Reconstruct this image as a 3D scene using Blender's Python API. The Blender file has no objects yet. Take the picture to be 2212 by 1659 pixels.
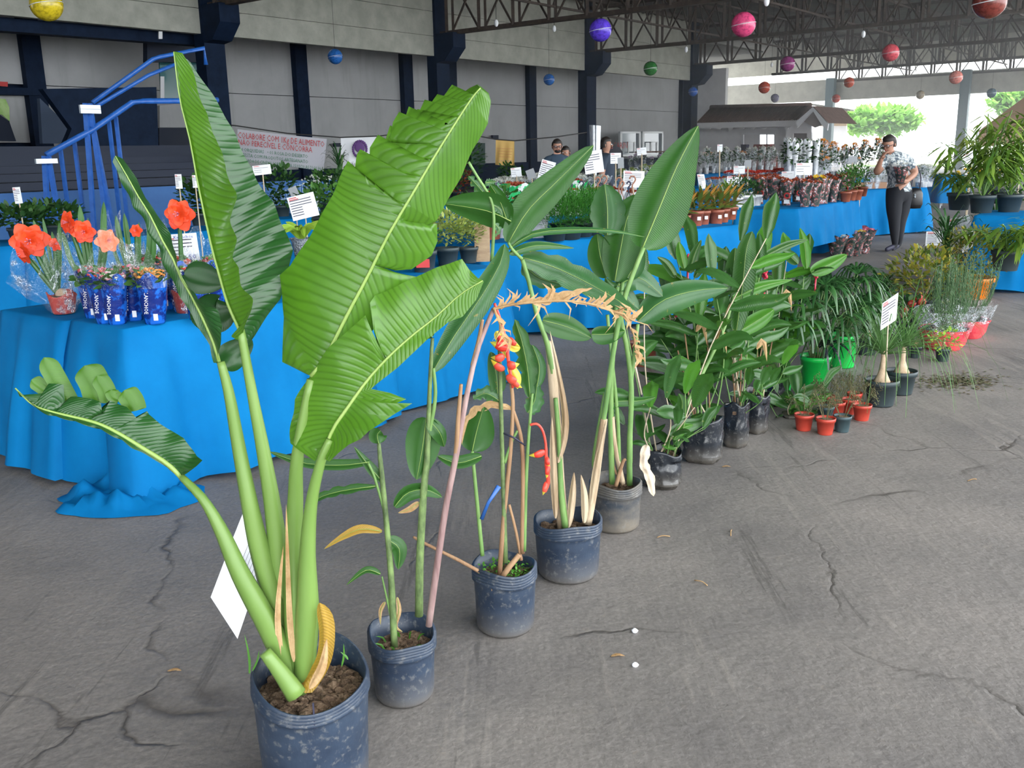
import bpy, math, random
from math import sin, cos, pi, radians, sqrt, atan2
from mathutils import Vector, Matrix, noise
random.seed(7)
SC = bpy.context.scene
COL = SC.collection
# ------------------------------------------------------------------ camera, sky, sun, exposure
F, PITCH, ROLL, H = 2050.0, radians(13.7), radians(1.15), 1.42
CAM = Vector((0, 0, H))
CF = Vector((0, cos(PITCH), -sin(PITCH)))
_u0 = Vector((0, sin(PITCH), cos(PITCH))); _r0 = Vector((1, 0, 0))
CU = _u0*cos(ROLL) + _r0*sin(ROLL); CR = _r0*cos(ROLL) - _u0*sin(ROLL)
cd = bpy.data.cameras.new('camera'); cam = bpy.data.objects.new('camera', cd); COL.objects.link(cam)
cd.sensor_fit = 'HORIZONTAL'; cd.sensor_width = 36; cd.lens = 36*F/2212; cd.clip_end = 500; cd.clip_start = .05
cam.matrix_world = Matrix(((CR.x, CU.x, -CF.x, 0), (CR.y, CU.y, -CF.y, 0), (CR.z, CU.z, -CF.z, H), (0, 0, 0, 1)))
SC.camera = cam
LD = Vector((sin(radians(38.5)), cos(radians(38.5)), 0)); TD = Vector((-LD.y, LD.x, 0))   # along the hall, towards its long wall
W = bpy.data.worlds.new('sky'); SC.world = W; W.use_nodes = True
bg = W.node_tree.nodes['Background']; bg.inputs['Color'].default_value = (.93, .97, 1, 1); bg.inputs['Strength'].default_value = 6.6
sd = bpy.data.lights.new('sun', 'SUN'); sd.energy = 5; sd.angle = .05; sd.color = (1, .95, .86)
sun = bpy.data.objects.new('sun', sd); COL.objects.link(sun)
sun.rotation_euler = Vector((-.32, -.55, -1.5)).to_track_quat('-Z', 'Y').to_euler()
SC.view_settings.view_transform = 'Standard'; SC.view_settings.look = 'None'
SC.view_settings.exposure = -0.02; SC.view_settings.gamma = 1; SC.view_settings.use_curve_mapping = False

# ------------------------------------------------------------------ measuring helpers
def ray(px, py): return CF + CR*((px-1106)/F) - CU*((py-829.5)/F)
def G(px, py, z=0.):
    d = ray(px, py); return CAM + d*((z-H)/d.z)
def Y(px, py, y):
    d = ray(px, py); return CAM + d*(y/d.y)
def onT(px, py, T):
    d = ray(px, py); return CAM + d*(T/d.dot(TD))
def onL(px, py, L):
    d = ray(px, py); return CAM + d*(L/d.dot(LD))
def LT(l, t, z=0.): return LD*l + TD*t + Vector((0, 0, z))
def px2m(y): return y/F*1.0

# ------------------------------------------------------------------ materials
def newmat(name):
    m = bpy.data.materials.new(name); m.use_nodes = True
    return m, m.node_tree, m.node_tree.nodes['Principled BSDF']
def lnk(nt, a, b): nt.links.new(a, b)
def ramp(nt, fac, stops):
    r = nt.nodes.new('ShaderNodeValToRGB'); e = r.color_ramp.elements
    while len(e) < len(stops): e.new(.5)
    for i, (p, c) in enumerate(stops): e[i].position = p; e[i].color = (*c, 1)
    lnk(nt, fac, r.inputs[0]); return r.outputs[0]
def nz(nt, scale, detail=4, coord='Object', stretch=None, rough=.6, rot=None):
    t = nt.nodes.new('ShaderNodeTexCoord'); n = nt.nodes.new('ShaderNodeTexNoise')
    n.inputs['Scale'].default_value = scale; n.inputs['Detail'].default_value = detail; n.inputs['Roughness'].default_value = rough
    src = t.outputs[coord]
    if stretch:
        mp = nt.nodes.new('ShaderNodeMapping'); mp.inputs['Scale'].default_value = stretch
        if rot: mp.inputs['Rotation'].default_value = rot; 
        lnk(nt, src, mp.inputs[0]); src = mp.outputs[0]
    lnk(nt, src, n.inputs['Vector']); return n.outputs['Fac']
def bump(nt, bs, h, s=.3, d=.01):
    b = nt.nodes.new('ShaderNodeBump'); b.inputs['Strength'].default_value = s; b.inputs['Distance'].default_value = d
    lnk(nt, h, b.inputs['Height']); lnk(nt, b.outputs[0], bs.inputs['Normal']); return b
def mix(nt, fac, a, b, mode='MIX'):
    m = nt.nodes.new('ShaderNodeMix'); m.data_type = 'RGBA'; m.blend_type = mode
    for k, v in ((0, fac), (6, a), (7, b)):
        if isinstance(v, (int, float)): m.inputs[k].default_value = v
        elif isinstance(v, tuple): m.inputs[k].default_value = (*v, 1) if len(v) == 3 else v
        else: lnk(nt, v, m.inputs[k])
    return m.outputs[2]
def M(name, c, c2=None, rough=.6, scale=8, bmp=0, bscale=None, metal=0, spec=.5, stretch=None, bd=.01, lo=.35, hi=.65, alpha=1, trans=0):
    m, nt, bs = newmat(name)
    bs.inputs['Roughness'].default_value = rough; bs.inputs['Metallic'].default_value = metal
    bs.inputs['Specular IOR Level'].default_value = spec
    if c2: lnk(nt, ramp(nt, nz(nt, scale, 5, stretch=stretch), [(lo, c), (hi, c2)]), bs.inputs['Base Color'])
    else: bs.inputs['Base Color'].default_value = (*c, 1)
    if bmp: bump(nt, bs, nz(nt, bscale or scale*4, 4, stretch=stretch), bmp, bd)
    if alpha < 1: bs.inputs['Alpha'].default_value = alpha
    if trans:
        tr = nt.nodes.new('ShaderNodeBsdfTranslucent'); tr.inputs[0].default_value = (*[min(1, x*1.3) for x in c], 1)
        mx = nt.nodes.new('ShaderNodeMixShader'); mx.inputs[0].default_value = trans
        lnk(nt, bs.outputs[0], mx.inputs[1]); lnk(nt, tr.outputs[0], mx.inputs[2]); lnk(nt, mx.outputs[0], nt.nodes['Material Output'].inputs[0])
    return m
def MI(name, cols, rough=.5, trans=.25, spec=.4):
    """foliage: every separate little leaf gets its own shade"""
    m, nt, bs = newmat(name); g = nt.nodes.new('ShaderNodeNewGeometry')
    n = len(cols); r = nt.nodes.new('ShaderNodeValToRGB'); e = r.color_ramp.elements
    while len(e) < n: e.new(.5)
    for i, c in enumerate(cols): e[i].position = i/(n-1 if n > 1 else 1); e[i].color = (*c, 1)
    lnk(nt, g.outputs['Random Per Island'], r.inputs[0]); lnk(nt, r.outputs[0], bs.inputs['Base Color'])
    bs.inputs['Roughness'].default_value = rough; bs.inputs['Specular IOR Level'].default_value = spec
    tr = nt.nodes.new('ShaderNodeBsdfTranslucent'); lnk(nt, r.outputs[0], tr.inputs[0])
    mx = nt.nodes.new('ShaderNodeMixShader'); mx.inputs[0].default_value = trans
    lnk(nt, bs.outputs[0], mx.inputs[1]); lnk(nt, tr.outputs[0], mx.inputs[2]); lnk(nt, mx.outputs[0], nt.nodes['Material Output'].inputs[0])
    return m
def LEAF(name, c1, c2, veins=60, slant=10, bs_=.35, rough=.32, trans=.22, spots=None, tcol=None):
    """large leaf: side veins run from the midrib to the edge (UV: u across, v along)"""
    m, nt, bs = newmat(name); N = nt.nodes
    uv = N.new('ShaderNodeTexCoord'); sx = N.new('ShaderNodeSeparateXYZ'); lnk(nt, uv.outputs['UV'], sx.inputs[0])
    def mth(op, a, b=None):
        q = N.new('ShaderNodeMath'); q.operation = op
        for i, v in enumerate((a, b)):
            if v is None: continue
            if isinstance(v, (int, float)): q.inputs[i].default_value = v
            else: lnk(nt, v, q.inputs[i])
        return q.outputs[0]
    a = mth('ABSOLUTE', mth('SUBTRACT', sx.outputs[0], .5))
    ph = mth('ADD', mth('MULTIPLY', sx.outputs[1], veins*6.283), mth('MULTIPLY', nz(nt, 3, 2), 5))
    s = mth('SINE', ph); s = mth('ADD', mth('MULTIPLY', s, .5), .5); s = mth('POWER', s, 3.)
    n1 = nz(nt, 5, 5); col = ramp(nt, n1, [(.3, c1), (.7, c2)])
    col = mix(nt, mth('MULTIPLY', s, .35), col, tuple(x*.55 for x in c1))
    if spots:
        sp = ramp(nt, nz(nt, 55, 2), [(.0, (0, 0, 0)), (.68, (0, 0, 0)), (.72, (1, 1, 1))])
        col = mix(nt, sp, col, spots)
    lnk(nt, col, bs.inputs['Base Color']); bs.inputs['Roughness'].default_value = rough; bs.inputs['Specular IOR Level'].default_value = .55
    b = bump(nt, bs, s, bs_, -.004)
    tr = N.new('ShaderNodeBsdfTranslucent'); lnk(nt, mix(nt, 1., col, tcol or (1.5, 1.6, .5), 'MULTIPLY'), tr.inputs[0])
    mx = N.new('ShaderNodeMixShader'); mx.inputs[0].default_value = trans
    lnk(nt, bs.outputs[0], mx.inputs[1]); lnk(nt, tr.outputs[0], mx.inputs[2]); lnk(nt, mx.outputs[0], N['Material Output'].inputs[0])
    return m
def clear(name, tint=(.9, .95, 1), a=.25, rough=.06):
    """crinkled cellophane: mostly see-through, bright on its creases"""
    m, nt, bs = newmat(name); bs.inputs['Base Color'].default_value = (*tint, 1); bs.inputs['Roughness'].default_value = rough
    bs.inputs['Specular IOR Level'].default_value = 1; bs.inputs['Metallic'].default_value = .75
    bump(nt, bs, nz(nt, 14, 5, stretch=(1, 1, .5), rough=.7), 1, .12)
    t = nt.nodes.new('ShaderNodeBsdfTransparent'); mx = nt.nodes.new('ShaderNodeMixShader')
    r = ramp(nt, nz(nt, 13, 6, stretch=(1, 1, .4), rough=.75), [(.42, (a*.2,)*3), (.56, (a*.6,)*3), (.62, (min(1, a*3.2),)*3), (.66, (a*.6,)*3)])
    lnk(nt, r, mx.inputs[0]); lnk(nt, t.outputs[0], mx.inputs[1]); lnk(nt, bs.outputs[0], mx.inputs[2]); lnk(nt, mx.outputs[0], nt.nodes['Material Output'].inputs[0])
    return m
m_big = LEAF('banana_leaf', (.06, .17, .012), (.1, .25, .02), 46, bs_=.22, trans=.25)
m_bigd = LEAF('dark_banana_leaf', (.013, .07, .014), (.024, .098, .02), 46, bs_=.2, trans=.16, rough=.28)  # darker green banana leaf, for one leaf half and for whole leaves
m_mid = M('midrib', (.26, .4, .09), (.34, .48, .13), .4, 6, trans=.1)
m_pet = M('petiole', (.13, .24, .045), (.2, .32, .08), .38, 5, trans=.08, stretch=(1, 1, .2))
m_hel = LEAF('heliconia_leaf', (.022, .1, .014), (.042, .15, .022), 70, bs_=.15, trans=.25, rough=.42)
m_hel2 = LEAF('heliconia_leaf_dull', (.035, .125, .04), (.065, .18, .055), 70, bs_=.15, trans=.22, spots=(.2, .2, .05))
m_gin = LEAF('ginger_leaf', (.028, .1, .02), (.055, .155, .035), 40, bs_=.12, trans=.2, spots=(.15, .2, .05))
m_gin2 = LEAF('young_ginger_leaf', (.06, .22, .02), (.1, .28, .045), 40, bs_=.12, trans=.3)
m_yel = LEAF('yellowing_leaf', (.4, .24, .03), (.52, .33, .06), 30, bs_=.2, tcol=(1.2, 1, .5))
m_dry = M('dry_leaf', (.38, .22, .09), (.62, .42, .22), .8, 14, .5, 60, trans=.2, stretch=(1, 1, 1))
m_dry2 = M('pale_dry_leaf', (.5, .4, .3), (.72, .6, .46), .8, 20, .4, 60)
m_stemg = M('green_cane', (.09, .2, .05), (.2, .34, .1), .5, 25, stretch=(1, 1, .3))
m_stemd = M('mottled_cane', (.05, .08, .03), (.2, .3, .1), .6, 40, stretch=(1, 1, .4))
m_stemb = M('brown_cane', (.2, .1, .05), (.42, .26, .14), .7, 20, .3, 80, stretch=(1, 1, .15))
m_stemp = M('purple_cane', (.16, .08, .08), (.4, .28, .26), .7, 22, .3, 80, stretch=(1, 1, .15))
m_shth = M('dry_sheath', (.3, .2, .11), (.66, .53, .37), .75, 9, .5, 60, stretch=(1.5, 1.5, .25))
m_red = M('red_bract', (.62, .03, .02), (.8, .1, .06), .4, 15); m_ybr = M('yellow_bract', (.75, .5, .03), (.6, .6, .08), .45, 20)
m_gflw = M('red_ginger_bract', (.5, .02, .06), (.75, .06, .1), .4, 30)
m_amar = MI('amaryllis_petal', [(.8, .05, .01), (.9, .1, .02), (.75, .02, .01)], .4, .3)
m_salm = MI('salmon_petal', [(.85, .22, .1), (.9, .28, .14)], .4, .3)
m_strap = LEAF('strap_leaf', (.04, .14, .03), (.075, .2, .05), 2, bs_=.02, trans=.25)
def plasticbag(name, c, c2, rough):
    m, nt, bs = newmat(name); bs.inputs['Roughness'].default_value = rough
    d = ramp(nt, nz(nt, 7, 6, stretch=(1, 1, 1.6)), [(.35, c), (.75, c2)])
    g = nt.nodes.new('ShaderNodeTexCoord'); s = nt.nodes.new('ShaderNodeSeparateXYZ'); lnk(nt, g.outputs['Object'], s.inputs[0])
    lowdirt = ramp(nt, s.outputs[2], [(0, (.6,)*3), (.035, (.25,)*3), (.1, (0, 0, 0))])
    sp = ramp(nt, nz(nt, 60, 5), [(.55, (0, 0, 0)), (.7, (.5, .5, .5))])
    d = mix(nt, lowdirt, d, (.22, .19, .15)); d = mix(nt, sp, d, (.2, .2, .19))
    lnk(nt, d, bs.inputs['Base Color']); bump(nt, bs, nz(nt, 18, 5, stretch=(1, 1, .5)), .25, .01); return m
m_pot = plasticbag('black_nursery_pot', (.018, .03, .055), (.04, .062, .1), .42)
m_potd = plasticbag('dusty_nursery_pot', (.03, .04, .055), (.2, .17, .13), .5)
m_bag = plasticbag('black_plastic_bag', (.012, .015, .02), (.03, .035, .045), .22)
def soilmat():
    m, nt, bs = newmat('soil'); bs.inputs['Roughness'].default_value = .95
    lnk(nt, ramp(nt, nz(nt, 45, 6), [(.3, (.05, .03, .018)), (.5, (.16, .1, .06)), (.72, (.34, .24, .16))]), bs.inputs['Base Color'])
    bump(nt, bs, nz(nt, 60, 6), 1, .02); return m
m_soil = soilmat()
m_white = M('white_paper', (.8, .82, .85), rough=.5); m_whited = M('grey_card_back', (.3, .32, .34), rough=.6)
m_ink = M('printing_ink', (.03, .03, .06), rough=.6); m_inkr = M('red_ink', (.55, .04, .04), rough=.6); m_inkb = M('blue_ink', (.05, .1, .45), rough=.6); m_inkg = M('green_ink', (.05, .22, .12), rough=.6)
m_stick = M('bamboo_stick', (.5, .4, .28), (.62, .52, .38), .6, 30)
m_plast = M('white_plastic', (.75, .78, .8), rough=.35)
def clothmat():
    m, nt, bs = newmat('blue_nonwoven_cloth'); bs.inputs['Roughness'].default_value = .7; bs.inputs['Specular IOR Level'].default_value = .08
    lnk(nt, ramp(nt, nz(nt, 3, 5), [(.3, (.002, .15, .4)), (.7, (.004, .2, .5))]), bs.inputs['Base Color'])
    bump(nt, bs, nz(nt, 300, 2), .12, .002)
    tr = nt.nodes.new('ShaderNodeBsdfTranslucent'); tr.inputs[0].default_value = (.008, .25, .62, 1)
    mx = nt.nodes.new('ShaderNodeMixShader'); mx.inputs[0].default_value = .16
    lnk(nt, bs.outputs[0], mx.inputs[1]); lnk(nt, tr.outputs[0], mx.inputs[2]); lnk(nt, mx.outputs[0], nt.nodes['Material Output'].inputs[0]); return m
m_cloth = clothmat()
m_terra = M('brown_plastic_pot', (.28, .08, .045), rough=.45); m_redpot = M('orange_red_pot', (.46, .05, .03), rough=.4); m_gpot = M('bright_green_pot', (.01, .55, .08), rough=.35)
m_opot = M('orange_pot', (.85, .22, .01), rough=.4); m_dpot = M('dark_grey_pot', (.03, .045, .05), rough=.5); m_wpot = M('white_wrapped_pot', (.6, .62, .64), (.8, .82, .84), .3, 20)
m_greybl = M('slate_green_pot', (.04, .07, .08), rough=.5)
m_clear = clear('clear_cellophane'); m_clear2 = clear('milky_cellophane', (.8, .85, .9), .5)
m_foil = M('crumpled_foil', (.6, .65, .7), (.2, .25, .3), .2, 30, 1, 50, metal=.7, bd=.03)
m_bwrap = M('deep_blue_wrapper', (.005, .02, .16), (.01, .12, .55), .2, 14, .5, 25, lo=.48, hi=.55)
m_rwrap = M('red_and_white_wrapper', (.5, .04, .04), (.7, .7, .72), .3, 26, .4, 25, lo=.5, hi=.54)
def printmat():
    m, nt, bs = newmat('printed_flower_sleeve'); bs.inputs['Roughness'].default_value = .2
    lnk(nt, ramp(nt, nz(nt, 22, 3), [(.44, (.03, .045, .04)), (.53, (.09, .1, .1)), (.56, (.3, .06, .06)), (.6, (.35, .12, .11)), (.64, (.55, .57, .6))]), bs.inputs['Base Color']); bump(nt, bs, nz(nt, 25, 4), .5, .02); return m
m_print = printmat()
m_rwrap2 = M('translucent_red_wrapper', (.6, .03, .06), (.75, .1, .1), .25, 12, .8, 25)
m_pwrap = M('white_sleeve', (.55, .57, .6), (.8, .82, .85), .35, 12, .5, 20)
m_gwrap = M('green_printed_sleeve', (.02, .4, .12), (.65, .7, .7), .3, 9, .4, 20, lo=.46, hi=.5)
m_fol = MI('mixed_foliage', [(.03, .1, .02), (.06, .18, .03), (.1, .25, .05)]); m_fold = MI('dark_foliage', [(.015, .06, .015), (.03, .1, .02), (.06, .15, .03)])
m_folv = MI('variegated_foliage', [(.1, .2, .03), (.4, .45, .12), (.25, .35, .06)]); m_foll = MI('lime_foliage', [(.25, .45, .03), (.36, .55, .07)])
m_fern = MI('asparagus_fern', [(.02, .13, .01), (.05, .22, .02)], .7); m_rose = MI('rosemary_foliage', [(.05, .13, .05), (.12, .22, .1), (.18, .28, .15)], .7)
m_cro = MI('croton_foliage', [(.04, .09, .02), (.2, .25, .03), (.4, .32, .04), (.05, .12, .02)]); m_croo = MI('orange_croton_leaf', [(.3, .1, .02), (.06, .12, .02), (.1, .17, .03), (.45, .22, .04)])
m_palm = MI('dark_palm_leaf', [(.012, .06, .015), (.03, .11, .025), (.05, .15, .04)], .35, .12, .6); m_pony = MI('ponytail_leaf', [(.08, .2, .05), (.16, .3, .1)], .5)
m_bamb = MI('bamboo_leaf', [(.12, .26, .03), (.25, .38, .06), (.08, .2, .03)]); m_dead = MI('withered_sprig', [(.1, .07, .03), (.1, .12, .05), (.2, .15, .08)], .9, .1)
m_fred = MI('red_flowers', [(.6, .02, .02), (.75, .08, .03)]); m_frust = MI('rust_flowers', [(.35, .06, .03), (.5, .12, .05), (.25, .04, .03)]); m_fwht = MI('white_flowers', [(.8, .8, .75), (.65, .68, .6)])
m_fyel = MI('yellow_flowers', [(.8, .5, .02), (.85, .65, .1)]); m_fpnk = MI('pink_flowers', [(.7, .15, .25), (.8, .35, .45)]); m_flil = MI('lilac_flowers', [(.45, .3, .5), (.6, .5, .62), (.3, .2, .3)]); m_fora = MI('orange_flowers', [(.8, .25, .02), (.85, .4, .05)])
m_bulb = M('caudex_bark', (.45, .32, .2), (.6, .46, .32), .8, 20, .4, 60)
m_wood = M('pallet_wood', (.3, .2, .12), (.45, .33, .2), .8, 6, .3, 50, stretch=(1, 1, 4)); m_card = M('cardboard', (.35, .2, .12), rough=.8)

# ------------------------------------------------------------------ mesh builder
ORG = {}
class MB:
    def __init__(s): s.v = []; s.f = []; s.mi = []; s.uv = []
    def add(s, vs, fs, mi=0, uvs=None):
        o = len(s.v); s.v += [Vector(v) for v in vs]
        for f in fs: s.f.append([o+i for i in f]); s.mi.append(mi)
        s.uv += uvs if uvs else [(0, 0)]*len(vs)
        return s
    def box(s, c, d, X=None, Yv=None, mi=0):
        X = X or Vector((1, 0, 0)); Yv = Yv or Vector((0, 0, 1)).cross(X); Z = X.cross(Yv).normalized(); c = Vector(c)
        vs = [c + X*(a*d[0]/2) + Yv*(b*d[1]/2) + Z*(e*d[2]/2) for e in (-1, 1) for b in (-1, 1) for a in (-1, 1)]
        return s.add(vs, [(0, 2, 3, 1), (4, 5, 7, 6), (0, 1, 5, 4), (2, 6, 7, 3), (0, 4, 6, 2), (1, 3, 7, 5)], mi)
    def bar(s, a, b, w, h=None, mi=0):
        a = Vector(a); b = Vector(b); X = (b-a); l = X.length
        if l < 1e-6: return s
        X.normalize(); up = Vector((0, 0, 1)) if abs(X.z) < .95 else Vector((1, 0, 0)); Yv = up.cross(X).normalized()
        return s.box((a+b)/2, (l, w, h or w), X, Yv, mi)
    def tube(s, pts, rs, n=8, mi=0, cap=True, flat=1.):
        pts = [Vector(p) for p in pts]; k = len(pts)
        if isinstance(rs, (int, float)): rs = [rs]*k
        vs = []; ref = Vector((.3, .9, .2))
        for i, p in enumerate(pts):
            t = (pts[min(i+1, k-1)]-pts[max(i-1, 0)]).normalized()
            a = t.cross(ref); a = a.normalized() if a.length > .05 else t.cross(Vector((1, 0, 0))).normalized(); b = t.cross(a)
            for j in range(n):
                q = 2*pi*j/n; vs.append(p + (a*cos(q) + b*sin(q)*flat)*rs[i])
        fs = [(i*n+j, i*n+(j+1) % n, (i+1)*n+(j+1) % n, (i+1)*n+j) for i in range(k-1) for j in range(n)]
        if cap: fs += [tuple(range(n))[::-1], tuple((k-1)*n+j for j in range(n))]
        return s.add(vs, fs, mi)
    def lathe(s, c, prof, n=24, mi=0, sx=1, sy=1, fn=None, cap=False):
        c = Vector(c); vs = []
        for k, (r, z) in enumerate(prof):
            for j in range(n):
                q = 2*pi*j/n; v = Vector((r*cos(q)*sx, r*sin(q)*sy, z))
                if fn: v = fn(v, k, q)
                vs.append(c+v)
        m = len(prof); fs = [(i*n+j, i*n+(j+1) % n, (i+1)*n+(j+1) % n, (i+1)*n+j) for i in range(m-1) for j in range(n)]
        if cap: fs += [tuple(range(n))[::-1], tuple((m-1)*n+j for j in range(n))]
        return s.add(vs, fs, mi)
    def ball(s, c, r, n=10, m=6, mi=0, sc=(1, 1, 1), j=0):
        prof = [(max(.0005, sin(pi*i/m)), -cos(pi*i/m)) for i in range(m+1)]
        def fn(v, k, q):
            v = Vector((v.x*sc[0], v.y*sc[1], v.z*sc[2]))*r
            return v*(1+j*noise.noise(v*3/r+Vector(c))) if j else v
        return s.lathe(c, prof, n, mi, fn=fn)
    def leafq(s, p, d, l, w, nrm, mi=0, bend=.0):
        """small two-segment leaf: p base, d direction"""
        d = d.normalized(); sd_ = d.cross(nrm)
        sd_ = sd_.normalized() if sd_.length > 1e-3 else Vector((1, 0, 0)); g = Vector((0, 0, -bend*l))
        return s.add([p, p+d*l*.4+sd_*w/2+g*.2, p+d*l*.4-sd_*w/2+g*.2, p+d*l*.75+sd_*w*.33+g*.6, p+d*l*.75-sd_*w*.33+g*.6, p+d*l+g], [(0, 1, 2), (1, 3, 4, 2), (3, 5, 4)], mi)
    def build(s, name, mats, parent=None, smooth=True, kind=None, label=None, loc=None):
        o0 = ORG.get(parent.name, Vector()) if parent else (Vector(loc) if loc is not None else Vector())
        me = bpy.data.meshes.new(name); me.from_pydata([v-o0 for v in s.v], [], s.f)
        if not isinstance(mats, (list, tuple)): mats = [mats]
        for m in mats: me.materials.append(m)
        if len(mats) > 1: me.polygons.foreach_set('material_index', s.mi)
        if smooth: me.polygons.foreach_set('use_smooth', [True]*len(me.polygons))
        ul = me.uv_layers.new(name='uv'); lv = [l.vertex_index for l in me.loops]
        flat = [c for i in lv for c in s.uv[i]]; ul.data.foreach_set('uv', flat)
        me.update(); o = bpy.data.objects.new(name, me); COL.objects.link(o)
        if parent: o.parent = parent; ORG[o.name] = o0
        else: o.location = o0; ORG[o.name] = o0
        if kind: o['kind'] = kind
        if label: o['label'] = label
        return o
def tag(o, label=None, cat=None, group=None, kind=None):
    for k, v in (('label', label), ('category', cat), ('group', group), ('kind', kind)):
        if v: o[k] = v
    return o
def thing(name, loc, label=None, cat=None, group=None, kind=None):
    o = bpy.data.objects.new(name, None); COL.objects.link(o); o.location = loc; o.empty_display_size = .1
    ORG[o.name] = Vector(loc); return tag(o, label, cat, group, kind)
def copy_tree(o, loc, rz=0, label=None, group=None, sc=1, scz=None):
    def rec(x, par):
        c = x.copy(); COL.objects.link(c)
        if par: c.parent = par
        for ch in x.children: rec(ch, c)
        return c
    r = rec(o, None); r.location = loc; r.rotation_euler = (0, 0, rz); r.scale = (sc, sc, scz or sc)
    if label: r['label'] = label
    if group: r['group'] = group
    return r
def spl(pts, n):
    """Catmull-Rom resample of a list of vectors at n+1 points"""
    pts = [Vector(p) for p in pts]; k = len(pts)
    if k == 2: return [pts[0].lerp(pts[1], i/n) for i in range(n+1)]
    out = []
    for i in range(n+1):
        t = i/n*(k-1); a = min(int(t), k-2); t -= a
        p0 = pts[max(a-1, 0)]; p1 = pts[a]; p2 = pts[a+1]; p3 = pts[min(a+2, k-1)]
        out.append(.5*((2*p1)+(p2-p0)*t+(2*p0-5*p1+4*p2-p3)*t*t+(3*p1-p0-3*p2+p3)*t**3))
    return out
def text_mesh(txt, size, mat, name, X, U, org, parent=None, width=None, align='CENTER'):
    cu = bpy.data.curves.new(name, 'FONT'); cu.body = txt; cu.size = size; cu.align_x = align; cu.align_y = 'CENTER'; cu.resolution_u = 1
    t = bpy.data.objects.new(name, cu); COL.objects.link(t)
    me = bpy.data.meshes.new_from_object(t.evaluated_get(bpy.context.evaluated_depsgraph_get()))
    bpy.data.objects.remove(t); me.materials.clear(); me.materials.append(mat)
    xs = [v.co.x for v in me.vertices] or [0]; s = (width/(max(xs)-min(xs))) if width and max(xs) > min(xs) else 1
    o0 = ORG.get(parent.name, Vector()) if parent else Vector()
    for v in me.vertices: v.co = X*(v.co.x*s) + U*v.co.y + org - o0
    o = bpy.data.objects.new(name, me); COL.objects.link(o)
    if parent: o.parent = parent; ORG[o.name] = o0
    return o

# ------------------------------------------------------------------ the hall
def floormat():
    m, nt, bs = newmat('worn_cement_floor'); N = nt.nodes; bs.inputs['Roughness'].default_value = .62
    base = ramp(nt, nz(nt, .9, 8, rough=.65), [(.3, (.125, .116, .113)), (.5, (.185, .17, .158)), (.7, (.25, .225, .205))])
    fine = ramp(nt, nz(nt, 70, 4), [(.3, (.78,)*3), (.7, (1.15,)*3)])
    col = mix(nt, 1., base, fine, 'MULTIPLY')
    # faint trowel and drag marks
    st = nz(nt, 2.2, 6, stretch=(1, .09, 1), rot=(0, 0, radians(42)), rough=.75)
    sm = ramp(nt, st, [(.56, (0, 0, 0)), (.6, (.5,)*3), (.63, (0, 0, 0))])
    col = mix(nt, sm, col, (.26, .235, .21))
    st2 = nz(nt, 5.5, 5, stretch=(1, .07, 1), rot=(0, 0, radians(28)), rough=.7)
    sm2 = ramp(nt, st2, [(.6, (0, 0, 0)), (.64, (.55,)*3), (.67, (0, 0, 0))])
    col = mix(nt, sm2, col, (.06, .055, .05))
    # cracks
    tc = N.new('ShaderNodeTexCoord'); wn = N.new('ShaderNodeTexNoise'); wn.inputs['Scale'].default_value = 2.2; wn.inputs['Detail'].default_value = 5
    lnk(nt, tc.outputs['Object'], wn.inputs['Vector']); vm = N.new('ShaderNodeVectorMath'); vm.operation = 'MULTIPLY_ADD'; vm.inputs[1].default_value = (.45, .45, 0)
    lnk(nt, wn.outputs['Color'], vm.inputs[0]); lnk(nt, tc.outputs['Object'], vm.inputs[2])
    vo = N.new('ShaderNodeTexVoronoi'); vo.feature = 'DISTANCE_TO_EDGE'; vo.inputs['Scale'].default_value = .62; lnk(nt, vm.outputs[0], vo.inputs['Vector'])
    cr = ramp(nt, vo.outputs['Distance'], [(0, (.8, .8, .8)), (.003, (.4,)*3), (.008, (0, 0, 0))])
    gate = ramp(nt, nz(nt, 1.1, 3), [(.5, (0, 0, 0)), (.62, (1, 1, 1))])
    cr = mix(nt, 1., cr, gate, 'MULTIPLY'); col = mix(nt, cr, col, (.045, .038, .032))
    dirt = ramp(nt, nz(nt, 12, 6, rough=.8), [(.6, (0, 0, 0)), (.68, (.45,)*3)]); col = mix(nt, dirt, col, (.26, .225, .19))
    lnk(nt, col, bs.inputs['Base Color'])
    hh = mix(nt, .5, nz(nt, 25, 6), st); hh = mix(nt, cr, hh, (0, 0, 0)); bump(nt, bs, hh, .55, .02); return m
m_floor = floormat()
m_upw = M('stained_white_render', (.34, .35, .3), (.46, .47, .41), .85, 2.2, .2, 30, stretch=(1, 1, 1)); 
def panelmat():
    m, nt, bs = newmat('aged_white_panel'); bs.inputs['Roughness'].default_value = .85
    a = ramp(nt, nz(nt, .7, 6), [(.3, (.4, .41, .42)), (.7, (.5, .51, .52))]); st = ramp(nt, nz(nt, 3, 5, stretch=(1, 1, .12)), [(.55, (0, 0, 0)), (.75, (.3,)*3)])
    lnk(nt, mix(nt, st, a, (.25, .25, .24)), bs.inputs['Base Color']); return m
m_panel = panelmat()
def fasciamat():
    m, nt, bs = newmat('rain_streaked_fascia'); bs.inputs['Roughness'].default_value = .85
    a = ramp(nt, nz(nt, 2, 6), [(.3, (.42, .41, .36)), (.7, (.58, .57, .5))]); st = ramp(nt, nz(nt, 9, 6, rough=.8), [(.58, (0, 0, 0)), (.7, (.6,)*3)])
    lnk(nt, mix(nt, st, a, (.16, .15, .13)), bs.inputs['Base Color']); bump(nt, bs, nz(nt, 8, 4, stretch=(1, 1, 6)), .3, .02); return m
m_fas = fasciamat()
m_navy = M('navy_paint', (.004, .012, .032), (.008, .02, .05), .7, 4, spec=.15); m_blue = M('blue_wall_paint', (.02, .1, .3), (.03, .13, .36), .6, 2)
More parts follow.
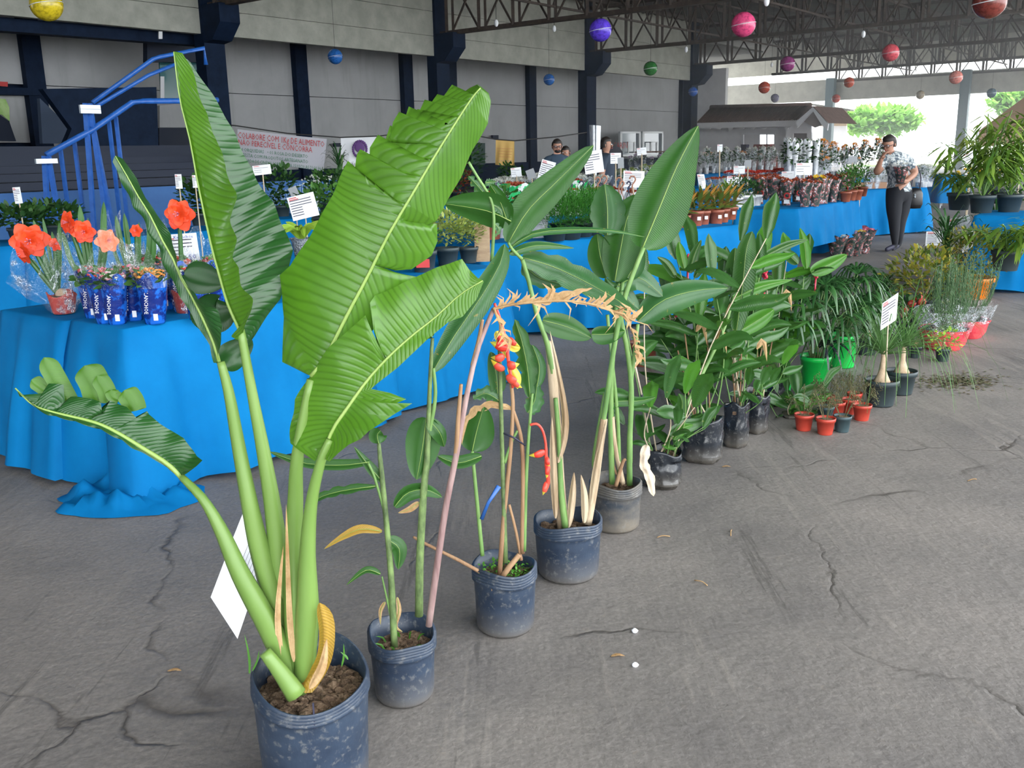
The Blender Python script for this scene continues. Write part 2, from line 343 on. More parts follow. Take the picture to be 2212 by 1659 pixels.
m_rail = M('bright_blue_paint', (.015, .1, .4), (.03, .14, .5), .35, 10); m_steel = M('rusty_truss_steel', (.035, .025, .02), (.09, .065, .05), .75, 6)
m_dark = M('dark_bleacher_paint', (.006, .015, .04), rough=.6); m_roof = M('weathered_roof_sheet', (.08, .08, .07), (.13, .125, .11), .8, 1.5)
m_cwhite = M('kiosk_white_wall', (.74, .74, .76), (.8, .8, .82), .8, 3); m_tile = M('clay_roof_tile', (.13, .075, .06), (.22, .13, .1), .85, 6)
m_glass = M('window_glass', (.25, .3, .33), rough=.08, spec=.8); m_cable = M('black_cable', (.03, .03, .03))
b = MB(); n = 40
b.add([LT(-16, -18), LT(75, -18), LT(75, 34), LT(-16, 34)], [(0, 1, 2, 3)]); fl = b.build('floor', m_floor, None, False); tag(fl, kind='structure', label='worn grey cement floor with cracks')
b = MB(); b.box(LT(95, 5, -.06), (40, 120, .1), LD, TD); tag(b.build('street_ground', M('sunlit_ground', (.5, .48, .42), (.6, .58, .5), .9, 1)), 'bright sunlit ground outside the hall', kind='structure')
AX = [6.85+8.75*i for i in range(7)]   # column stations along the hall: 6.85 .. 59.35
TW, TB, BB, CH, TC = 22.2, 26.6, 4.52, 5.22, 6.85
def sbox(name, l0, l1, t0, t1, z0, z1, mat, label=None, parent=None, kind='structure'):
    b = MB(); b.box(LT((l0+l1)/2, (t0+t1)/2, (z0+z1)/2), (l1-l0, t1-t0, z1-z0), LD, TD)
    o = b.build(name, mat, parent, False); 
    if not parent: tag(o, label, kind=kind)
    return o
# upper wall above the beam, one slab per bay, blue columns with stepped corbels
for i in range(5):
    l0, l1 = AX[i]-8.75 if i == 0 else AX[i-1]+.3, AX[i]-.3
    if i == 0: l0 = -12
    w_ = thing('wall_upper', LT((l0+l1)/2, TW, BB), 'stained white upper wall of the bay', kind='structure')
    z = BB
    for h_ in (.62, .75, .85, .85):
        b = MB(); b.box(LT((l0+l1)/2, TW, z+h_/2), (l1-l0, .22, h_-.012), LD, TD); b.build('panel', m_upw, w_, False); z += h_
for i, l in enumerate(AX[:5]):
    c = thing('column', LT(l, TW, 0), 'tall navy hall column %d' % i, kind='structure')
    b = MB(); b.box(LT(l, TW, 3.75), (.62, .42, 7.5), LD, TD); b.build('shaft', m_navy, c, False)
    b = MB(); a = [(-.2, 5.2), (-.95, 5.2), (-.95, 4.75), (-.55, 4.35), (-.2, 4.3)]
    for s in (-1, 1): b.v += [LT(l+s*.3, TW+q[0], q[1]) for q in a]; b.uv += [(0, 0)]*5
    b.f = [[0, 1, 2, 3, 4], [9, 8, 7, 6, 5]] + [[k, 5+k, 5+(k+1) % 5, (k+1) % 5] for k in range(5)]; b.mi = [0]*7; b.build('corbel', m_navy, c, False)
# set-back long wall: pale panels in two courses between navy posts
wb = thing('wall_back', LT(20, TB, 0), 'pale panelled wall behind the columns', kind='structure')
PX = [78, 648, 875, 962, 1142, 1266, 1473]
posts = [-4.0] + [onT(x, 250, TB).dot(LD) for x in PX] + [49.5]
for i, l in enumerate(posts):
    b = MB(); wd = .95 if i in (4, 6, 7) else .5
    b.box(LT(l, TB-.12, 3.2), (wd, .3, 6.4), LD, TD); b.build('post', m_navy, wb, False)
for l0, l1 in zip(posts[:-1], posts[1:]):
    if l1-l0 < .3: continue
    for z0, z1 in ((1.0, 3.42), (3.44, 6.2)):
        if l0 < 6.5 and z0 < 3: continue
        b = MB(); b.box(LT((l0+l1)/2, TB+.05, (z0+z1)/2), (l1-l0, .16, z1-z0), LD, TD); b.build('panel', m_panel, wb, False)
b = MB(); b.box(LT(23, TB+.25, 3.2), (54, .1, 6.4), LD, TD); b.build('backing', m_navy, wb, False)
b = MB(); b.box(LT(23, TB, .5), (54, .3, 1.0), LD, TD); b.build('dado', m_navy, wb, False)
sbox('ceiling_aisle', -6, 50, TW+.1, TB+.3, 6.3, 6.4, m_roof, 'aisle roof sheet')
sbox('wall_gable', 50.2, 50.5, 24.5, TB, 0, 5.7, m_cwhite, 'white return wall at the end of the long wall')
# bleachers and blue front wall at the left
TBL = 13.4
sbox('wall_low_blue', -8, 14.2, TBL, TBL+.2, 0, 1.02, m_blue, 'low blue wall in front of the bleachers')
bl = thing('bleachers', LT(2, TBL, 0), 'dark navy stepped bleachers rising behind the low blue wall', kind='structure')
for k in range(7):
    b = MB(); t0 = TBL+.6+k*.85; lx = 9.2+(t0-13.4)*.7; b.box(LT((lx-6)/2, t0+.42, (1.0+k*.12)/2), (lx+6, .84, 1.0+k*.12), LD, TD); b.build('step', m_dark, bl, False)
# gallery: parapet, beams and slanted stair wall seen at the far left
def slab(name, pts, T, th, mat, parent, smooth=False):
    b = MB(); v = [onT(x, y, T) for x, y in pts]; k = len(v)
    b.v = v + [p+TD*th for p in v]; b.uv = [(0, 0)]*(2*k); b.f = [list(range(k)), list(range(2*k-1, k-1, -1))] + [[i, i+k, (i+1) % k+k, (i+1) % k] for i in range(k)]; b.mi = [0]*(k+2)
    return b.build(name, mat, parent, smooth)
gal = thing('gallery', onT(200, 300, 22), 'navy gallery with parapets beside the long wall', kind='structure')
slab('beam', [(-300, 30), (-300, 62), (0, 66), (320, 90), (460, 100), (460, 74), (0, 37)], TW+.5, .4, m_navy, gal)
slab('parapet', [(92, 192), (338, 188), (342, 300), (344, 420), (92, 420), (150, 290), (155, 278)], 21, .2, m_navy, gal)
slab('beam', [(-200, 188), (-200, 202), (90, 206), (90, 190)], TB-.4, .3, m_navy, gal)
slab('stair_wall', [(86, 212), (154, 278), (150, 310), (92, 310)], 24, .15, M('grey_blue_paint', (.08, .12, .2), rough=.7), gal)
slab('side_wall', [(-200, 205), (80, 206), (92, 308), (-200, 308)], TB, .15, m_panel, gal)
slab('dark_wall', [(-200, 245), (0, 248), (20, 262), (35, 305), (-200, 300)], 24.5, .15, m_dark, gal)
slab('dark_wall', [(318, 86), (470, 98), (470, 134), (318, 134)], 24, .2, m_dark, gal)
slab('end_wall', [(345, 228), (400, 222), (480, 222), (480, 275), (345, 275)], 24.5, .15, m_panel, gal)
slab('dark_wall', [(344, 276), (470, 276), (480, 420), (344, 420)], 23.8, .2, m_dark, gal)
gw = slab('window_pane', [(345, 134), (450, 130), (450, 218), (348, 215)], 24.6, .05, M('teal_glass', (.04, .16, .17), rough=.1), gal)
for x0, x1, y0, y1 in ((347, 355, 165, 212), (432, 444, 150, 180)): slab('daylight_card', [(x0, y0), (x1, y0), (x1, y1), (x0, y1)], 24.4, .03, m_white, gal)  # white cards, here and below: daylight of the openings put into their colour
slab('daylight_card', [(343, 68), (351, 68), (351, 84), (343, 84)], 22.2, .03, m_white, gal)
slab('garden_opening', [(-30, 210), (12, 214), (20, 232), (21, 262), (5, 248), (-30, 240)], TB-.1, .03, M('bright_garden', (.25, .5, .1), (.5, .7, .3), .8, 3), gal)
slab('sign_plate', [(0, 176), (17, 177), (17, 187), (0, 186)], TB-.15, .03, m_inkr, gal)
# blue tubular stair rails on splayed posts
rt = thing('stair_railing', onT(200, 300, 12).xy.to_3d(), 'bright blue steel stair railing on splayed posts, rising to the right', 'railing')
for pts, r in (([(100, 335), (200, 280), (285, 222), (310, 218), (400, 218), (470, 216)], .042), ([(200, 222), (330, 128), (345, 123), (440, 104), (445, 140)], .032), ([(205, 232), (320, 163), (400, 130)], .028)):
    b = MB(); b.tube([onT(x, y, 12.6) for x, y in pts], r, 8); b.build('handrail', m_rail, rt)
for x, y, dx in ((96, 337, 0), (104, 337, 30), (184, 223, 15), (194, 223, 40), (196, 250, 55)):
    p = onT(x, y, 12.6); q = onT(x+dx-8, 430, 12.6); q.z = 0; b = MB(); b.bar(p, q, .055); b.build('post', m_rail, rt, False)
for x, y in ((96, 348), (190, 232), (191, 240)):
    b = MB(); b.box(onT(x+4, y, 12.5), (.28, .04, .06), LD, TD); b.build('clamp', M('galvanised_steel', (.5, .55, .6), rough=.35, metal=.6), rt, False)
for x in (130, 160, 235, 250):
    b = MB(); p = onT(x, 335-(x-100)*.55, 12.8); q = p.copy(); q.z = 0; b.bar(p, q, .045); b.build('baluster', m_rail, rt, False)
# roof trusses: bottom chord, top chord, paired struts and crossed diagonals (one built, the rest copies)
TR0 = TW-.5; NB = 19; SP = 1.36
tr = thing('roof_truss', LT(AX[1], TR0, CH), 'steel roof truss', kind='structure')
LN = NB*SP
def trbox(nm, t0, z0, t1, z1, w, d=.07, off=0):
    b = MB(); b.bar(LT(AX[1]+off, t0, z0), LT(AX[1]+off, t1, z1), d, w); return b.build(nm, m_steel, tr, False)
trbox('bottom_chord', TR0+.3, CH, TR0-LN, CH, .12, .22); trbox('top_chord', TR0+.3, TC, TR0-LN, TC, .12, .22)
for k in range(NB):
    t = TR0-k*SP
    trbox('strut', t, CH, t, TC, .1, .1, -.08); trbox('strut', t-.13, CH, t-.13, TC, .08, .08, .08)
    for a, c in ((0, 1), (1, 0)):
        trbox('diagonal', t-.2, CH if a == 0 else TC, t-SP+.08, TC if a == 0 else CH, .05, .05, .04*(1 if a else -1))
for i, l in enumerate(AX):
    if i == 1: tag(tr, 'rusty steel lattice truss over column 1'); continue
    copy_tree(tr, LT(l, TR0, CH), label='rusty steel lattice truss over bay line %d' % i)
# purlins carrying the roof, and long joists between trusses
tr_p = thing('roof_purlins', LT(20, 5, 7), 'long steel purlins under the roof sheets', kind='structure')
def roofz(t): return 7.05+.028*(TW-t)
for k in range(12):
    t = TW-1-k*2.0; b = MB(); b.bar(LT(-2, t, roofz(t)-.1), LT(62, t, roofz(t)-.1), .08, .16); b.build('purlin', m_steel, tr_p, False)
lj = thing('longitudinal_joists', LT(20, 5, 6), 'light lattice joists between the trusses', kind='structure')
for t in (17.5, 12.5, 7.5, 2.5, -2.5):
    for z in (5.6, 6.75):
        b = MB(); b.bar(LT(6.85, t, z), LT(60, t, z), .06); b.build('joist_chord', m_steel, lj, False)
    b = MB(); l = 24.3
    while l < 60:
        b.bar(LT(l, t, 5.6), LT(l+.7, t, 6.75), .04); b.bar(LT(l+.7, t, 6.75), LT(l+1.4, t, 5.6), .04); l += 1.4
    b.build('joist_lacing', m_steel, lj, False, kind='stuff')
b = MB(); ns = 272; vs = []; fs = []
for i in range(ns+1):   # corrugated roof sheets; unseen rear and right edge cut to shape the light
    l = -15+i*(78/ns); 
    for t in (34, -4.3): vs.append(LT(l, t, roofz(t)+(.05 if i % 2 else 0)))
b.add(vs, [(2*i, 2*i+1, 2*i+3, 2*i+2) for i in range(ns)]); rf = b.build('ceiling', m_roof, None, False); tag(rf, 'dark corrugated roof sheets', kind='structure')
sbox('wall_light_block', -15.2, -15, 1.5, 34, 0, 7.6, m_panel, 'unseen wall added behind the camera to block light')  # unseen wall, added to keep out light from the rear left
# end facade: fascia with light gap above, posts
LE = AX[6]
sbox('trim_2', LE+1.6, LE+1.75, -14, 32, 5.95, 7.9, m_fas, 'pale sheet closing the roof end above the light gap')
sbox('trim_1', LE-.1, LE+.1, -14, 30, 4.12, 5.35, m_fas, 'rain-streaked pale fascia across the far end')
for k, t in enumerate((21.9, 14.3, 6.5)):
    sbox('end_post', LE-.5, LE-.1, t-.25, t+.25, 0, 5.4, M('grey_green_post', (.14, .2, .22), rough=.6), 'grey post %d of the far open end' % (k+1))
# ------------------------------------------------------------------ big leaves, canes, pots
def _interp(edge, n, y0):
    """edge: [(t, px, py, dy)] -> point at each t of a polyline"""
    ts = [e[0] for e in edge]; ps = [Y(e[1], e[2], y0+(e[3] if len(e) > 3 else 0)) for e in edge]
    def at(t):
        if t <= ts[0]: return ps[0]
        for i in range(len(ts)-1):
            if t <= ts[i+1]: return ps[i].lerp(ps[i+1], (t-ts[i])/max(1e-6, ts[i+1]-ts[i]))
        return ps[-1]
    return at, ts
def edgeleaf(name, y0, mid, Le, Re, mat, parent, rib=.006, arch=.02, wav=.004, matR=None, label=None, nn=70):
    mp = spl([Y(m[0], m[1], y0+(m[2] if len(m) > 2 else 0)) for m in mid], 60)
    fl_, tl = _interp(Le, nn, y0); fr, trr = _interp(Re, nn, y0)
    ts = sorted(set([round(i/nn, 4) for i in range(nn+1)] + [round(t, 4) for t in tl+trr]))
    K = 6; b = MB(); rows = len(ts); vs = []; uv = []
    dmx = {}
    for sgn, fe in ((-1, fl_), (1, fr)): dmx[sgn] = max((fe(t)-mp[int(t*60)]).length for t in ts)
    for t in ts:
        x = t*60; i = min(int(x), 59); m = mp[i].lerp(mp[i+1], x-i); tg = (mp[min(i+2, 60)]-mp[max(i-1, 0)]).normalized()
        for sgn, fe in ((-1, fl_), (1, fr)):
            e = fe(t); w = e-m; nrm = tg.cross(w); nrm = nrm.normalized() if nrm.length > 1e-6 else Vector((0, -1, 0))
            if nrm.y > 0: nrm = -nrm
            ks = range(K, 0, -1) if sgn < 0 else range(0, K+1)
            for k in ks:
                q = k/K; dd = q*w.length/dmx[sgn]; bulge = arch*sin(dd*pi*.9) + wav*dd*sin(t*46+sgn)
                vs.append(m+w*q+nrm*bulge); uv.append((.5+sgn*.5*q, t-.0+(-.0)*q+ .10*q))
    C = 2*K+1
    fs = []; mi = []
    for r in range(rows-1):
        for c in range(C-1): fs.append((r*C+c, r*C+c+1, (r+1)*C+c+1, (r+1)*C+c)); mi.append(1 if (matR and c >= K) else 0)
    b.v = vs; b.f = fs; b.mi = mi; b.uv = uv
    o = b.build(name, [mat, matR] if matR else mat, parent, label=label)
    if rib:
        b = MB(); b.tube([p+Vector((0, -.002, 0)) for p in mp[::3]], [rib*(1-.75*i/20) for i in range(21)], 6); b.build('midrib', m_mid, o)
    return o
def qleaf(parent, y0, pts, w, mat, tilt=0, fold=.25, prof='oval', rib=True, name='leaf', label=None, n=16, notch=0, mr=None, wav=.0):
    """leaf along a traced midrib; w = full width in picture pixels at that distance"""
    P_ = spl([Y(p[0], p[1], y0+(p[2] if len(p) > 2 else 0)) for p in pts], n)
    return wleaf(parent, P_, w*y0/F, mat, tilt, fold, prof, rib, name, label, notch, mr, wav)
def wleaf(parent, P_, w, mat, tilt=0, fold=.25, prof='oval', rib=True, name='leaf', label=None, notch=0, mr=None, wav=0, view=None):
    n = len(P_)-1; b = MB(); vs = []; uv = []; K = 3; ph = random.random()*6
    for i, p in enumerate(P_):
        t = i/n; tg = (P_[min(i+1, n)]-P_[max(i-1, 0)]).normalized(); vd = view or (p-CAM).normalized()
        s = tg.cross(vd)
        if s.length < 1e-3: s = Vector((1, 0, 0))
        s.normalize(); nn_ = s.cross(tg)   # nn_ points away from the viewer or towards
        if prof == 'oval': h = sin(pi*min(1, (.02+.98*t)**.8))**.7
        elif prof == 'lance': h = sin(pi*(.02+.98*t)**.7)**.9
        elif prof == 'strap': h = min(1, t*8+.45)*(1-max(0, (t-.75)/.25)**2)
        else: h = 1-t
        h = max(h, .02)
        for sg in (-1, 1):
            hh = h*(1-notch*(.5+.5*sin(t*30+sg*2+ph))**3) if notch else h
            a = tilt + sg*fold; d = s*cos(a) + nn_*sin(a)
            if wav: d = (d + nn_*wav*sin(t*25+sg+ph)).normalized()
            for k in (range(K, 0, -1) if sg < 0 else range(0, K+1)):
                q = k/K; vs.append(p + d*(sg*w/2*hh*q) + nn_*(.08*w*sin(q*pi)*hh)); uv.append((.5+sg*.5*q, t+.08*q))
    C = 2*K+1; b.v = vs; b.uv = uv
    b.f = [(r*C+c, r*C+c+1, (r+1)*C+c+1, (r+1)*C+c) for r in range(n) for c in range(C-1)]; b.mi = [0]*len(b.f)
    o = b.build(name, mat, parent, label=label)
    if rib:
        r = max(.001, w*.014); b = MB(); b.tube([p for p in P_[::2]], [r*(1-.7*i/max(1, len(P_[::2])-1)) for i in range(len(P_[::2]))], 5); b.build('midrib', mr or m_mid, o)
    return o
def cane(parent, y0, pts, rs, mat, name='stem', n=14, label=None):
    P_ = spl([Y(p[0], p[1], y0+(p[2] if len(p) > 2 else 0)) for p in pts], n); k = len(rs)
    R = [ (rs[min(int(i/n*(k-1)), k-2)]*(1-(i/n*(k-1)-min(int(i/n*(k-1)), k-2))) + rs[min(int(i/n*(k-1)), k-2)+1]*(i/n*(k-1)-min(int(i/n*(k-1)), k-2)))*y0/F for i in range(n+1)] if k > 1 else [rs[0]*y0/F]*(n+1)
    b = MB(); b.tube(P_, R, 9); return b.build(name, mat, parent, label=label)
def soil(parent, c, r, z, n=220, seed=1):
    rnd = random.Random(seed); b = MB(); vs = [c+Vector((0, 0, z))]; N_ = 26; R_ = 5
    for k in range(1, R_+1):
        for j in range(N_):
            q = 2*pi*j/N_; rr = r*k/R_; vs.append(c+Vector((rr*cos(q), rr*sin(q), z+noise.noise(Vector((rr*cos(q)*25, rr*sin(q)*25, seed)))*.02)))
    fs = [(0, 1+j, 1+(j+1) % N_) for j in range(N_)] + [(1+(k-1)*N_+j, 1+k*N_+j, 1+k*N_+(j+1) % N_, 1+(k-1)*N_+(j+1) % N_) for k in range(1, R_) for j in range(N_)]
    b.add(vs, fs)
    for i in range(n):
        q = rnd.random()*2*pi; rr = r*.93*sqrt(rnd.random()); s = rnd.uniform(.003, .011) if rnd.random() < .85 else rnd.uniform(.01, .018)
        b.ball(c+Vector((rr*cos(q), rr*sin(q), z+s*.3)), s, 5, 3, sc=(1, rnd.uniform(.6, 1), .7))
    return b.build('soil', m_soil, parent, False, kind='stuff')
def nursery_pot(parent, c, r, h, mat, seed=1, rings=5, squash=0, rimtilt=(0, 0), taper=.93, ringgap=.009):
    """soft black nursery pot: ribbed rim band, slightly buckled wall"""
    prof = [(0, .004), (r*taper*.9, .002), (r*taper*.98, .012), (r*taper, .03), (r*(taper+1)/2, h*.5), (r, h-ringgap*rings-.012)]
    for k in range(rings):
        z = h-ringgap*(rings-k); prof += [(r+.0005, z), (r+.006, z+ringgap*.4), (r+.0005, z+ringgap*.8)]
    prof += [(r+.001, h), (r-.003, h), (r-.004, h-.06), (r*.95, h-.09)]
    def fn(v, k, q):
        f = v.z/h; a = noise.noise(Vector((cos(q)*1.3, sin(q)*1.3, seed+f*1.5)))*.035*r/.1*f
        k2 = 1 + (a+squash*cos(2*q+seed)*f*.05)
        return Vector((v.x*k2, v.y*k2, v.z + f**3*(rimtilt[0]*cos(q)+rimtilt[1]*sin(q)) + (.006*sin(3*q+seed) if f > .8 else 0)*f))
    b = MB(); b.lathe(c, prof, 48, fn=fn); return b.build('pot', mat, parent)
def trash_bag_pot(parent, c, r, h, seed=1, mat=None):
    """black plastic grow bag: squarish, creased"""
    b = MB(); prof = [(0, .004), (r*.85, .003), (r*.98, .02)] + [(r*(1+.03*sin(k)), h*k/16) for k in range(2, 16)] + [(r*1.02, h), (r*.97, h-.005), (r*.93, h-.05)]
    def fn(v, k, q):
        f = v.z/h; sq = 1+.07*cos(4*q+seed)*(1-f*.4); 
        wv = noise.noise(Vector((q*1.2, v.z*26+sin(q*2+seed)*1.2, seed*3.1)))*(.09 if f < .9 else .03) + noise.noise(Vector((cos(q)*3, sin(q)*3, v.z*14+seed)))*(.09 if f < .9 else .03)
        z = v.z + (noise.noise(Vector((cos(q)*.8, sin(q)*.8, seed)))*.04 if f > .8 else 0)
        return Vector((v.x*(sq+wv), v.y*(sq+wv), max(.001, z)))
    b.lathe(c, prof, 60, fn=fn); return b.build('bag', mat or m_bag, parent)
def card(name_, px, py, w, h, ang, y, label, shx=0, text=None, yaw=0, mat=None, skew=0, group=None, toz=None, price=None):
    """laminated price card on a stake, facing the walkway"""
    c = Y(px, py, y); s = y/F; Wd, Hd = w*s, h*s; X = Vector((cos(yaw), sin(yaw), 0)); U = Vector((0, 0, 1)); a = radians(ang)
    X2 = X*cos(a)+U*sin(a); U2 = U*cos(a)-X*sin(a)+X*skew; X2 = X2+U*shx; N_ = X2.cross(U2).normalized()
    t = thing(name_, c, label, 'sign', group); b = MB(); b.box(c, (Wd, Hd, .003), X2, U2); b.build('card', mat or m_white, t, False)
    fr = c+N_*.0025
    if mat is None:
        b = MB(); e = min(Wd, Hd)*.05
        for k in range(1, 8):
            yy = .42-.105*k; ln = .8 if k < 4 else .42
            if h < 26 and k % 2: continue
            b.box(fr+X2*((-.45+ln/2)*Wd)+U2*(yy*Hd), (ln*Wd, Hd*.03, .001), X2, U2)
        b.build('printed_lines', m_ink, t, False)
        b = MB(); b.box(fr-X2*(.3*Wd)+U2*(.43*Hd), (.28*Wd, Hd*.035, .001), X2, U2); b.box(fr-X2*(.27*Wd)+U2*(.36*Hd), (.34*Wd, Hd*.035, .001), X2, U2); b.build('red_heading', m_inkr, t, False)
        if w > 40:
            if text: text_mesh(text, Hd*.13, m_inkb, 'handwritten_name', X2, U2, fr+X2*(.15*Wd)+U2*(.4*Hd)+N_*.001, t, width=.5*Wd)
            if price: text_mesh(price, Hd*.2, m_inkb, 'handwritten_price', X2, U2, fr+X2*(.24*Wd)-U2*(.22*Hd)+N_*.001, t, width=.34*Wd)
    if toz is not None:
        p = c-U2*(Hd*.3)+Vector((0, .006, 0)); b = MB(); b.tube([p, Vector((p.x+.01, p.y, toz))], .0035*max(1, y/5), 6); b.build('stake', m_stick, t)
    return t

# ================= 1. the large banana-like plant =================
p1 = Y(668, 1448, 1.94); c1 = Vector((p1.x, p1.y, 0)); h1 = p1.z
y1 = 1.94
big = thing('potted_banana_plant', c1, 'largest banana-like plant with broad torn leaves in the nearest black bag pot', 'plant')
R1 = 146*y1/F*.97
nursery_pot(big, c1, R1, h1, m_pot, 3, 4, 1.2, (-.012, .02), .9, .010); soil(big, c1, R1*.94, h1-.06, 420, 3)
b = MB(); b.box(Vector((c1.x, c1.y-R1*1.005, h1-.05)), (.16, .002, .05)); 
sg_ = MB().box(c1+Vector((.035, -R1*.99, h1-.03)), (.003, .004, .06)); sg_.build('tear', m_ink, big, False)
PM = [(672, 812), (704, 771), (751, 678), (795, 595), (839, 507), (891, 419), (943, 331), (989, 258), (1020, 211), (1038, 190)]
edgeleaf('leaf', y1, [(x, y, -.02-.02*i/9) for i, (x, y) in enumerate(PM)],
 [(0, 668, 812, 0), (.01, 640, 798, .05), (.02, 619, 787, .07), (.05, 621, 688, .08), (.12, 611, 626, .07), (.15, 606, 595, .07), (.17, 632, 574, .05), (.25, 673, 512, .04), (.36, 720, 429, .03), (.50, 750, 362, .03), (.52, 756, 349, .03), (.526, 762, 385, .02), (.53, 834, 470, 0), (.532, 790, 412, .02), (.54, 770, 380, .04), (.57, 777, 336, .04), (.59, 785, 325, .04), (.60, 800, 358, .03), (.603, 829, 402, .01), (.606, 806, 352, .03), (.62, 806, 322, .03), (.64, 823, 294, .03), (.65, 831, 345, .02), (.652, 848, 372, .01), (.655, 834, 340, .02), (.665, 841, 300, .03), (.68, 849, 274, .03), (.69, 856, 320, .02), (.695, 850, 300, .02), (.71, 856, 268, .03), (.73, 870, 246, .03), (.74, 874, 292, .02), (.745, 880, 270, .02), (.755, 891, 235, .03), (.765, 896, 290, .01), (.77, 899, 262, .02), (.785, 909, 240, .02), (.79, 912, 284, .01), (.80, 911, 250, .02), (.815, 925, 220, .03), (.825, 930, 270, .01), (.83, 938, 258, .01), (.835, 936, 232, .02), (.86, 953, 209, .02), (.875, 960, 242, .01), (.885, 965, 215, .01), (.91, 984, 189, .02), (.92, 990, 236, 0), (.925, 995, 222, 0), (.935, 995, 205, .01), (.95, 1003, 228, 0), (.955, 1007, 206, .01), (.975, 1020, 195, 0), (1, 1036, 188, 0)],
 [(0, 684, 806, 0), (.05, 715, 775, -.01), (.2, 800, 712, 0), (.33, 880, 630, 0), (.355, 903, 597, 0), (.36, 850, 584, 0), (.363, 822, 574, 0), (.366, 850, 580, 0), (.38, 885, 578, .01), (.42, 930, 550, .02), (.46, 943, 520, .02), (.485, 941, 480, .01), (.49, 905, 492, 0), (.494, 850, 500, 0), (.5, 895, 489, 0), (.53, 937, 475, 0), (.6, 957, 440, 0), (.7, 992, 378, 0), (.8, 1018, 315, 0), (.88, 1048, 262, 0), (.95, 1053, 212, 0), (.985, 1047, 192, 0), (1, 1038, 188, 0)],
 m_big, big, .0048, .012, .002, label='tall torn leaf leaning right')
edgeleaf('leaf', y1-.06, [(699, 978), (720, 926), (751, 880), (792, 823), (839, 771), (891, 724), (943, 683), (994, 636), (1043, 606)],
 [(0, 681, 994, 0), (.02, 637, 957, .05), (.1, 634, 905, .08), (.17, 642, 864, .07), (.25, 673, 815, .05), (.34, 715, 750, .03), (.45, 792, 680, .01), (.465, 808, 715, .01), (.47, 834, 772, 0), (.475, 812, 715, .01), (.49, 802, 654, .02), (.5, 811, 639, .03), (.58, 855, 622, .03), (.66, 901, 599, .03), (.76, 953, 579, .03), (.87, 1003, 563, .02), (.92, 1016, 585, .02), (.97, 1032, 600, 0), (1, 1043, 606, 0)],
 [(0, 708, 992, -.01), (.02, 722, 998, -.03), (.04, 741, 978, -.03), (.08, 761, 960, -.03), (.12, 787, 947, -.03), (.16, 805, 930, -.03), (.23, 849, 897, -.02), (.29, 893, 870, -.02), (.3, 860, 868, -.01), (.305, 880, 860, -.01), (.315, 845, 845, 0), (.325, 803, 838, 0), (.34, 814, 828, 0), (.45, 862, 790, 0), (.6, 925, 730, 0), (.75, 970, 694, 0), (.78, 1000, 682, 0), (.9, 1030, 645, 0), (1, 1045, 608, 0)],
 m_big, big, .0046, .014, .003, label='lower right leaf with a deep tear')
edgeleaf('leaf', y1+.03, [(533, 745), (514, 705), (492, 655), (474, 593), (456, 526), (429, 401), (411, 303), (389, 214), (376, 112)],
 [(0, 520, 735, -.01), (.04, 505, 725, -.03), (.06, 516, 700, -.05), (.1, 533, 664, -.09), (.17, 528, 633, -.1), (.25, 500, 593, -.08), (.42, 495, 508, -.09), (.52, 500, 432, -.1), (.6, 491, 383, -.09), (.66, 467, 348, -.07), (.73, 458, 299, -.06), (.8, 436, 263, -.05), (.83, 433, 245, -.05), (.95, 406, 147, -.02), (.98, 390, 114, -.01), (1, 376, 111, 0)],
 [(0, 536, 748, .02), (.03, 554, 724, .03), (.08, 581, 682, .04), (.13, 608, 645, .05), (.22, 627, 575, .06), (.27, 633, 540, .06), (.33, 617, 497, .07), (.43, 590, 437, .07), (.53, 554, 383, .07), (.6, 536, 343, .06), (.68, 514, 294, .06), (.77, 487, 241, .05), (.86, 456, 192, .04), (.94, 416, 134, .03), (.97, 397, 120, .02), (1, 376, 112, 0)],
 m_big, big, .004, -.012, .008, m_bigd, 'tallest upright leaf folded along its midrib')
edgeleaf('leaf', y1+.03, [(475, 785), (462, 740), (440, 690), (415, 640), (392, 600), (375, 560), (352, 520), (325, 465), (300, 425), (275, 380), (250, 337)],
 [(0, 463, 782, 0), (.1, 455, 745, 0), (.2, 430, 702, 0), (.3, 403, 655, 0), (.4, 381, 608, .01), (.52, 348, 538, .01), (.6, 330, 500, .01), (.7, 308, 458, .01), (.8, 286, 423, .01), (.9, 260, 376, 0), (.97, 246, 350, 0), (1, 248, 338, 0)],
 [(0, 475, 780, 0), (.08, 482, 745, -.02), (.15, 487, 700, -.03), (.22, 468, 668, -.03), (.3, 440, 645, -.02), (.4, 412, 615, -.01), (.47, 388, 575, -.01), (.52, 386, 545, -.01), (.6, 372, 505, 0), (.7, 345, 466, 0), (.8, 318, 428, 0), (.88, 298, 385, 0), (.96, 268, 343, 0), (1, 252, 336, 0)],
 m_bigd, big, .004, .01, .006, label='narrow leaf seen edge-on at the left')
for pts, w, tl in (([(398, 592, .01), (440, 602, .03), (486, 612, .05)], 72, .5), ([(425, 652, .01), (465, 680, .04), (505, 668, .05)], 88, .5), ([(478, 790, 0), (505, 765, .04), (545, 735, .05)], 66, .4)):
    qleaf(big, y1+.05, pts, w, m_bigd, 0, .1, 'oval', False, 'leaf_lobe')
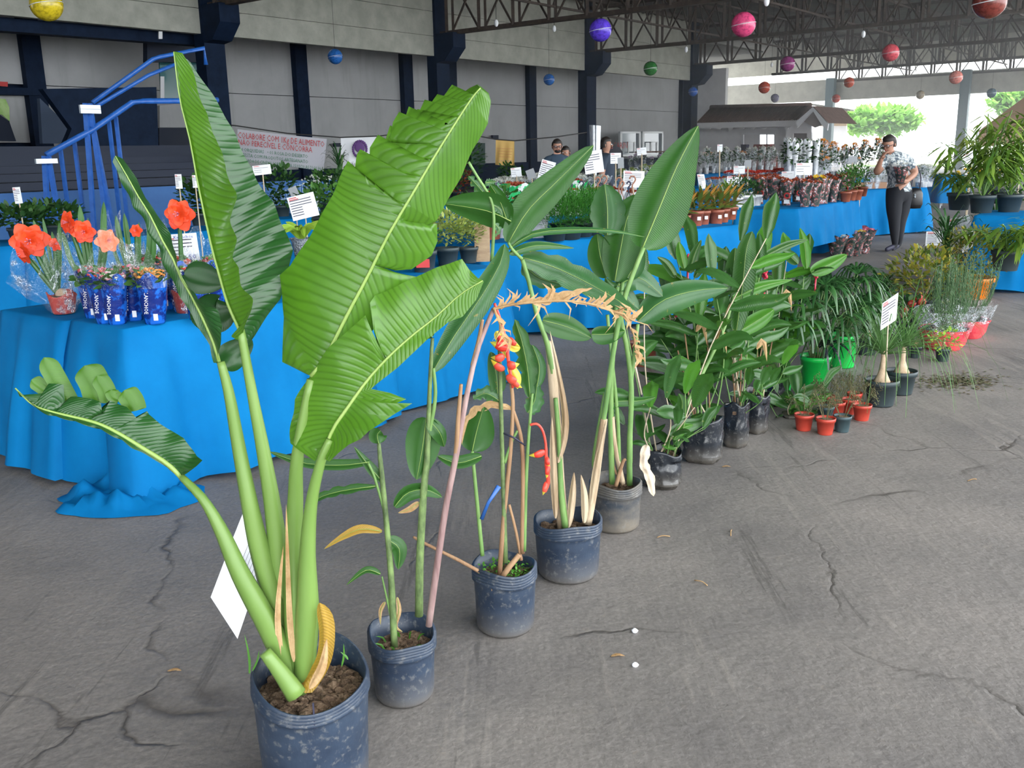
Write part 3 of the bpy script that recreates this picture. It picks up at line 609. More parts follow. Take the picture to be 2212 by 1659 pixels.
edgeleaf('leaf', y1+.02, [(392, 1030), (362, 1001), (312, 969), (249, 931), (203, 911), (150, 898), (110, 888), (72, 874), (34, 838)],
 [(0, 394, 1036, 0), (.1, 362, 1008, 0), (.3, 300, 969, 0), (.5, 238, 933, 0), (.7, 170, 909, 0), (.85, 110, 894, 0), (1, 34, 840, 0)],
 [(0, 432, 1000, -.02), (.04, 440, 992, -.02), (.06, 427, 983, 0), (.15, 399, 946, .02), (.28, 347, 918, .03), (.34, 322, 895, .03), (.38, 318, 888, .03), (.385, 297, 905, .02), (.45, 275, 882, .03), (.52, 240, 868, .03), (.53, 225, 896, .01), (.56, 222, 872, .02), (.64, 200, 862, .02), (.72, 155, 864, .03), (.74, 150, 893, .01), (.76, 142, 884, .02), (.8, 140, 833, .03), (.86, 107, 832, .03), (.88, 105, 850, .02), (.93, 62, 854, .01), (.97, 45, 855, 0), (1, 34, 838, 0)],
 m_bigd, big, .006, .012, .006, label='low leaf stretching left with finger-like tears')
for pts, w, in (([(292, 888), (285, 865), (268, 843)], 50), ([(215, 870), (205, 830), (182, 790)], 66), ([(236, 870), (228, 840), (210, 812)], 40), ([(150, 872), (125, 825), (95, 772)], 44), ([(112, 850), (90, 835), (68, 820)], 34), ([(258, 862), (245, 855), (240, 842)], 30)):
    qleaf(big, y1+.06, [(x, y, .0) for x, y in pts], w, m_big, .1, .15, 'strap', False, 'leaf_finger')
for pts, rs in (([(655, 1490, 0), (620, 1430, -.01), (575, 1340, -.02), (520, 1240, -.02), (480, 1150, -.01), (440, 1080, 0), (392, 1030, .02)], [24, 30, 26, 19, 12, 8]),
 ([(645, 1480, .02), (598, 1310, .02), (560, 1180, .02), (538, 1080, .02), (515, 960, .03), (495, 850, .03), (477, 782, .03)], [24, 28, 22, 17, 13, 9]),
 ([(645, 1470, .04), (612, 1270, .03), (590, 1100, .03), (570, 980, .03), (545, 850, .03), (520, 712, .03)], [24, 26, 20, 16, 12, 9]),
 ([(650, 1480, -.01), (638, 1330, -.01), (634, 1200, 0), (638, 1080, 0), (643, 980, -.01), (672, 820, -.01)], [24, 28, 22, 18, 14, 10]),
 ([(655, 1482, -.02), (664, 1330, -.03), (664, 1200, -.04), (672, 1090, -.05), (692, 1000, -.06), (712, 950, -.06)], [24, 28, 19, 14, 11, 8])):
    cane(big, y1-.01, pts, rs, m_pet, 'petiole', 20)
cane(big, y1-.08, [(640, 1500), (605, 1450), (572, 1408)], [26, 20, 15], m_pet, 'cut_stump', 6)
qleaf(big, y1-.07, [(650, 1492), (690, 1430), (700, 1365), (690, 1302)], 52, m_yel, .5, .6, 'strap', False, 'sheath', 'yellow and brown dying sheath')
qleaf(big, y1-.10, [(668, 1488), (695, 1440), (706, 1380)], 26, m_dry, .2, .5, 'lance', False, 'sheath', 'brown dry sheath')
for x, y, x2, y2 in ((612, 1180, 600, 1330), (655, 1150, 650, 1340), (618, 1090, 625, 1320)):
    qleaf(big, y1-.05, [(x2+10, y2+110), (x2, y2), (x, y)], 16, m_dry, 0, .4, 'lance', False, 'sheath_edge')
for k, (x, y, tx, ty) in enumerate(((540, 1455, 528, 1370), (538, 1455, 535, 1400), (545, 1450, 560, 1405), (738, 1440, 742, 1390), (752, 1425, 735, 1408))):
    qleaf(big, y1-.05, [(x, y), ((x+tx)/2+3, (y+ty)/2), (tx, ty)], 5, m_gin2, 0, .2, 'lance', False, 'weed_blade', n=6)
t = thing('price_card', Y(520, 1250, 2.16), 'white laminated price card leaning behind the stalks of the largest plant', 'sign')
def quad(name, pts, y, mat, parent, th=.002):
    b = MB(); v = [Y(q[0], q[1], y+(q[2] if len(q) > 2 else 0)) for q in pts]; b.add(v+[p+Vector((0, th, 0)) for p in v], [(0, 1, 2, 3), (7, 6, 5, 4), (0, 4, 5, 1), (1, 5, 6, 2), (2, 6, 7, 3), (3, 7, 4, 0)]); return b.build(name, mat, parent, False)
quad('card', [(490, 1195), (530, 1095), (583, 1170), (545, 1325)], 2.2, m_white, t); quad('folded_sheet', [(455, 1290), (486, 1208), (540, 1300), (513, 1380)], 2.12, m_white, t)
b = MB(); o_ = Y(500, 1205, 2.19); e1 = Y(548, 1290, 2.19)-o_; e2 = (Y(532, 1125, 2.19)-o_)
for k in range(7): b.bar(o_+e1*(.3+.1*k)+e2*.1, o_+e1*(.3+.1*k)+e2*(.75 if k < 4 else .55), .003, .0006)
b.build('printed_lines', m_ink, t, False)
b = MB(); p = Y(535, 1330, 2.2); b.tube([Y(540, 1180, 2.21), Vector((p.x+.06, 2.2, h1*.6))], .003, 6); b.build('stake', m_stick, t)

# ================= 2..5 heliconias in round nursery pots =================
def potted(name, px, py, y, w, mat, label, seed, gx=None, rings=5, taper=.95, sdep=.05, tilt=(0, 0)):
    p = Y(px, py, y); c = Vector((p.x, p.y, 0)); t = thing(name, c, label, 'plant'); r = w/2*y/F*1.0
    nursery_pot(t, c, r, p.z, mat, seed, rings, 1, tilt, taper); soil(t, c, r*.95, p.z-sdep, 160, seed); return t, c, r, p.z
y2 = 2.30
h2, c2, r2, z2 = potted('potted_heliconia', 868, 1362, y2, 150, m_pot, 'lanky heliconia with few leaves in the second black pot from the front', 5, tilt=(-.01, .012))
for pts, rs, m in (([(852, 1405), (845, 1250), (832, 1100), (822, 1000), (818, 958)], [9, 7, 6, 4], m_stemd), ([(905, 1330), (907, 1200), (916, 1050), (922, 1000), (926, 900), (930, 800), (934, 730)], [10, 9, 7, 5, 4], m_stemd),
   ([(926, 1352, -.04), (940, 1250, -.04), (962, 1100, -.03), (985, 985, -.02), (1003, 880, 0), (1030, 760, .04), (1066, 668, .08)], [8, 8, 7, 6, 5], m_stemp), ([(985, 985, -.02), (990, 900, -.02), (996, 830, -.02)], [6, 4], m_stemb), ([(1020, 790, .03), (1035, 730, .05), (1042, 690, .05)], [5, 4], m_stemb),
   ([(843, 1320), (838, 1150), (812, 1040), (795, 1000)], [4, 3], m_stemg), ([(915, 1080), (926, 950), (940, 860), (936, 795)], [5, 4], m_stemg), ([(848, 1350), (835, 1290), (825, 1245)], [3, 2], m_stemg)):
    cane(h2, y2, pts, rs, m)
for pts, w, m, tl, nt in (([(921, 903), (912, 970), (900, 1036)], 84, m_hel, 0, 0), ([(925, 905), (950, 935), (960, 965, .02)], 40, m_hel, .4, 0), ([(818, 958), (815, 940), (822, 930)], 44, m_hel, .2, 0), ([(798, 998), (735, 1005), (655, 1000), (582, 976)], 28, m_hel, .3, 0),
   ([(826, 1040), (800, 1010), (765, 965)], 26, m_hel, .1, 0), ([(812, 1050), (740, 1060), (690, 1075), (655, 1100)], 26, m_hel, .35, .4), ([(852, 1095), (880, 1065), (920, 1058), (955, 1074)], 40, m_hel, .3, 0), ([(905, 1085), (885, 1100), (860, 1108)], 16, m_dry, 0, 0),
   ([(825, 1148), (780, 1143), (740, 1160), (700, 1186)], 22, m_yel, .2, 0), ([(835, 1165), (862, 1185), (860, 1230)], 40, m_hel, 0, 0), ([(822, 1240), (790, 1232), (748, 1264)], 18, m_hel, .3, 0), ([(832, 1300), (822, 1320), (822, 1350)], 10, m_dry, 0, 0), ([(858, 1290), (862, 1320), (855, 1352), (870, 1365)], 12, m_dry, 0, 0),
   ([(934, 728), (920, 715), (905, 700)], 30, m_hel2, .3, 0), ([(936, 800), (985, 720, .03), (1040, 640, .05), (1080, 570, .06), (1090, 527, .06)], 62, m_hel2, .1, 0), ([(1040, 985, .05), (990, 1000, .05), (945, 985, .05)], 34, m_hel, .3, 0)):
    qleaf(h2, y2, pts, w, m, tl, .3, 'oval' if w > 26 else 'lance', notch=nt)
for k in range(9):
    a = random.uniform(0, 6.28); q = c2+Vector((cos(a)*r2*.6, sin(a)*r2*.5, z2-.05)); wleaf(h2, spl([q, q+Vector((.01*cos(a), 0, .02)), q+Vector((.03*cos(a), -.01, .03))], 4), .005, m_gin2, rib=False, name='weed_blade')
# dry drooping leaf from the purple cane
def ragged(parent, y0, pts, side, mat, ln=(20, 60), n=26, seed=1):
    rnd = random.Random(seed); P_ = spl([Y(p[0], p[1], y0+(p[2] if len(p) > 2 else 0)) for p in pts], n); b = MB(); b.tube(P_, [.004*(1-.5*i/n) for i in range(n+1)], 6); o = b.build('dry_leaf', mat, parent, label='brown withered leaf with ragged strips')
    s = y0/F; b = MB()
    for i in range(2, n):
        for _ in range(2):
            d = Vector((rnd.uniform(-.5, .9), rnd.uniform(-.3, .3), rnd.choice(side)*rnd.uniform(.3, 1))).normalized(); l = rnd.uniform(*ln)*s; p = P_[i]; w = rnd.uniform(3, 12)*s
            q = [p, p+d*l*.5+Vector((.01, 0, 0)), p+d*l+Vector((0, 0, -.2*l))]; sv = Vector((1, .3, 0)).cross(d).cross(d).normalized()
            b.add([q[0]-sv*w/2, q[0]+sv*w/2, q[1]-sv*w/2.2, q[1]+sv*w/2.6, q[2]], [(0, 1, 3, 2), (2, 3, 4)])
    b.build('torn_strips', mat, o, True, kind='stuff'); return o
ragged(h2, y2+.08, [(1066, 668), (1120, 656), (1220, 650), (1290, 660), (1340, 680), (1372, 694)], (-.6, .8, 1), m_dry, (14, 55), 30, 3)
ragged(h2, y2+.07, [(1066, 664), (1080, 700), (1092, 740)], (-1,), m_dry, (15, 40), 8, 5)
qleaf(h2, y2+.08, [(1150, 654), (1210, 640), (1280, 622)], 26, m_dry, .2, .3, 'lance', False, 'dry_leaf', notch=.5)

y3 = 2.67
h3, c3, r3, z3 = potted('potted_heliconia', 1089, 1216, y3, 144, m_pot, 'heliconia with hanging red and yellow flowers in the third black pot from the front', 8)
for pts, rs, m in (([(1042, 1200), (1030, 1080), (1020, 975)], [5, 4], m_stemg), ([(1078, 1255, -.02), (1088, 1120), (1102, 980), (1108, 880), (1104, 830)], [6, 5, 4], m_stemb), ([(1092, 1215), (1088, 1080), (1084, 950), (1080, 800), (1078, 720)], [6, 5, 4], m_stemd),
   ([(1128, 1195), (1130, 1050), (1126, 950), (1108, 885)], [6, 5, 4], m_stemb), ([(1132, 1190), (1136, 1050), (1142, 940), (1150, 850)], [5, 4, 3], m_stemg), ([(1076, 1258, -.05), (1000, 1215, -.04), (920, 1175, -.02), (893, 1160)], [5, 3], m_stemb), ([(1078, 1255, -.06), (1100, 1225, -.06), (1122, 1198, -.05)], [7, 6], m_stemb), ([(1126, 1210, 0), (1115, 1150), (1100, 1090)], [4, 3], m_stemb), ([(1090, 1000), (1105, 955), (1118, 930)], [4, 3], m_stemg)):
    cane(h3, y3, pts, rs, m)
for pts, w, m, tl, nt, nm in (([(1020, 975), (1030, 930), (1045, 878)], 84, m_hel, .1, 0, 'leaf'), ([(1145, 858), (1140, 800), (1128, 740), (1112, 690)], 52, m_hel, .1, .45, 'leaf'), ([(1075, 850), (1072, 810), (1060, 760)], 42, m_hel2, .2, 0, 'leaf'), ([(1140, 892), (1155, 865), (1160, 828)], 46, m_hel2, .2, .3, 'leaf'),
   ([(1082, 868), (1050, 850), (1022, 862)], 40, m_hel2, .3, .6, 'leaf'), ([(1108, 885), (1070, 875), (1030, 885), (1004, 915), (998, 960)], 22, m_dry, .2, .6, 'dry_leaf'), ([(1160, 835), (1165, 790), (1150, 745)], 30, m_hel2, .3, 0, 'leaf')):
    qleaf(h3, y3, pts, w, m, tl, .25, 'oval', m != m_dry, nm, notch=nt)
def bract(parent, y0, a, b_, w, dy=0):
    P_ = spl([Y(*a, y0+dy), Y((a[0]+b_[0])/2, (a[1]+b_[1])/2+3, y0+dy-.01), Y(*b_, y0+dy)], 8); bb = MB(); s = y0/F
    R_ = [w*s*x for x in (.35, .75, 1, 1, .9, .7, .45, .22, .03)]; bb.tube(P_, R_, 8, flat=.55); o = bb.build('bract', m_red, parent)
    me = o.data; me.materials.append(m_ybr)
    for f in me.polygons:
        if f.index // 8 >= 5 and f.index < 64: f.material_index = 1
    return o
cane(h3, y3-.05, [(1068, 655), (1080, 690), (1092, 735), (1100, 790), (1108, 838)], [3, 4, 4, 3], m_red, 'flower_stalk')
for a, b_, w in (((1092, 745), (1062, 738), 10), ((1095, 755), (1058, 738), 9), ((1090, 770), (1060, 772), 10), ((1096, 788), (1122, 786), 11), ((1088, 800), (1060, 776), 10), ((1094, 812), (1125, 828), 11), ((1088, 740), (1070, 715), 8), ((1105, 820), (1128, 838), 8), ((1098, 730), (1122, 748), 8)):
    bract(h3, y3-.05, a, b_, w)
for pts in ([(1072, 716), (1085, 740), (1096, 775)], [(1100, 790), (1115, 815), (1118, 840)], [(1098, 740), (1112, 750), (1124, 752)]): qleaf(h3, y3-.03, pts, 24, m_ybr, 0, .3, 'oval', False, 'bract')
cane(h3, y3-.02, [(1145, 918), (1160, 916), (1172, 930), (1179, 960), (1180, 1000), (1184, 1040), (1177, 1062)], [3, 3, 3, 5, 4], m_red, 'flower_stalk', 20)
for a, b_, w in (((1178, 975), (1142, 984), 9), ((1180, 985), (1186, 1010), 6), ((1184, 1000), (1180, 1035), 6), ((1180, 1040), (1172, 1070), 6)): bract(h3, y3-.02, a, b_, w)
b = MB(); b.tube([Y(1040, 1122, y3-.02), Y(1055, 1085, y3-.02), Y(1078, 1050, y3-.02)], [.006, .005, .008], 6, flat=.2); b.build('blue_ribbon', M('blue_ribbon', (.03, .12, .4), rough=.3), h3)
b = MB(); b.tube([Y(1086, 935, y3), Y(1110, 945, y3-.02), Y(1134, 962, y3)], .003, 5); b.build('tie', m_ink, h3)
rw = random.Random(4); b = MB()
for k in range(260):
    a = rw.uniform(0, 6.28); rr = r3*rw.uniform(.3, .95); q = c3+Vector((cos(a)*rr, sin(a)*rr, z3-.045+rw.uniform(0, .03))); b.leafq(q, Vector((rw.uniform(-1, 1), rw.uniform(-1, 1), .4)), .011, .007, Vector((0, 0, 1)))
b.build('weeds', m_folv and MI('weed_green', [(.08, .3, .03), (.15, .4, .06)]), h3, kind='stuff')

y4 = 3.04
h4, c4, r4, z4 = potted('potted_heliconia', 1227, 1118, y4, 148, m_pot, 'tall heliconia with two thick tan-sheathed stalks in the fourth black pot from the front', 12)
for pts, rs, m in (([(1216, 1145, 0), (1208, 1040), (1200, 900), (1188, 760, .01), (1180, 740, .01)], [14, 12, 11, 7], m_shth), ([(1204, 900), (1186, 760), (1160, 680), (1140, 600, .02), (1128, 560, .02)], [7, 6, 5, 5], m_stemg), ([(1222, 1142, -.03), (1212, 1060, -.03), (1208, 960, -.03), (1200, 860, -.03)], [9, 6, 5], m_stemg),
   ([(1268, 1130, 0), (1285, 1040), (1298, 950), (1305, 905)], [12, 9, 8], m_shth), ([(1296, 960), (1312, 850), (1328, 740), (1350, 640), (1390, 535, .02)], [6, 6, 6, 5], m_stemg), ([(1290, 1020, .02), (1282, 990, .03), (1306, 850, .02)], [4, 4], m_stemg),
   ([(1098, 524), (1108, 540), (1128, 560)], [3, 4], m_stemg), ([(1062, 565), (1067, 480), (1060, 430), (1030, 380), (1012, 350)], [4, 3, 3], m_stemg), ([(1065, 600, -.3), (1063, 565)], [4, 4], m_stemg)):
    cane(h4, y4, pts, rs, m)
for a in ([(1228, 1140), (1236, 1070), (1240, 1020)], [(1200, 1120), (1194, 1000), (1192, 900)], [(1262, 1130), (1262, 1075), (1255, 1025)], [(1205, 1000), (1220, 900), (1188, 715)], [(1276, 1090), (1290, 1000), (1310, 905)]):
    qleaf(h4, y4-.04, a, 20, m_shth, .2, .5, 'lance', False, 'sheath')
for pts, w, m, tl, nt in (([(1098, 525), (1140, 455), (1200, 395), (1282, 314)], 74, m_hel, 0, 0), ([(1104, 478), (1050, 455), (960, 440)], 84, m_hel, .5, 0), ([(1095, 475), (1078, 430), (1058, 398)], 34, m_hel, .5, 0),
   ([(1098, 538), (1150, 505), (1230, 496), (1320, 498), (1392, 512)], 20, m_hel2, .7, 0), ([(1100, 548), (1160, 530), (1240, 536)], 24, m_hel2, .4, 0), ([(1128, 556, .03), (1200, 578, .03), (1290, 622), (1372, 672, -.05)], 66, m_hel2, .3, .25), ([(1130, 570, .06), (1165, 600, .08), (1220, 615, .1)], 46, m_hel2, .3, .2),
   ([(1172, 692), (1225, 706), (1278, 730)], 58, m_hel, .3, 0), ([(1278, 722), (1310, 722), (1350, 715)], 46, m_hel, .4, 0), ([(1050, 424), (1035, 405), (1012, 380)], 34, m_hel2, .3, .7), ([(1048, 395), (1072, 392)], 20, m_hel2, .3, .6), ([(1060, 440), (1080, 452), (1086, 470)], 22, m_hel2, .2, .7), ([(1064, 480), (1078, 495), (1070, 512)], 16, m_hel2, .2, .7)):
    qleaf(h4, y4, pts, w, m, tl, .22, 'oval' if w > 30 else 'lance', notch=nt)
qleaf(h4, y4+.02, [(1388, 536), (1420, 460), (1462, 360), (1508, 272)], 128, m_hel, .05, .32, 'lance', True, n=24)

y5 = 3.46
h5, c5, r5, z5 = potted('potted_heliconia', 1329, 1037, y5, 118, m_potd, 'dense clump of heliconia canes in the mud-splashed fifth pot from the front', 15)
for pts, rs, m in (([(1322, 1045), (1320, 950), (1320, 850), (1326, 740), (1334, 620)], [7, 7, 5, 5], m_stemg), ([(1346, 1045), (1328, 960), (1322, 900)], [6, 6], m_shth), ([(1360, 1048), (1360, 950), (1364, 850), (1356, 760), (1340, 680), (1345, 610)], [7, 6, 6, 4], m_stemg), ([(1338, 1030), (1334, 900), (1320, 760), (1312, 680)], [5, 4, 4], m_stemg), ([(1362, 1000), (1362, 880), (1364, 820), (1378, 700)], [5, 5, 4], m_stemg),
   ([(1330, 1050, -.03), (1345, 1000, -.03), (1352, 992, -.03)], [5, 3], m_stemb), ([(1345, 1048), (1330, 1020), (1324, 1000)], [3, 3], m_stemb)):
    cane(h5, y5, pts, rs, m)
for pts, w, m, tl, nt in (([(1312, 508), (1312, 450), (1306, 398)], 80, m_hel2, .1, .1), ([(1328, 608), (1340, 540), (1355, 470), (1378, 420)], 84, m_hel, .1, 0), ([(1310, 600, .03), (1296, 550, .03), (1290, 505, .03)], 62, m_hel, .2, 0), ([(1355, 600), (1372, 570), (1385, 530)], 44, m_hel2, .2, 0), ([(1332, 618), (1380, 600), (1432, 640)], 56, m_hel2, .4, 0), ([(1336, 612), (1350, 640), (1380, 668)], 50, m_hel2, .2, 0),
   ([(1378, 694), (1430, 650), (1500, 628), (1572, 622)], 70, m_hel2, .3, 0), ([(1296, 895), (1330, 868), (1380, 866), (1416, 858)], 26, m_hel, .3, 0), ([(1322, 620), (1330, 660), (1360, 690)], 40, m_hel, .2, 0)):
    qleaf(h5, y5, pts, w, m, tl, .22, 'oval', notch=nt)
ragged(h5, y5-.02, [(1352, 690), (1368, 720), (1372, 750), (1378, 775)], (-1,), m_dry, (12, 30), 8, 8)
qleaf(h5, y5-.14, [(1398, 962), (1392, 1000), (1404, 1030), (1412, 1072)], 24, m_dry2, .2, .5, 'strap', False, 'dry_leaf', 'pale curled dry leaf hanging beside the pot', wav=.4)
t = thing('bamboo_stake', G(1402, 955, .0)+Vector((0, 0, 0)), 'thin pale bamboo stake leaning in the first square black bag', 'stake'); ORG[t.name] = Vector(t.location)
b = MB(); b.tube([Y(1402, 955, 3.9), Y(1388, 862, 3.8), Y(1370, 780, 3.7)], .004, 6); b.build('stick', m_dry2, t); b = MB(); b.tube([Y(1386, 850, 3.79), Y(1386, 862, 3.79)], .006, 6); b.build('tie', m_ink, t)
# ================= red gingers in black bags =================
def foliage(parent, c, rad, n, ll, lw, mat, name='foliage', up=.4, seed=0, hollow=.3, bend=.15, shape=None, thing_label=None, kind='stuff'):
    rnd = random.Random(seed or random.random()); b = MB()
    for _ in range(n):
        while True:
            v = Vector((rnd.uniform(-1, 1), rnd.uniform(-1, 1), rnd.uniform(-1, 1)))
            if hollow < v.length < 1: break
        p = c+Vector((v.x*rad[0], v.y*rad[1], v.z*rad[2])); d = Vector((v.x+rnd.uniform(-.6, .6), v.y+rnd.uniform(-.6, .6), v.z*.6+up+rnd.uniform(-.4, .4))).normalized()
        b.leafq(p, d, ll*rnd.uniform(.6, 1.2), lw*rnd.uniform(.7, 1.2), Vector((rnd.uniform(-.5, .5), rnd.uniform(-.5, .5), 1)), 0, bend)
    return b.build(name, mat, parent, True, kind=kind)
def shoot(parent, base, tip, nl, ll, lw, mat, smat, rnd, sr=.004, start=.42, bow=.06):
    mid = (base+tip)/2 + Vector((rnd.uniform(-1, 1), rnd.uniform(-1, 1), 0))*bow; P_ = spl([base, mid, tip], 12)
    b = MB(); b.tube(P_, [sr*(1-.5*i/12) for i in range(13)], 6); b.build('stem', smat, parent)
    az = rnd.uniform(0, 6.28)
    for i in range(nl):
        f = start+(1-start)*i/max(1, nl-1); k = min(12, int(f*12)); p = P_[k]; a = az+pi*i+rnd.uniform(-.5, .5); l = ll*rnd.uniform(.7, 1.1)
        d = Vector((cos(a), sin(a), 0)); e = rnd.uniform(.4, .9)
        if i == nl-1: d = (tip-base).normalized().xy.to_3d()+d*.2; e = 1.6
        q = [p, p+d*l*.45+Vector((0, 0, l*.35*e)), p+d*l*.8+Vector((0, 0, l*.45*e)), p+d*l*1.05+Vector((0, 0, l*(.3 if i < nl-1 else .9)))]
        wleaf(parent, spl(q, 7), lw*rnd.uniform(.8, 1.15), rnd.choice([mat, mat, m_gin2 if rnd.random() < .3 else mat]), rnd.uniform(-.3, .3), .25, 'lance', False, view=Vector((rnd.uniform(-.3, .3), .7, -.7)) if i < nl-1 else None)
def redflower(parent, p, h, r, op=0):
    b = MB(); rnd = random.Random(int(p.x*1000))
    for i in range(14):
        z = h*i/14; a = i*2.4; rr = r*(1-(i/14)**2)*.55
        d = Vector((cos(a), sin(a), .8+1.5*i/14)).normalized(); q = p+Vector((cos(a)*rr*.3, sin(a)*rr*.3, z)); b.ball(q+d*r*.35, r*.5, 6, 4, sc=(1, 1, 1.25))
    b.ball(p+Vector((0, 0, h)), r*.4, 6, 4, sc=(1, 1, 1.8)); b.tube([p-Vector((0, 0, .12)), p], .005, 6)
    return b.build('flower_spike', m_gflw, parent)
bags = [('square black bag, nearest of the bag row', 1432, 1062, 86, 968, 3.91, 1), ('wide black bag with a pale sticker holding dense ginger canes', 1520, 1006, 88, 902, 4.25, 2), ('tall narrow black bag with creases and leafy gingers', 1592, 972, 54, 872, 4.45, 3), ('black bag with long-stemmed gingers behind the narrow one', 1636, 942, 52, 845, 4.68, 4), ('black bag at the back of the row before the green pots', 1676, 892, 50, 812, 5.2, 5), ('low black bag beside the small red pots', 1712, 930, 46, 905, 4.95, 6)]
rnd = random.Random(11); bagT = []
tips = [[(1350, 690, 3), (1392, 600, 2), (1655, 515, 7), (1480, 850, 3), (1440, 860, 3), (1500, 880, 2), (1405, 880, 2)],
        [(1462, 560, 8), (1500, 560, 8), (1440, 640, 6), (1540, 600, 7), (1480, 700, 6), (1560, 650, 7), (1510, 690, 6), (1420, 720, 6), (1530, 760, 4)],
        [(1600, 520, 6), (1560, 600, 7), (1640, 600, 7), (1590, 650, 7), (1610, 700, 5), (1575, 740, 4)],
        [(1650, 560, 6), (1680, 620, 6), (1625, 640, 5), (1660, 680, 5), (1640, 720, 4)],
        [(1700, 560, 6), (1740, 560, 6), (1690, 640, 5), (1655, 700, 5), (1720, 650, 6), (1680, 720, 5)],
        [(1700, 845, 4), (1722, 850, 4)]]
for i, (lab, px, pyb, w, pyr, yy, sd_) in enumerate(bags):
    r = w/2*yy/F; p = Y(px, pyr, yy); c = Vector((p.x, p.y, 0)); t = thing('bagged_ginger', c, 'leafy plant in a '+lab, 'plant', 'gingers in black plastic bags' if 0 else None); bagT.append(t)
    trash_bag_pot(t, c, r, p.z, sd_+3); soil(t, c, r*.88, p.z-.04, 60, sd_)
    for (tx, ty, nl) in tips[i]:
        a = rnd.uniform(0, 6.28); base = c+Vector((cos(a)*r*.5, sin(a)*r*.5, p.z-.05)); tp = Y(tx, ty, yy+rnd.uniform(-.15, .15))
        shoot(t, base, tp, nl, .22 if i < 4 else .2, .07, m_gin, m_stick if rnd.random() < .25 else m_stemg, rnd, bow=.05)
    for k in range(4):
        a = rnd.uniform(0, 6.28); base = c+Vector((cos(a)*r*.6, sin(a)*r*.6, p.z-.05)); shoot(t, base, base+Vector((cos(a)*.12, sin(a)*.12, rnd.uniform(.12, .25))), 3, .12, .045, m_gin, m_stemg, rnd, .0025)
    if i in (1, 2, 3):
        for k in range(3):
            a = rnd.uniform(0, 6.28); base = c+Vector((cos(a)*r*.5, sin(a)*r*.4, p.z-.04)); b = MB(); b.tube([base, base+Vector((rnd.uniform(-.1, .1), 0, rnd.uniform(.3, .5)))], .0035, 6); b.build('cut_cane', m_stemb, t)
            q = base+Vector((rnd.uniform(-.08, .08), -.05, rnd.uniform(.2, .6))); wleaf(t, spl([q, q+Vector((.03, 0, .04)), q+Vector((.05, 0, -.06))], 5), .03, m_dry, 0, .5, 'lance', False, 'dry_leaf')
# traced feature leaves and flowers
for bi, pts, w, m in ((1, [(1590, 720), (1604, 620), (1612, 540), (1625, 500)], 52, m_gin), (2, [(1582, 640), (1585, 580), (1588, 535)], 40, m_gin), (3, [(1640, 560), (1700, 530), (1745, 518)], 20, m_gin), (4, [(1742, 580), (1738, 530), (1728, 492)], 24, m_gin2), (4, [(1752, 588), (1790, 572), (1830, 550)], 36, m_gin2), (4, [(1724, 570), (1705, 552), (1690, 540)], 26, m_gin),
    (1, [(1460, 600), (1440, 570), (1420, 555)], 20, m_gin), (1, [(1490, 590), (1500, 550), (1515, 518)], 24, m_gin), (1, [(1478, 580), (1470, 545), (1466, 522)], 24, m_gin2), (1, [(1500, 600), (1520, 570), (1540, 535)], 18, m_gin), (2, [(1590, 720), (1640, 690), (1672, 668)], 40, m_gin2), (1, [(1580, 648), (1640, 620), (1712, 604)], 26, m_gin2), (0, [(1440, 1030, -.1), (1460, 935, 0), (1500, 915, -.1)], 24, m_gin2), (0, [(1470, 905), (1474, 870), (1466, 850)], 26, m_gin)):
    yy = bags[bi][5]
    if bi == 0 and w == 24: pts = [(1455, 950), (1475, 925), (1498, 918)]
    qleaf(bagT[bi], yy-.05, pts, w, m, .1, .3, 'oval' if w > 30 else 'lance')
cane(bagT[0], 3.95, [(1432, 975), (1500, 840, .1), (1560, 720, .2), (1585, 640, .25)], [5, 5, 4, 3], m_stemg)
for bi, px, py, h, r in ((1, 1462, 628, 20, 14), (1, 1486, 575, 24, 5), (2, 1607, 624, 34, 10), (3, 1652, 600, 34, 8), (4, 1762, 600, 26, 6)):
    yy = bags[bi][5]+.02; redflower(bagT[bi], Y(px, py, yy), h*yy/F, r*yy/F)
# pale sticker, bush behind
def terracotta(t, c, r, h, mat, n=20, z0=0, soilc=True):
    b = MB(); b.lathe(c+Vector((0, 0, z0)), [(0, 0), (r*.72, 0), (r*.74, .004), (r*.92, h*.8), (r*1.0, h*.8), (r*1.02, h), (r*.95, h), (r*.9, h*.82)], n); b.build('pot', mat, t)
    if soilc: b = MB(); b.lathe(c+Vector((0, 0, z0+h*.86)), [(0, 0.004), (r*.5, .006), (r*.93, 0)], 12); b.build('soil', m_soil, t)
gl = G(1390, 745); t = thing('low_leafy_plant', G(1480, 800)+Vector((0, .1, 0)), 'bushy low plant standing behind the ginger bags near the blue table', 'plant'); c = Vector(t.location); terracotta(t, c, .1, .14, m_dpot)
foliage(t, c+Vector((0, 0, .32)), (.22, .2, .16), 240, .07, .035, m_fol, seed=3)
for k in range(5): b = MB(); b.tube([c+Vector((0, 0, .12)), c+Vector((random.uniform(-.15, .15), random.uniform(-.1, .1), .35))], .004, 5); b.build('stem', m_stemb, t)

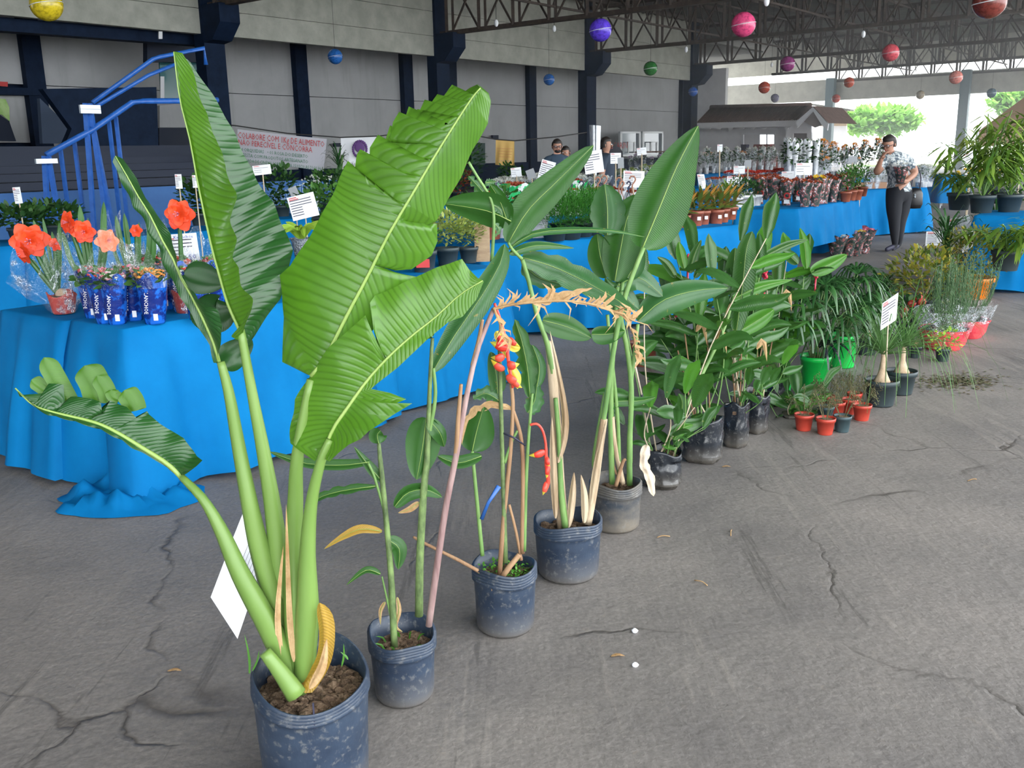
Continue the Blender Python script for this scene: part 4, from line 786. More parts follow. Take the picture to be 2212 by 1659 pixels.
# ================= lady palms in green pots =================
def palm(name, px, py, r, h, lab, seed, nf, hgt):
    h *= 1.1; p = G(px, py); c = p+Vector((0, r, 0)); rnd = random.Random(seed); t = thing(name, c, lab, 'palm')
    b = MB(); b.lathe(c, [(0, .003), (r*.78, .003), (r*.8, .01), (r*.96, h*.86), (r*1.0, h*.86), (r*1.05, h), (r*.98, h), (r*.93, h*.86)], 30); b.build('pot', m_gpot, t); soil(t, c, r*.93, h-.03, 30, seed)
    for i in range(nf):
        a = rnd.uniform(0, 6.28); z = rnd.uniform(.35, 1)*hgt; out = rnd.uniform(.05, .22); base = c+Vector((cos(a)*r*.3, sin(a)*r*.3, h-.03)); hub = c+Vector((cos(a)*out*1.2, sin(a)*out, h+z))
        b = MB(); b.tube(spl([base, (base+hub)/2+Vector((-cos(a)*.03, 0, .04)), hub], 6), .0035, 5); st = b.build('stalk', m_stemd, t)
        b = MB(); D = Vector((cos(a), sin(a), .25)).normalized(); S = D.cross(Vector((0, 0, 1))).normalized(); n = rnd.randint(7, 10)
        for k in range(n):
            f = (k/(n-1)-.5)*2.6; d = (D*cos(f)+S*sin(f)).normalized(); L = rnd.uniform(.2, .3)*(1-.15*abs(f)); w = .018
            q = spl([hub, hub+d*L*.45+Vector((0, 0, .02)), hub+d*L*.8-Vector((0, 0, L*.22)), hub+d*L*.95-Vector((0, 0, L*.62))], 6); sv = d.cross(Vector((0, 0, 1))).normalized()
            o = len(b.v)
            for j, pp in enumerate(q): ww = w*(.4+.6*sin(pi*min(1, (j+1)/6.5))); b.v += [pp-sv*ww/2-Vector((0, 0, .003)), pp, pp+sv*ww/2-Vector((0, 0, .003))]; b.uv += [(0, 0)]*3
            for j in range(6): b.f += [[o+3*j, o+3*j+1, o+3*j+4, o+3*j+3], [o+3*j+1, o+3*j+2, o+3*j+5, o+3*j+4]]; b.mi += [0, 0]
        b.build('fan_leaf', m_palm, t)
    return t
palm('lady_palm', 1768, 853, .088, .2, 'dark drooping fan palm in the nearer bright green pot', 5, 22, .42)
palm('lady_palm', 1828, 799, .1, .2, 'dark fan palm in the farther bright green pot', 9, 22, .4)
t = palm('lady_palm', 1690, 868, .075, .15, 'drooping palm hiding its pot at the end of the bag row', 15, 9, .4)
t.children[0].data.materials[0] = m_bag
# ponytail palms
def ponytail(px, py, r, h, lab, seed, n, L):
    p = G(px, py); c = p+Vector((0, r, 0)); rnd = random.Random(seed); t = thing('ponytail_palm', c, lab, 'palm')
    b = MB(); b.lathe(c, [(0, .003), (r*.74, .003), (r*.76, .01), (r*.92, h*.8), (r*1.0, h*.8), (r*1.02, h), (r*.96, h), (r*.92, h*.85)], 30); b.build('pot', m_dpot, t); soil(t, c, r*.93, h-.03, 60, seed)
    b = MB(); b.lathe(c+Vector((0, 0, h-.03)), [(.004, 0), (.042, .004), (.045, .02), (.03, .05), (.016, .09), (.014, .16), (.018, .19), (0, .2)], 14); b.build('swollen_trunk', m_bulb, t)
    top = c+Vector((0, 0, h+.14)); b = MB()
    for i in range(n):
        a = rnd.uniform(0, 6.28); e = rnd.uniform(.1, 1.2); l = L*rnd.uniform(.6, 1.1); d = Vector((cos(a)*cos(e), sin(a)*cos(e), sin(e))); dr = l*(1-sin(e)*.6)*.75
        q = spl([top, top+d*l*.4, top+d*l*.75-Vector((0, 0, dr*.25)), top+d*l*.95-Vector((0, 0, dr))], 8); sv = d.cross(Vector((0, 0, 1))).normalized(); o = len(b.v)
        for j, pp in enumerate(q): ww = .009*(1-.85*j/8); b.v += [pp-sv*ww/2, pp+Vector((0, 0, -.002)), pp+sv*ww/2]; b.uv += [(0, 0)]*3
        for j in range(8): b.f += [[o+3*j, o+3*j+1, o+3*j+4, o+3*j+3], [o+3*j+1, o+3*j+2, o+3*j+5, o+3*j+4]]; b.mi += [0, 0]
    b.build('grassy_leaves', m_pony, t, kind='stuff'); return t
pt = ponytail(1915, 884, .092, .15, 'ponytail palm with arching grassy leaves in the front dark grey pot', 3, 90, .55)
ponytail(1957, 858, .088, .14, 'second ponytail palm, half hidden behind the price card', 6, 80, .6)
ponytail(1880, 770, .08, .12, 'thin-leaved ponytail palm standing behind the green pots', 8, 60, .5)
q = G(1902, 880); b = MB(); b.lathe(Vector(), [(0, 0), (.03, 0)], 12); tg = MB(); tg.tube([q+Vector((0, -.01, .09)), q+Vector((.03, -.012, .1)), q+Vector((.04, -.012, .07)), q+Vector((.02, -.012, .04)), q+Vector((-.01, -.01, .05)), q+Vector((0, -.01, .09))], .002, 5); tg.box(q+Vector((.013, -.008, .07)), (.045, .002, .045)); tg.build('plant_tag', M('dark_tag', (.1, .05, .03), (.3, .25, .02), .4, 60), pt)
card('price_card', 1921, 673, 33, 60, 0, 5.05, 'white price card with blue handwriting on a tall stake in the ponytail palm', text='Pata de elefante', price='R$ 24', shx=.7, toz=.16)
# tiny pots of withered sprigs
def minipot(px, py, r, mat, lab, seed, group=None, h=.085):
    p = G(px, py); c = p+Vector((0, r, 0)); rnd = random.Random(seed); t = thing('small_potted_sprig', c, lab, 'plant', group); terracotta(t, c, r, h, mat)
    b = MB()
    for i in range(9):
        a = rnd.uniform(0, 6.28); s = c+Vector((cos(a)*r*.3, sin(a)*r*.3, h*.85)); e = s+Vector((cos(a)*.05, sin(a)*.05, rnd.uniform(.06, .15))); e2 = e+Vector((cos(a)*.025, sin(a)*.025, -.03)); P_ = spl([s, e, e2], 6); b.tube(P_, .0012, 4, cap=False)
        for j in range(26): q = P_[rnd.randint(2, 6)]+Vector((rnd.uniform(-.012, .012), rnd.uniform(-.012, .012), rnd.uniform(-.015, .015))); b.leafq(q, Vector((rnd.uniform(-1, 1), rnd.uniform(-1, 1), rnd.uniform(-1, .3))), .014, .005, Vector((0, 0, 1)))
    b.build('withered_stems', m_dead, t, kind='stuff'); return t
for px, py, r, m, lab in ((1742, 934, .05, m_redpot, 'tiny red pot with a withered sprig, leftmost of the red pots'), (1789, 943, .049, m_redpot, 'tiny red pot with a withered sprig, nearest of the cluster'), (1825, 937, .045, m_greybl, 'tiny grey-green pot beside the nearest red pot'), (1868, 912, .049, m_redpot, 'tiny red pot with a withered sprig, rightmost of the cluster'), (1788, 915, .045, m_greybl, 'tiny dark pot behind the nearest red pot'),
    (1812, 905, .045, m_redpot, 'tiny red pot in the middle of the withered cluster'), (1840, 898, .045, m_redpot, 'tiny red pot just left of the rightmost one'), (1850, 884, .042, m_redpot, 'tiny red pot at the back right of the cluster'), (1790, 890, .042, m_redpot, 'tiny red pot at the back left of the cluster')):
    minipot(px, py, r, m, lab, px)
# low pots and wrapped rosemary farther along the row
def bushpot(name, px, py, r, h, mat, lab, cat, fc, rad, n, ll, lw, fm, seed, up=.4, rp=None):
    p = G(px, py); c = p+Vector((0, r, 0)); t = thing(name, c, lab, cat); terracotta(t, c, r, h, mat)
    foliage(t, c+Vector((0, 0, fc)), rad, n, ll, lw, fm, seed=seed, up=up); rnd = random.Random(seed)
    for k in range(4): b = MB(); b.tube([c+Vector((0, 0, h*.8)), c+Vector((rnd.uniform(-.5, .5)*rad[0], rnd.uniform(-.5, .5)*rad[1], fc))], .006, 5); b.build('stem', m_stemb, t)
    return t
bushpot('small_potted_plant', 1981, 775, .045, .08, m_dpot, 'small dark pot with a few leaves behind the ponytail palms', 'plant', .12, (.07, .07, .06), 60, .03, .015, m_fol, 4)
bushpot('small_potted_plant', 2042, 783, .05, .09, m_dpot, 'dark pot with trailing leaves just before the wrapped rosemary', 'plant', .14, (.1, .1, .08), 90, .035, .02, m_foll, 5)
def rosemary(px, py, r, h, lab, seed, top):
    p = G(px, py); c = p+Vector((0, r, 0)); rnd = random.Random(seed); t = thing('wrapped_rosemary', c, lab, 'plant')
    b = MB(); b.lathe(c, [(0, .003), (r*.7, .003), (r*.9, h*.6), (r, h), (r*.95, h)], 20); b.build('pot', m_dpot, t)
    def fn(v, k, q): s = 1+.12*noise.noise(Vector((cos(q)*4, sin(q)*4, k+seed))); return Vector((v.x*s, v.y*s, v.z+(.04*sin(q*3+seed) if k > 3 else 0)))
    b = MB(); b.lathe(c, [(r*.75, .001), (r*.95, h*.3), (r*1.1, h*.8), (r*1.15, h)], 30, fn=fn); b.build('red_wrapper', m_rwrap2, t)
    b = MB(); b.lathe(c, [(r*1.12, h*.85), (r*1.25, h*1.3), (r*1.5, h*1.9)], 30, fn=fn); b.build('cellophane', m_clear2, t)
    b = MB()
    for i in range(60):
        a = rnd.uniform(0, 6.28); rr = rnd.uniform(0, 1); s = c+Vector((cos(a)*r*.5*rr, sin(a)*r*.5*rr, h*.8)); e = c+Vector((cos(a)*top*.42*rr, sin(a)*top*.42*rr, h+top*rnd.uniform(.65, 1))); P_ = spl([s, (s+e)/2+Vector((cos(a)*.03, sin(a)*.03, 0)), e], 14); b.tube(P_[::2], .0016, 4, cap=False)
        for j in range(46):
            f = rnd.uniform(.15, 1); q = P_[int(f*14)]+Vector((0, 0, rnd.uniform(-.015, .015))); b.leafq(q, Vector((rnd.uniform(-1, 1), rnd.uniform(-1, 1), .9)), .028, .0045, Vector((0, 0, 1)))
    b.build('rosemary_sprigs', m_rose, t, kind='stuff'); return t
rosemary(2056, 762, .15, .15, 'tall rosemary in a red cellophane wrapper, nearer of the two', 3, .48); rosemary(2104, 735, .14, .14, 'rosemary in red wrapper standing just behind the nearer one', 7, .5)
bushpot('croton_bush', 2012, 700, .17, .2, m_dpot, 'bushy speckled croton in a large black pot behind the rosemary', 'plant', .36, (.34, .3, .25), 900, .07, .028, m_cro, 6)
bushpot('croton_bush', 2118, 650, .2, .2, m_opot, 'speckled leafy bush in a bright orange pot', 'plant', .42, (.36, .34, .25), 900, .07, .028, m_cro, 8).children[0].scale = (.8, .8, 1)
def waxflower(px, py, lab):
    t = bushpot('red_flowering_plant', px, py, .08, .12, m_dpot, lab, 'plant', .2, (.14, .12, .12), 90, .06, .04, m_fold, 12)
    c = Vector(t.location)
    for k in range(5): b = MB(); q = c+Vector((random.uniform(-.12, .12), random.uniform(-.1, .05), random.uniform(.2, .36))); b.ball(q, .035, 8, 6, sc=(1, .4, .8)); b.build('flower', m_redpot, t)
waxflower(1966, 735, 'plant with glossy red flowers peeping between the ponytail leaves')
def dracaena(px, py, lab, seed, hh=.5, n=40, L=.35, pot=m_dpot, base=0, mat=None, name='spiky_palm', cat='palm', z0=0, w=.02):
    c = G(px, py, z0)+Vector((0, .1, 0)); rnd = random.Random(seed); t = thing(name, c, lab, cat); terracotta(t, c, .1, .16, pot); b = MB()
    for i in range(n):
        a = rnd.uniform(0, 6.28); e = rnd.uniform(0, 1.3); s = c+Vector((0, 0, .15+hh*rnd.uniform(.3, 1))); d = Vector((cos(a)*cos(e), sin(a)*cos(e), sin(e))); l = L*rnd.uniform(.6, 1.1)
        q = [s, s+d*l*.5, s+d*l*.85-Vector((0, 0, l*.1)), s+d*l-Vector((0, 0, l*.3))]; sv = d.cross(Vector((0, 0, 1))).normalized()*w/2
        b.add([q[0]-sv*.4, q[0]+sv*.4, q[1]-sv, q[1]+sv, q[2]-sv*.7, q[2]+sv*.7, q[3]], [(0, 1, 3, 2), (2, 3, 5, 4), (4, 5, 6)])
    b.build('leaves', mat or m_palm, t, kind='stuff')
    for k in range(3): b = MB(); b.tube([c+Vector((0, 0, .12)), c+Vector((rnd.uniform(-.06, .06), 0, .15+hh))], .007, 6); b.build('stem', m_stemd, t)
    return t
dracaena(2045, 640, 'dark spiky palm behind the croton bushes', 4, .5, 90, .4); dracaena(2150, 600, 'second dark spiky palm beside the wooden crate', 5, .5, 70, .4); dracaena(1905, 700, 'low spreading palm behind the ponytail palms', 6, .1, 50, .28)
for a in ((2025, 515, 50, 30, 0, 9.6, 'upright white price card among the croton leaves', 0), (2074, 484, 46, 30, 12, 10.3, 'tilted white price card behind the crotons', .15), (2091, 522, 22, 36, 0, 9.0, 'slanted white price card at the right of the crotons', .7)):
    card('price_card', a[0], a[1], a[2], a[3], a[4], a[5], a[6], skew=-.15 if a[7] == .15 else 0, shx=.7 if a[7] == .7 else 0, toz=0)
# wooden crates
def crate(px, py, w, h, lab, rz):
    c = G(px, py); t = thing('wooden_crate', c, lab, 'crate'); X = Vector((cos(rz), sin(rz), 0)); Z = Vector((0, 0, 1)); Yv = Z.cross(X); d = .4
    for k in range(3):
        for s in (0, 1): b = MB(); b.box(c+Yv*(s*d)+Vector((0, 0, h*(.14+.36*k))), (w, .015, h*.22), X, Yv); b.build('slat', m_wood, t, False)
        for s in (-1, 1): b = MB(); b.box(c+X*(s*w/2)+Yv*(d/2)+Vector((0, 0, h*(.14+.36*k))), (.015, d, h*.22), X, Yv); b.build('slat', m_wood, t, False)
    for s in (-1, 1):
        for u in (0, 1): b = MB(); b.box(c+X*(s*(w/2-.02))+Yv*(u*(d-.04)+.02)+Vector((0, 0, h/2)), (.04, .03, h), X, Yv); b.build('corner_post', m_wood, t, False)
    return t, c
crate(2195, 606, .75, .3, 'wooden slatted crate on the floor at the right edge', .1)
t = thing('cardboard_box', G(2180, 540, .3)+Vector((0, .2, 0)), 'brown cardboard flap lying on the wooden crate', 'box'); c = Vector(t.location); b = MB(); b.box(c+Vector((0, 0, .06)), (.22, .2, .12)); b.build('box', m_card, t, False)
b = MB(); b.box(c+Vector((-.14, 0, .14)), (.12, .2, .006), Vector((.8, 0, .6))); b.build('flap', m_card, t, False)

# ================= tables with blue cloths =================
CLP = []
def toz_at(p):
    for P_ in CLP:
        sg = [(P_[(i+1) % 4].x-P_[i].x)*(p.y-P_[i].y)-(P_[(i+1) % 4].y-P_[i].y)*(p.x-P_[i].x) for i in range(4)]
        if all(x > 0 for x in sg) or all(x < 0 for x in sg): return .735
    return 0.
def cloth(name, poly, z, lab, seed=1, flare=.06, fold=.03, bot=None, tl=None, fm=(1, 1, 1, 1)):
    """poly: 4 ground corners (x, y) in order; skirt hangs with irregular folds"""
    poly = [Vector((p[0], p[1], 0)) for p in poly]; cen = sum(poly, Vector())/4; CLP.append(poly); b = MB(); rnd = random.Random(seed); pts = []; nor = []; cor = []
    area = sum(poly[i].x*poly[(i+1) % 4].y-poly[(i+1) % 4].x*poly[i].y for i in range(4))
    for i in range(4):
        a, c = poly[i], poly[(i+1) % 4]; L = (c-a).length; n = max(4, int(L/.035)); d = (c-a).normalized(); nn_ = Vector((d.y, -d.x, 0))*(1 if area > 0 else -1)
        a0 = (a-poly[i-1]).normalized(); pn = Vector((a0.y, -a0.x, 0))*(1 if area > 0 else -1)
        for k in range(n):
            f = k/n; dist = min(f, 1-f)*L; pts.append(a.lerp(c, f)); w = max(0, 1-dist/.12)
            if f < .5: m = (nn_+pn*w*.8)
            else: nx = (poly[(i+2) % 4]-c).normalized(); m = nn_+Vector((nx.y, -nx.x, 0))*(1 if area > 0 else -1)*w*.8
            nor.append(m.normalized()); cor.append((dist, i, f*L))
    N_ = len(pts); R = 12; rows = []
    for r in range(R+1):
        f = r/R; row = []
        for k in range(N_):
            dist, side, s = cor[k]; zb = bot[side] if bot else .02
            cf = max(0, 1-dist/.3); w = .9*sin(s*8+seed+side*2)+.8*abs(sin(s*8.5+seed*2.3+f*.6))**3*2+.3*sin(s*37+seed-f*2)+2.4*noise.noise(Vector((s*2.2, side*5+seed, f*.6)))
            off = .004+flare*f*(1+1.6*cf)+fold*(f**.6)*w*.8*(.35+.65*min(1, dist/.25)) + .012*cf*sin(f*3)
            q = pts[k]+nor[k]*max(.004, off*fm[side]); q.z = z-(z-zb)*f+(.0 if r < R else .018*w*.5)
            if r == R: q.z = max(.012, q.z)
            if r == 0: q = pts[k]+nor[k]*.004; q.z = z
            row.append(q)
        rows.append(row)
    for row in rows: b.v += row
    b.uv = [(0, 0)]*len(b.v)
    b.f = [[r*N_+k, r*N_+(k+1) % N_, (r+1)*N_+(k+1) % N_, (r+1)*N_+k] for r in range(R) for k in range(N_)]
    # top as two ring shrink
    o = len(b.v); b.v += [Vector((p.x, p.y, z+.003)) for p in [cen.lerp(q, .97) for q in pts]]; b.uv += [(0, 0)]*N_
    b.f += [[k, o+k, o+(k+1) % N_, (k+1) % N_] for k in range(N_)]
    b.v.append(Vector((cen.x, cen.y, z+.002))); b.uv.append((0, 0)); b.f += [[o+k, len(b.v)-1, o+(k+1) % N_] for k in range(N_)]
    b.mi = [0]*len(b.f); b.v = b.v
    ob = b.build('tablecloth', m_cloth, None, True, loc=Vector((cen.x, cen.y, 0))); tag(ob, lab, 'tablecloth')
    t = thing('table', cen, tl or 'white table under the '+lab, 'table')
    bb = MB(); zz = z-.012; q = [cen.lerp(p, .94) for p in poly]; bb.add([Vector((p.x, p.y, zz-.025)) for p in q]+[Vector((p.x, p.y, zz)) for p in q], [(3, 2, 1, 0), (4, 5, 6, 7), (0, 1, 5, 4), (1, 2, 6, 5), (2, 3, 7, 6), (3, 0, 4, 7)]); bb.build('tabletop', m_plast, t, False)
    for p in poly: p = cen.lerp(p, .88); bb = MB(); bb.lathe(Vector((p.x, p.y, 0)), [(.022, 0), (.035, zz-.03)], 10, cap=True); bb.build('leg', m_plast, t)
    return ob
ZT = .73
def quadLT(l0, l1, t0, t1): return [LT(l0, t0).xy, LT(l1, t0).xy, LT(l1, t1).xy, LT(l0, t1).xy]
tc1 = cloth('t', quadLT(2.06, 3.32, 3.72, 4.14), ZT, 'blue cloth on the nearest table, its corner pooled on the floor', 3, .06, .07, fm=(1, .05, .05, 1), tl='white plastic table at the near left corner, cloth hanging to the floor')
cloth('t', quadLT(2.04, 3.3, 4.17, 4.78), ZT-.005, 'blue cloth left of the one with the pooled corner', 5, .06, .07, fm=(.05, .05, 1, 1))
cloth('t', quadLT(3.34, 4.62, 3.74, 4.8), ZT, 'long blue cloth behind the big leaves', 8, .05, .05, fm=(1, 1, 1, .05))
A = G(1040, 528, ZT).xy; B_ = G(1330, 514, ZT).xy; C_ = G(1597, 487, ZT).xy
def back(a, b_, d): n = Vector((-(b_-a).y, (b_-a).x)).normalized(); return n*d
n1 = back(A, B_, 1.75); cloth('t', [A, B_, B_+n1, A+n1], ZT, 'blue cloth of the middle table under the asparagus ferns', 11, .06, .07, fm=(1, .05, 1, 1))
n2 = back(B_, C_, 1.4); cloth('t', [B_+(C_-B_)*.01, C_, C_+n2, B_+n1+(C_-B_)*.01], ZT+.004, 'blue cloth of the middle table under the brown croton pots', 14, .06, .07, fm=(1, 1, 1, .05))
D1 = G(1588, 454, ZT).xy; D2 = G(1722, 452, ZT).xy; D3 = G(1855, 431, ZT).xy; D4 = D1+(D3-D2)
cloth('t', [D1, D2, D3, D4], ZT, 'blue cloth under the red-printed flower sleeves, wrinkled at its corner', 17, .03, .04, bot=[.02, .26, .02, .02])
E1 = G(1852, 412, ZT).xy; E2 = G(2002, 405, ZT).xy; n3 = back(E1, E2, .9); cloth('t', [E1, E2, E2+n3, E1+n3], ZT, 'blue cloth behind the woman with the bag', 20, .06, .06)
E1 = G(2036, 379, ZT).xy; E2 = G(2082, 378, ZT).xy; n3 = back(E1, E2, .9); cloth('t', [E1, E2, E2+n3, E1+n3], ZT, 'small far blue cloth near the hall exit', 22, .06, .05, bot=[.12]*4)
E1 = G(2105, 466, ZT).xy; E2 = G(2330, 470, ZT).xy; n3 = back(E1, E2, .9); cloth('t', [E1, E2, E2+n3, E1+n3], ZT, 'blue cloth under the bamboo-like plants at the right edge', 25, .05, .05)
b = MB(); cc = LT(1.99, 3.68); N_ = 44; vs = []
for i in range(9):
    for j in range(N_):
        a = 2*pi*j/N_; r = .26*i/8*(1+.25*noise.noise(Vector((cos(a)*2, sin(a)*2, 1)))); p = cc+Vector((r*cos(a)*1.2, r*sin(a)*.8, 0))
        p.z = max(.004, (.05*(1-i/8)**.8+.16*abs(noise.noise(Vector((p.x*14, p.y*9, 3))))*min(1, (8-i)/3))) if i < 8 else .004; vs.append(p)
b.add(vs, [(i*N_+j, i*N_+(j+1) % N_, (i+1)*N_+(j+1) % N_, (i+1)*N_+j) for i in range(8) for j in range(N_)]); b.build('pooled_corner', m_cloth, tc1)
# table behind at the left
E1 = G(-200, 545, ZT).xy; E2 = G(40, 531, ZT).xy; n3 = back(E1, E2, .8); cloth('t', [E1, E2, E2+n3, E1+n3], ZT, 'blue cloth of the second-row table at the left edge', 27, .05, .05)
E1 = G(60, 530, ZT).xy; E2 = G(520, 493, ZT).xy; n3 = back(E1, E2, .8); cloth('t', [E1, E2, E2+n3, E1+n3], ZT, 'blue cloth of the second-row table behind the amaryllis', 28, .05, .05)
E1 = G(560, 478, ZT).xy; E2 = G(905, 455, ZT).xy; n3 = back(E1, E2, 1.0); cloth('t', [E1, E2, E2+n3, E1+n3], ZT, 'blue cloth of the table behind the tall torn leaf', 30, .05, .05)
# far display tables (mostly hidden by flowers)
farT = []
for k, (x0, y0_, x1, y1_, d) in enumerate(((930, 440, 1150, 437, 1.0), (1160, 440, 1420, 430, 1.0), (1060, 403, 1440, 396, 1.4), (1500, 408, 1690, 400, 1.2), (1700, 396, 1790, 394, 1.2), (1800, 388, 1880, 384, 1.2), (1300, 372, 1500, 368, 1.4), (1510, 376, 1690, 372, 1.5))):
    E1 = G(x0, y0_, ZT).xy; E2 = G(x1, y1_, ZT).xy; n3 = back(E1, E2, d); cloth('t', [E1, E2, E2+n3, E1+n3], ZT, 'blue cloth under far flowers, '+('left of the two men', 'below the price cards of the middle', 'in front of the two men', 'under the red azalea row', 'under the tall white sleeves', 'left of the woman', 'before the ticket windows', 'before the white kiosk')[k], 40+k, .05, .05)
    farT.append((E1, E2, n3))
# ================= things on the nearest table =================
def petalflower(parent, c, r, mat, face, n=6, name='flower', seed=0, double=True):
    rnd = random.Random(seed); b = MB(); face = face.normalized(); u = face.cross(Vector((0, 0, 1))).normalized(); v = u.cross(face)
    for ring in range(2 if double else 1):
        for k in range(n):
            a = 2*pi*k/n+ring*.5+rnd.uniform(-.1, .1); d = u*cos(a)+v*sin(a); s = d.cross(face); R_ = r*(1 if ring == 0 else .75)*rnd.uniform(.9, 1.08); o = len(b.v); n_ = 5
            for i in range(n_+1):
                f = i/n_; p = c+d*R_*f*(.85+.15*f)+face*(R_*.55*f*(1-f*.75)*(1+.5*ring)-.1*R_); w = R_*.9*sin(pi*min(1, .1+.86*f))**.7
                b.v += [p-s*w/2+face*w*.12*sin(i*2+k), p-face*w*.08, p+s*w/2+face*w*.1*cos(i*2+k)]; b.uv += [(0, 0)]*3
            for i in range(n_): b.f += [[o+3*i, o+3*i+1, o+3*i+4, o+3*i+3], [o+3*i+1, o+3*i+2, o+3*i+5, o+3*i+4]]; b.mi += [0, 0]
    f = b.build(name, mat, parent)
    b = MB()
    for k in range(5): a = k*1.25; b.tube([c, c+face*r*.45+(u*cos(a)+v*sin(a))*r*.13], r*.02, 4); b.ball(c+face*r*.47+(u*cos(a)+v*sin(a))*r*.14, r*.04, 5, 3)
    b.build('stamens', m_fpnk, f); return f
def amaryllis(px, py, lab, leaves, flowers, r, h, potm, wrap, seed, zt=ZT):
    p = G(px, py, zt); c = p+Vector((0, r, 0)); y0 = c.y; rnd = random.Random(seed); t = thing('potted_amaryllis', c, lab, 'plant'); s_ = y0/F
    def fn(v, k, q): s = 1+(.07*noise.noise(Vector((cos(q)*3, sin(q)*3, seed+v.z*9)))); return Vector((v.x*s, v.y*s, v.z+(.012*sin(q*3+seed) if k > 3 else 0)))
    b = MB(); b.lathe(c, [(0, .002), (r*.72, .002), (r*.76, .01), (r*.95, h*.8), (r*1.03, h), (r*.98, h), (r*.9, h*.85)], 26, fn=fn); b.build('pot', potm, t); b = MB(); b.lathe(c+Vector((0, 0, h*.86)), [(0.001, .01), (r*.9, 0)], 14); b.build('soil', m_soil, t)
    b = MB(); b.ball(c+Vector((0, 0, h*.9)), r*.45, 10, 8, sc=(1, 1, 1.1)); b.build('bulb', m_bulb, t)
    bx, by = px, py-h/s_*1.05
    for (tx, ty, mx, w) in leaves: qleaf(t, y0, [(bx, by), ((bx+tx)/2+mx, (by+ty)/2), (tx, ty)], w, m_strap, rnd.uniform(-.4, .4), .25, 'strap', False)
    for (fx, fy, fr, m, fc) in flowers:
        cane(t, y0, [(bx, by), ((bx+fx)/2, (by+fy)/2), (fx, fy)], [5, 5, 4], m_strap, 'flower_stalk'); petalflower(t, Y(fx, fy, y0-.02), fr*1.2*s_, m, fc, seed=seed)
    if wrap:
        def f2(v, k, q): g = k/4; s = 1+g*.25*noise.noise(Vector((cos(q)*2.5, sin(q)*2.5, seed+g*2))); return Vector((v.x*s+wrap[2]*g*g, v.y*s, v.z+(.09*sin(q*2+seed)+.05*sin(5*q))*g))
        b = MB(); b.lathe(c, [(r*.8, .004), (r*1.05, h*.5), (r*1.12, h), (r*1.12+(wrap[0]-r)*.5, h+wrap[1]*.4), (wrap[0], h+wrap[1])], 40, fn=f2); b.build('cellophane', m_clear, t)
    return t
fc = Vector((-.1, -1, .05))
amaryllis(125, 682, 'amaryllis with wide open red blooms in a red wrapped pot, leftmost on the near table', [(72, 475, -2, 12), (92, 470, 0, 8), (128, 480, 2, 10), (112, 500, 4, 10), (70, 560, -6, 10)], [(64, 520, 34, m_amar, Vector((.3, -1, 0))), (50, 545, 24, m_amar, Vector((-.6, -.8, -.3))), (118, 528, 14, m_amar, Vector((.8, -.3, .3)))], .065, .095, m_redpot, (.17, .15, -.03), 3)
amaryllis(205, 690, 'second amaryllis from the left, orange-red blooms on both sides of tall leaves', [(172, 442, -4, 14), (224, 435, 6, 14), (222, 460, 12, 14), (135, 500, -14, 11), (190, 470, 0, 10), (152, 465, -6, 9)], [(148, 480, 22, m_amar, Vector((-.6, -.9, .1))), (182, 500, 22, m_amar, Vector((.2, -1, 0))), (232, 520, 22, m_salm, Vector((.7, -.8, .1)))], .06, .1, m_redpot, (.13, .26, .0), 8)
amaryllis(300, 680, 'third amaryllis from the left, mostly strap leaves with a small red bloom', [(250, 465, -8, 12), (268, 460, -4, 12), (325, 460, 10, 16), (332, 500, 14, 10), (240, 510, -12, 8), (300, 480, 0, 10)], [(294, 498, 12, m_amar, fc)], .06, .1, m_redpot, (.14, .24, .0), 12)
amaryllis(395, 680, 'amaryllis with a single full red bloom on a tall stalk behind the price card', [(372, 560, -4, 10), (420, 560, 4, 10)], [(387, 462, 30, m_amar, fc)], .06, .1, m_redpot, (.12, .2, .02), 15)
def kalanchoe(px, py, lab, cols, w, h, seed, zt=ZT, gr='blue-wrapped kalanchoes on the near table', ink=True):
    p = G(px, py, zt); r = w/2*p.y/F; hh = h*p.y/F; c = p+Vector((0, r*.7, 0)); t = thing('wrapped_kalanchoe', c, lab, 'plant'); rnd = random.Random(seed)
    def fn(v, k, q): s = 1+.09*noise.noise(Vector((cos(q)*3, sin(q)*3, seed+v.z*8))); return Vector((v.x*s, v.y*s, v.z+(.018*sin(q*4+seed) if k > 4 else 0)))
    b = MB(); b.lathe(c, [(0, .002), (r*.62, .002), (r*.66, .01), (r*.78, hh*.3), (r*.9, hh*.6), (r*1.02, hh*.85), (r*1.1, hh)], 30, fn=fn); b.build('sleeve', m_bwrap, t)
    b = MB(); b.lathe(c, [(r*1.0, hh*.75), (r*1.14, hh*.98), (r*1.24, hh*1.2)], 30, fn=fn); b.build('cellophane_edge', m_clear, t)
    foliage(t, c+Vector((0, 0, hh*.92)), (r*.95, r*.95, hh*.14), 90, .045, .035, m_fol, seed=seed, hollow=0); b = MB()
    for k in range(90):
        a = rnd.uniform(0, 6.28); rr = r*sqrt(rnd.random()); b.ball(c+Vector((cos(a)*rr, sin(a)*rr, hh*(1.12-.12*rr/r)+rnd.uniform(-.008, .008))), rnd.uniform(.006, .011), 5, 3, sc=(1, 1, .6), mi=0 if rnd.random() < .6 else 1)
    b.build('flower_heads', cols, t, kind='stuff')
    if ink: X = Vector((1, 0, 0)); U = Vector((.1, 0, 1)).normalized(); o = text_mesh('KALANCHOE', hh*.11, m_white, 'lettering', U*-1, X, c+Vector((-r*.12, -r*.93, hh*.52)), t, width=hh*.55)
    b = MB(); b.box(c+Vector((r*.35, -r*.78, hh*.17)), (.018, .003, .028)); b.build('barcode_label', m_white, t, False); return t
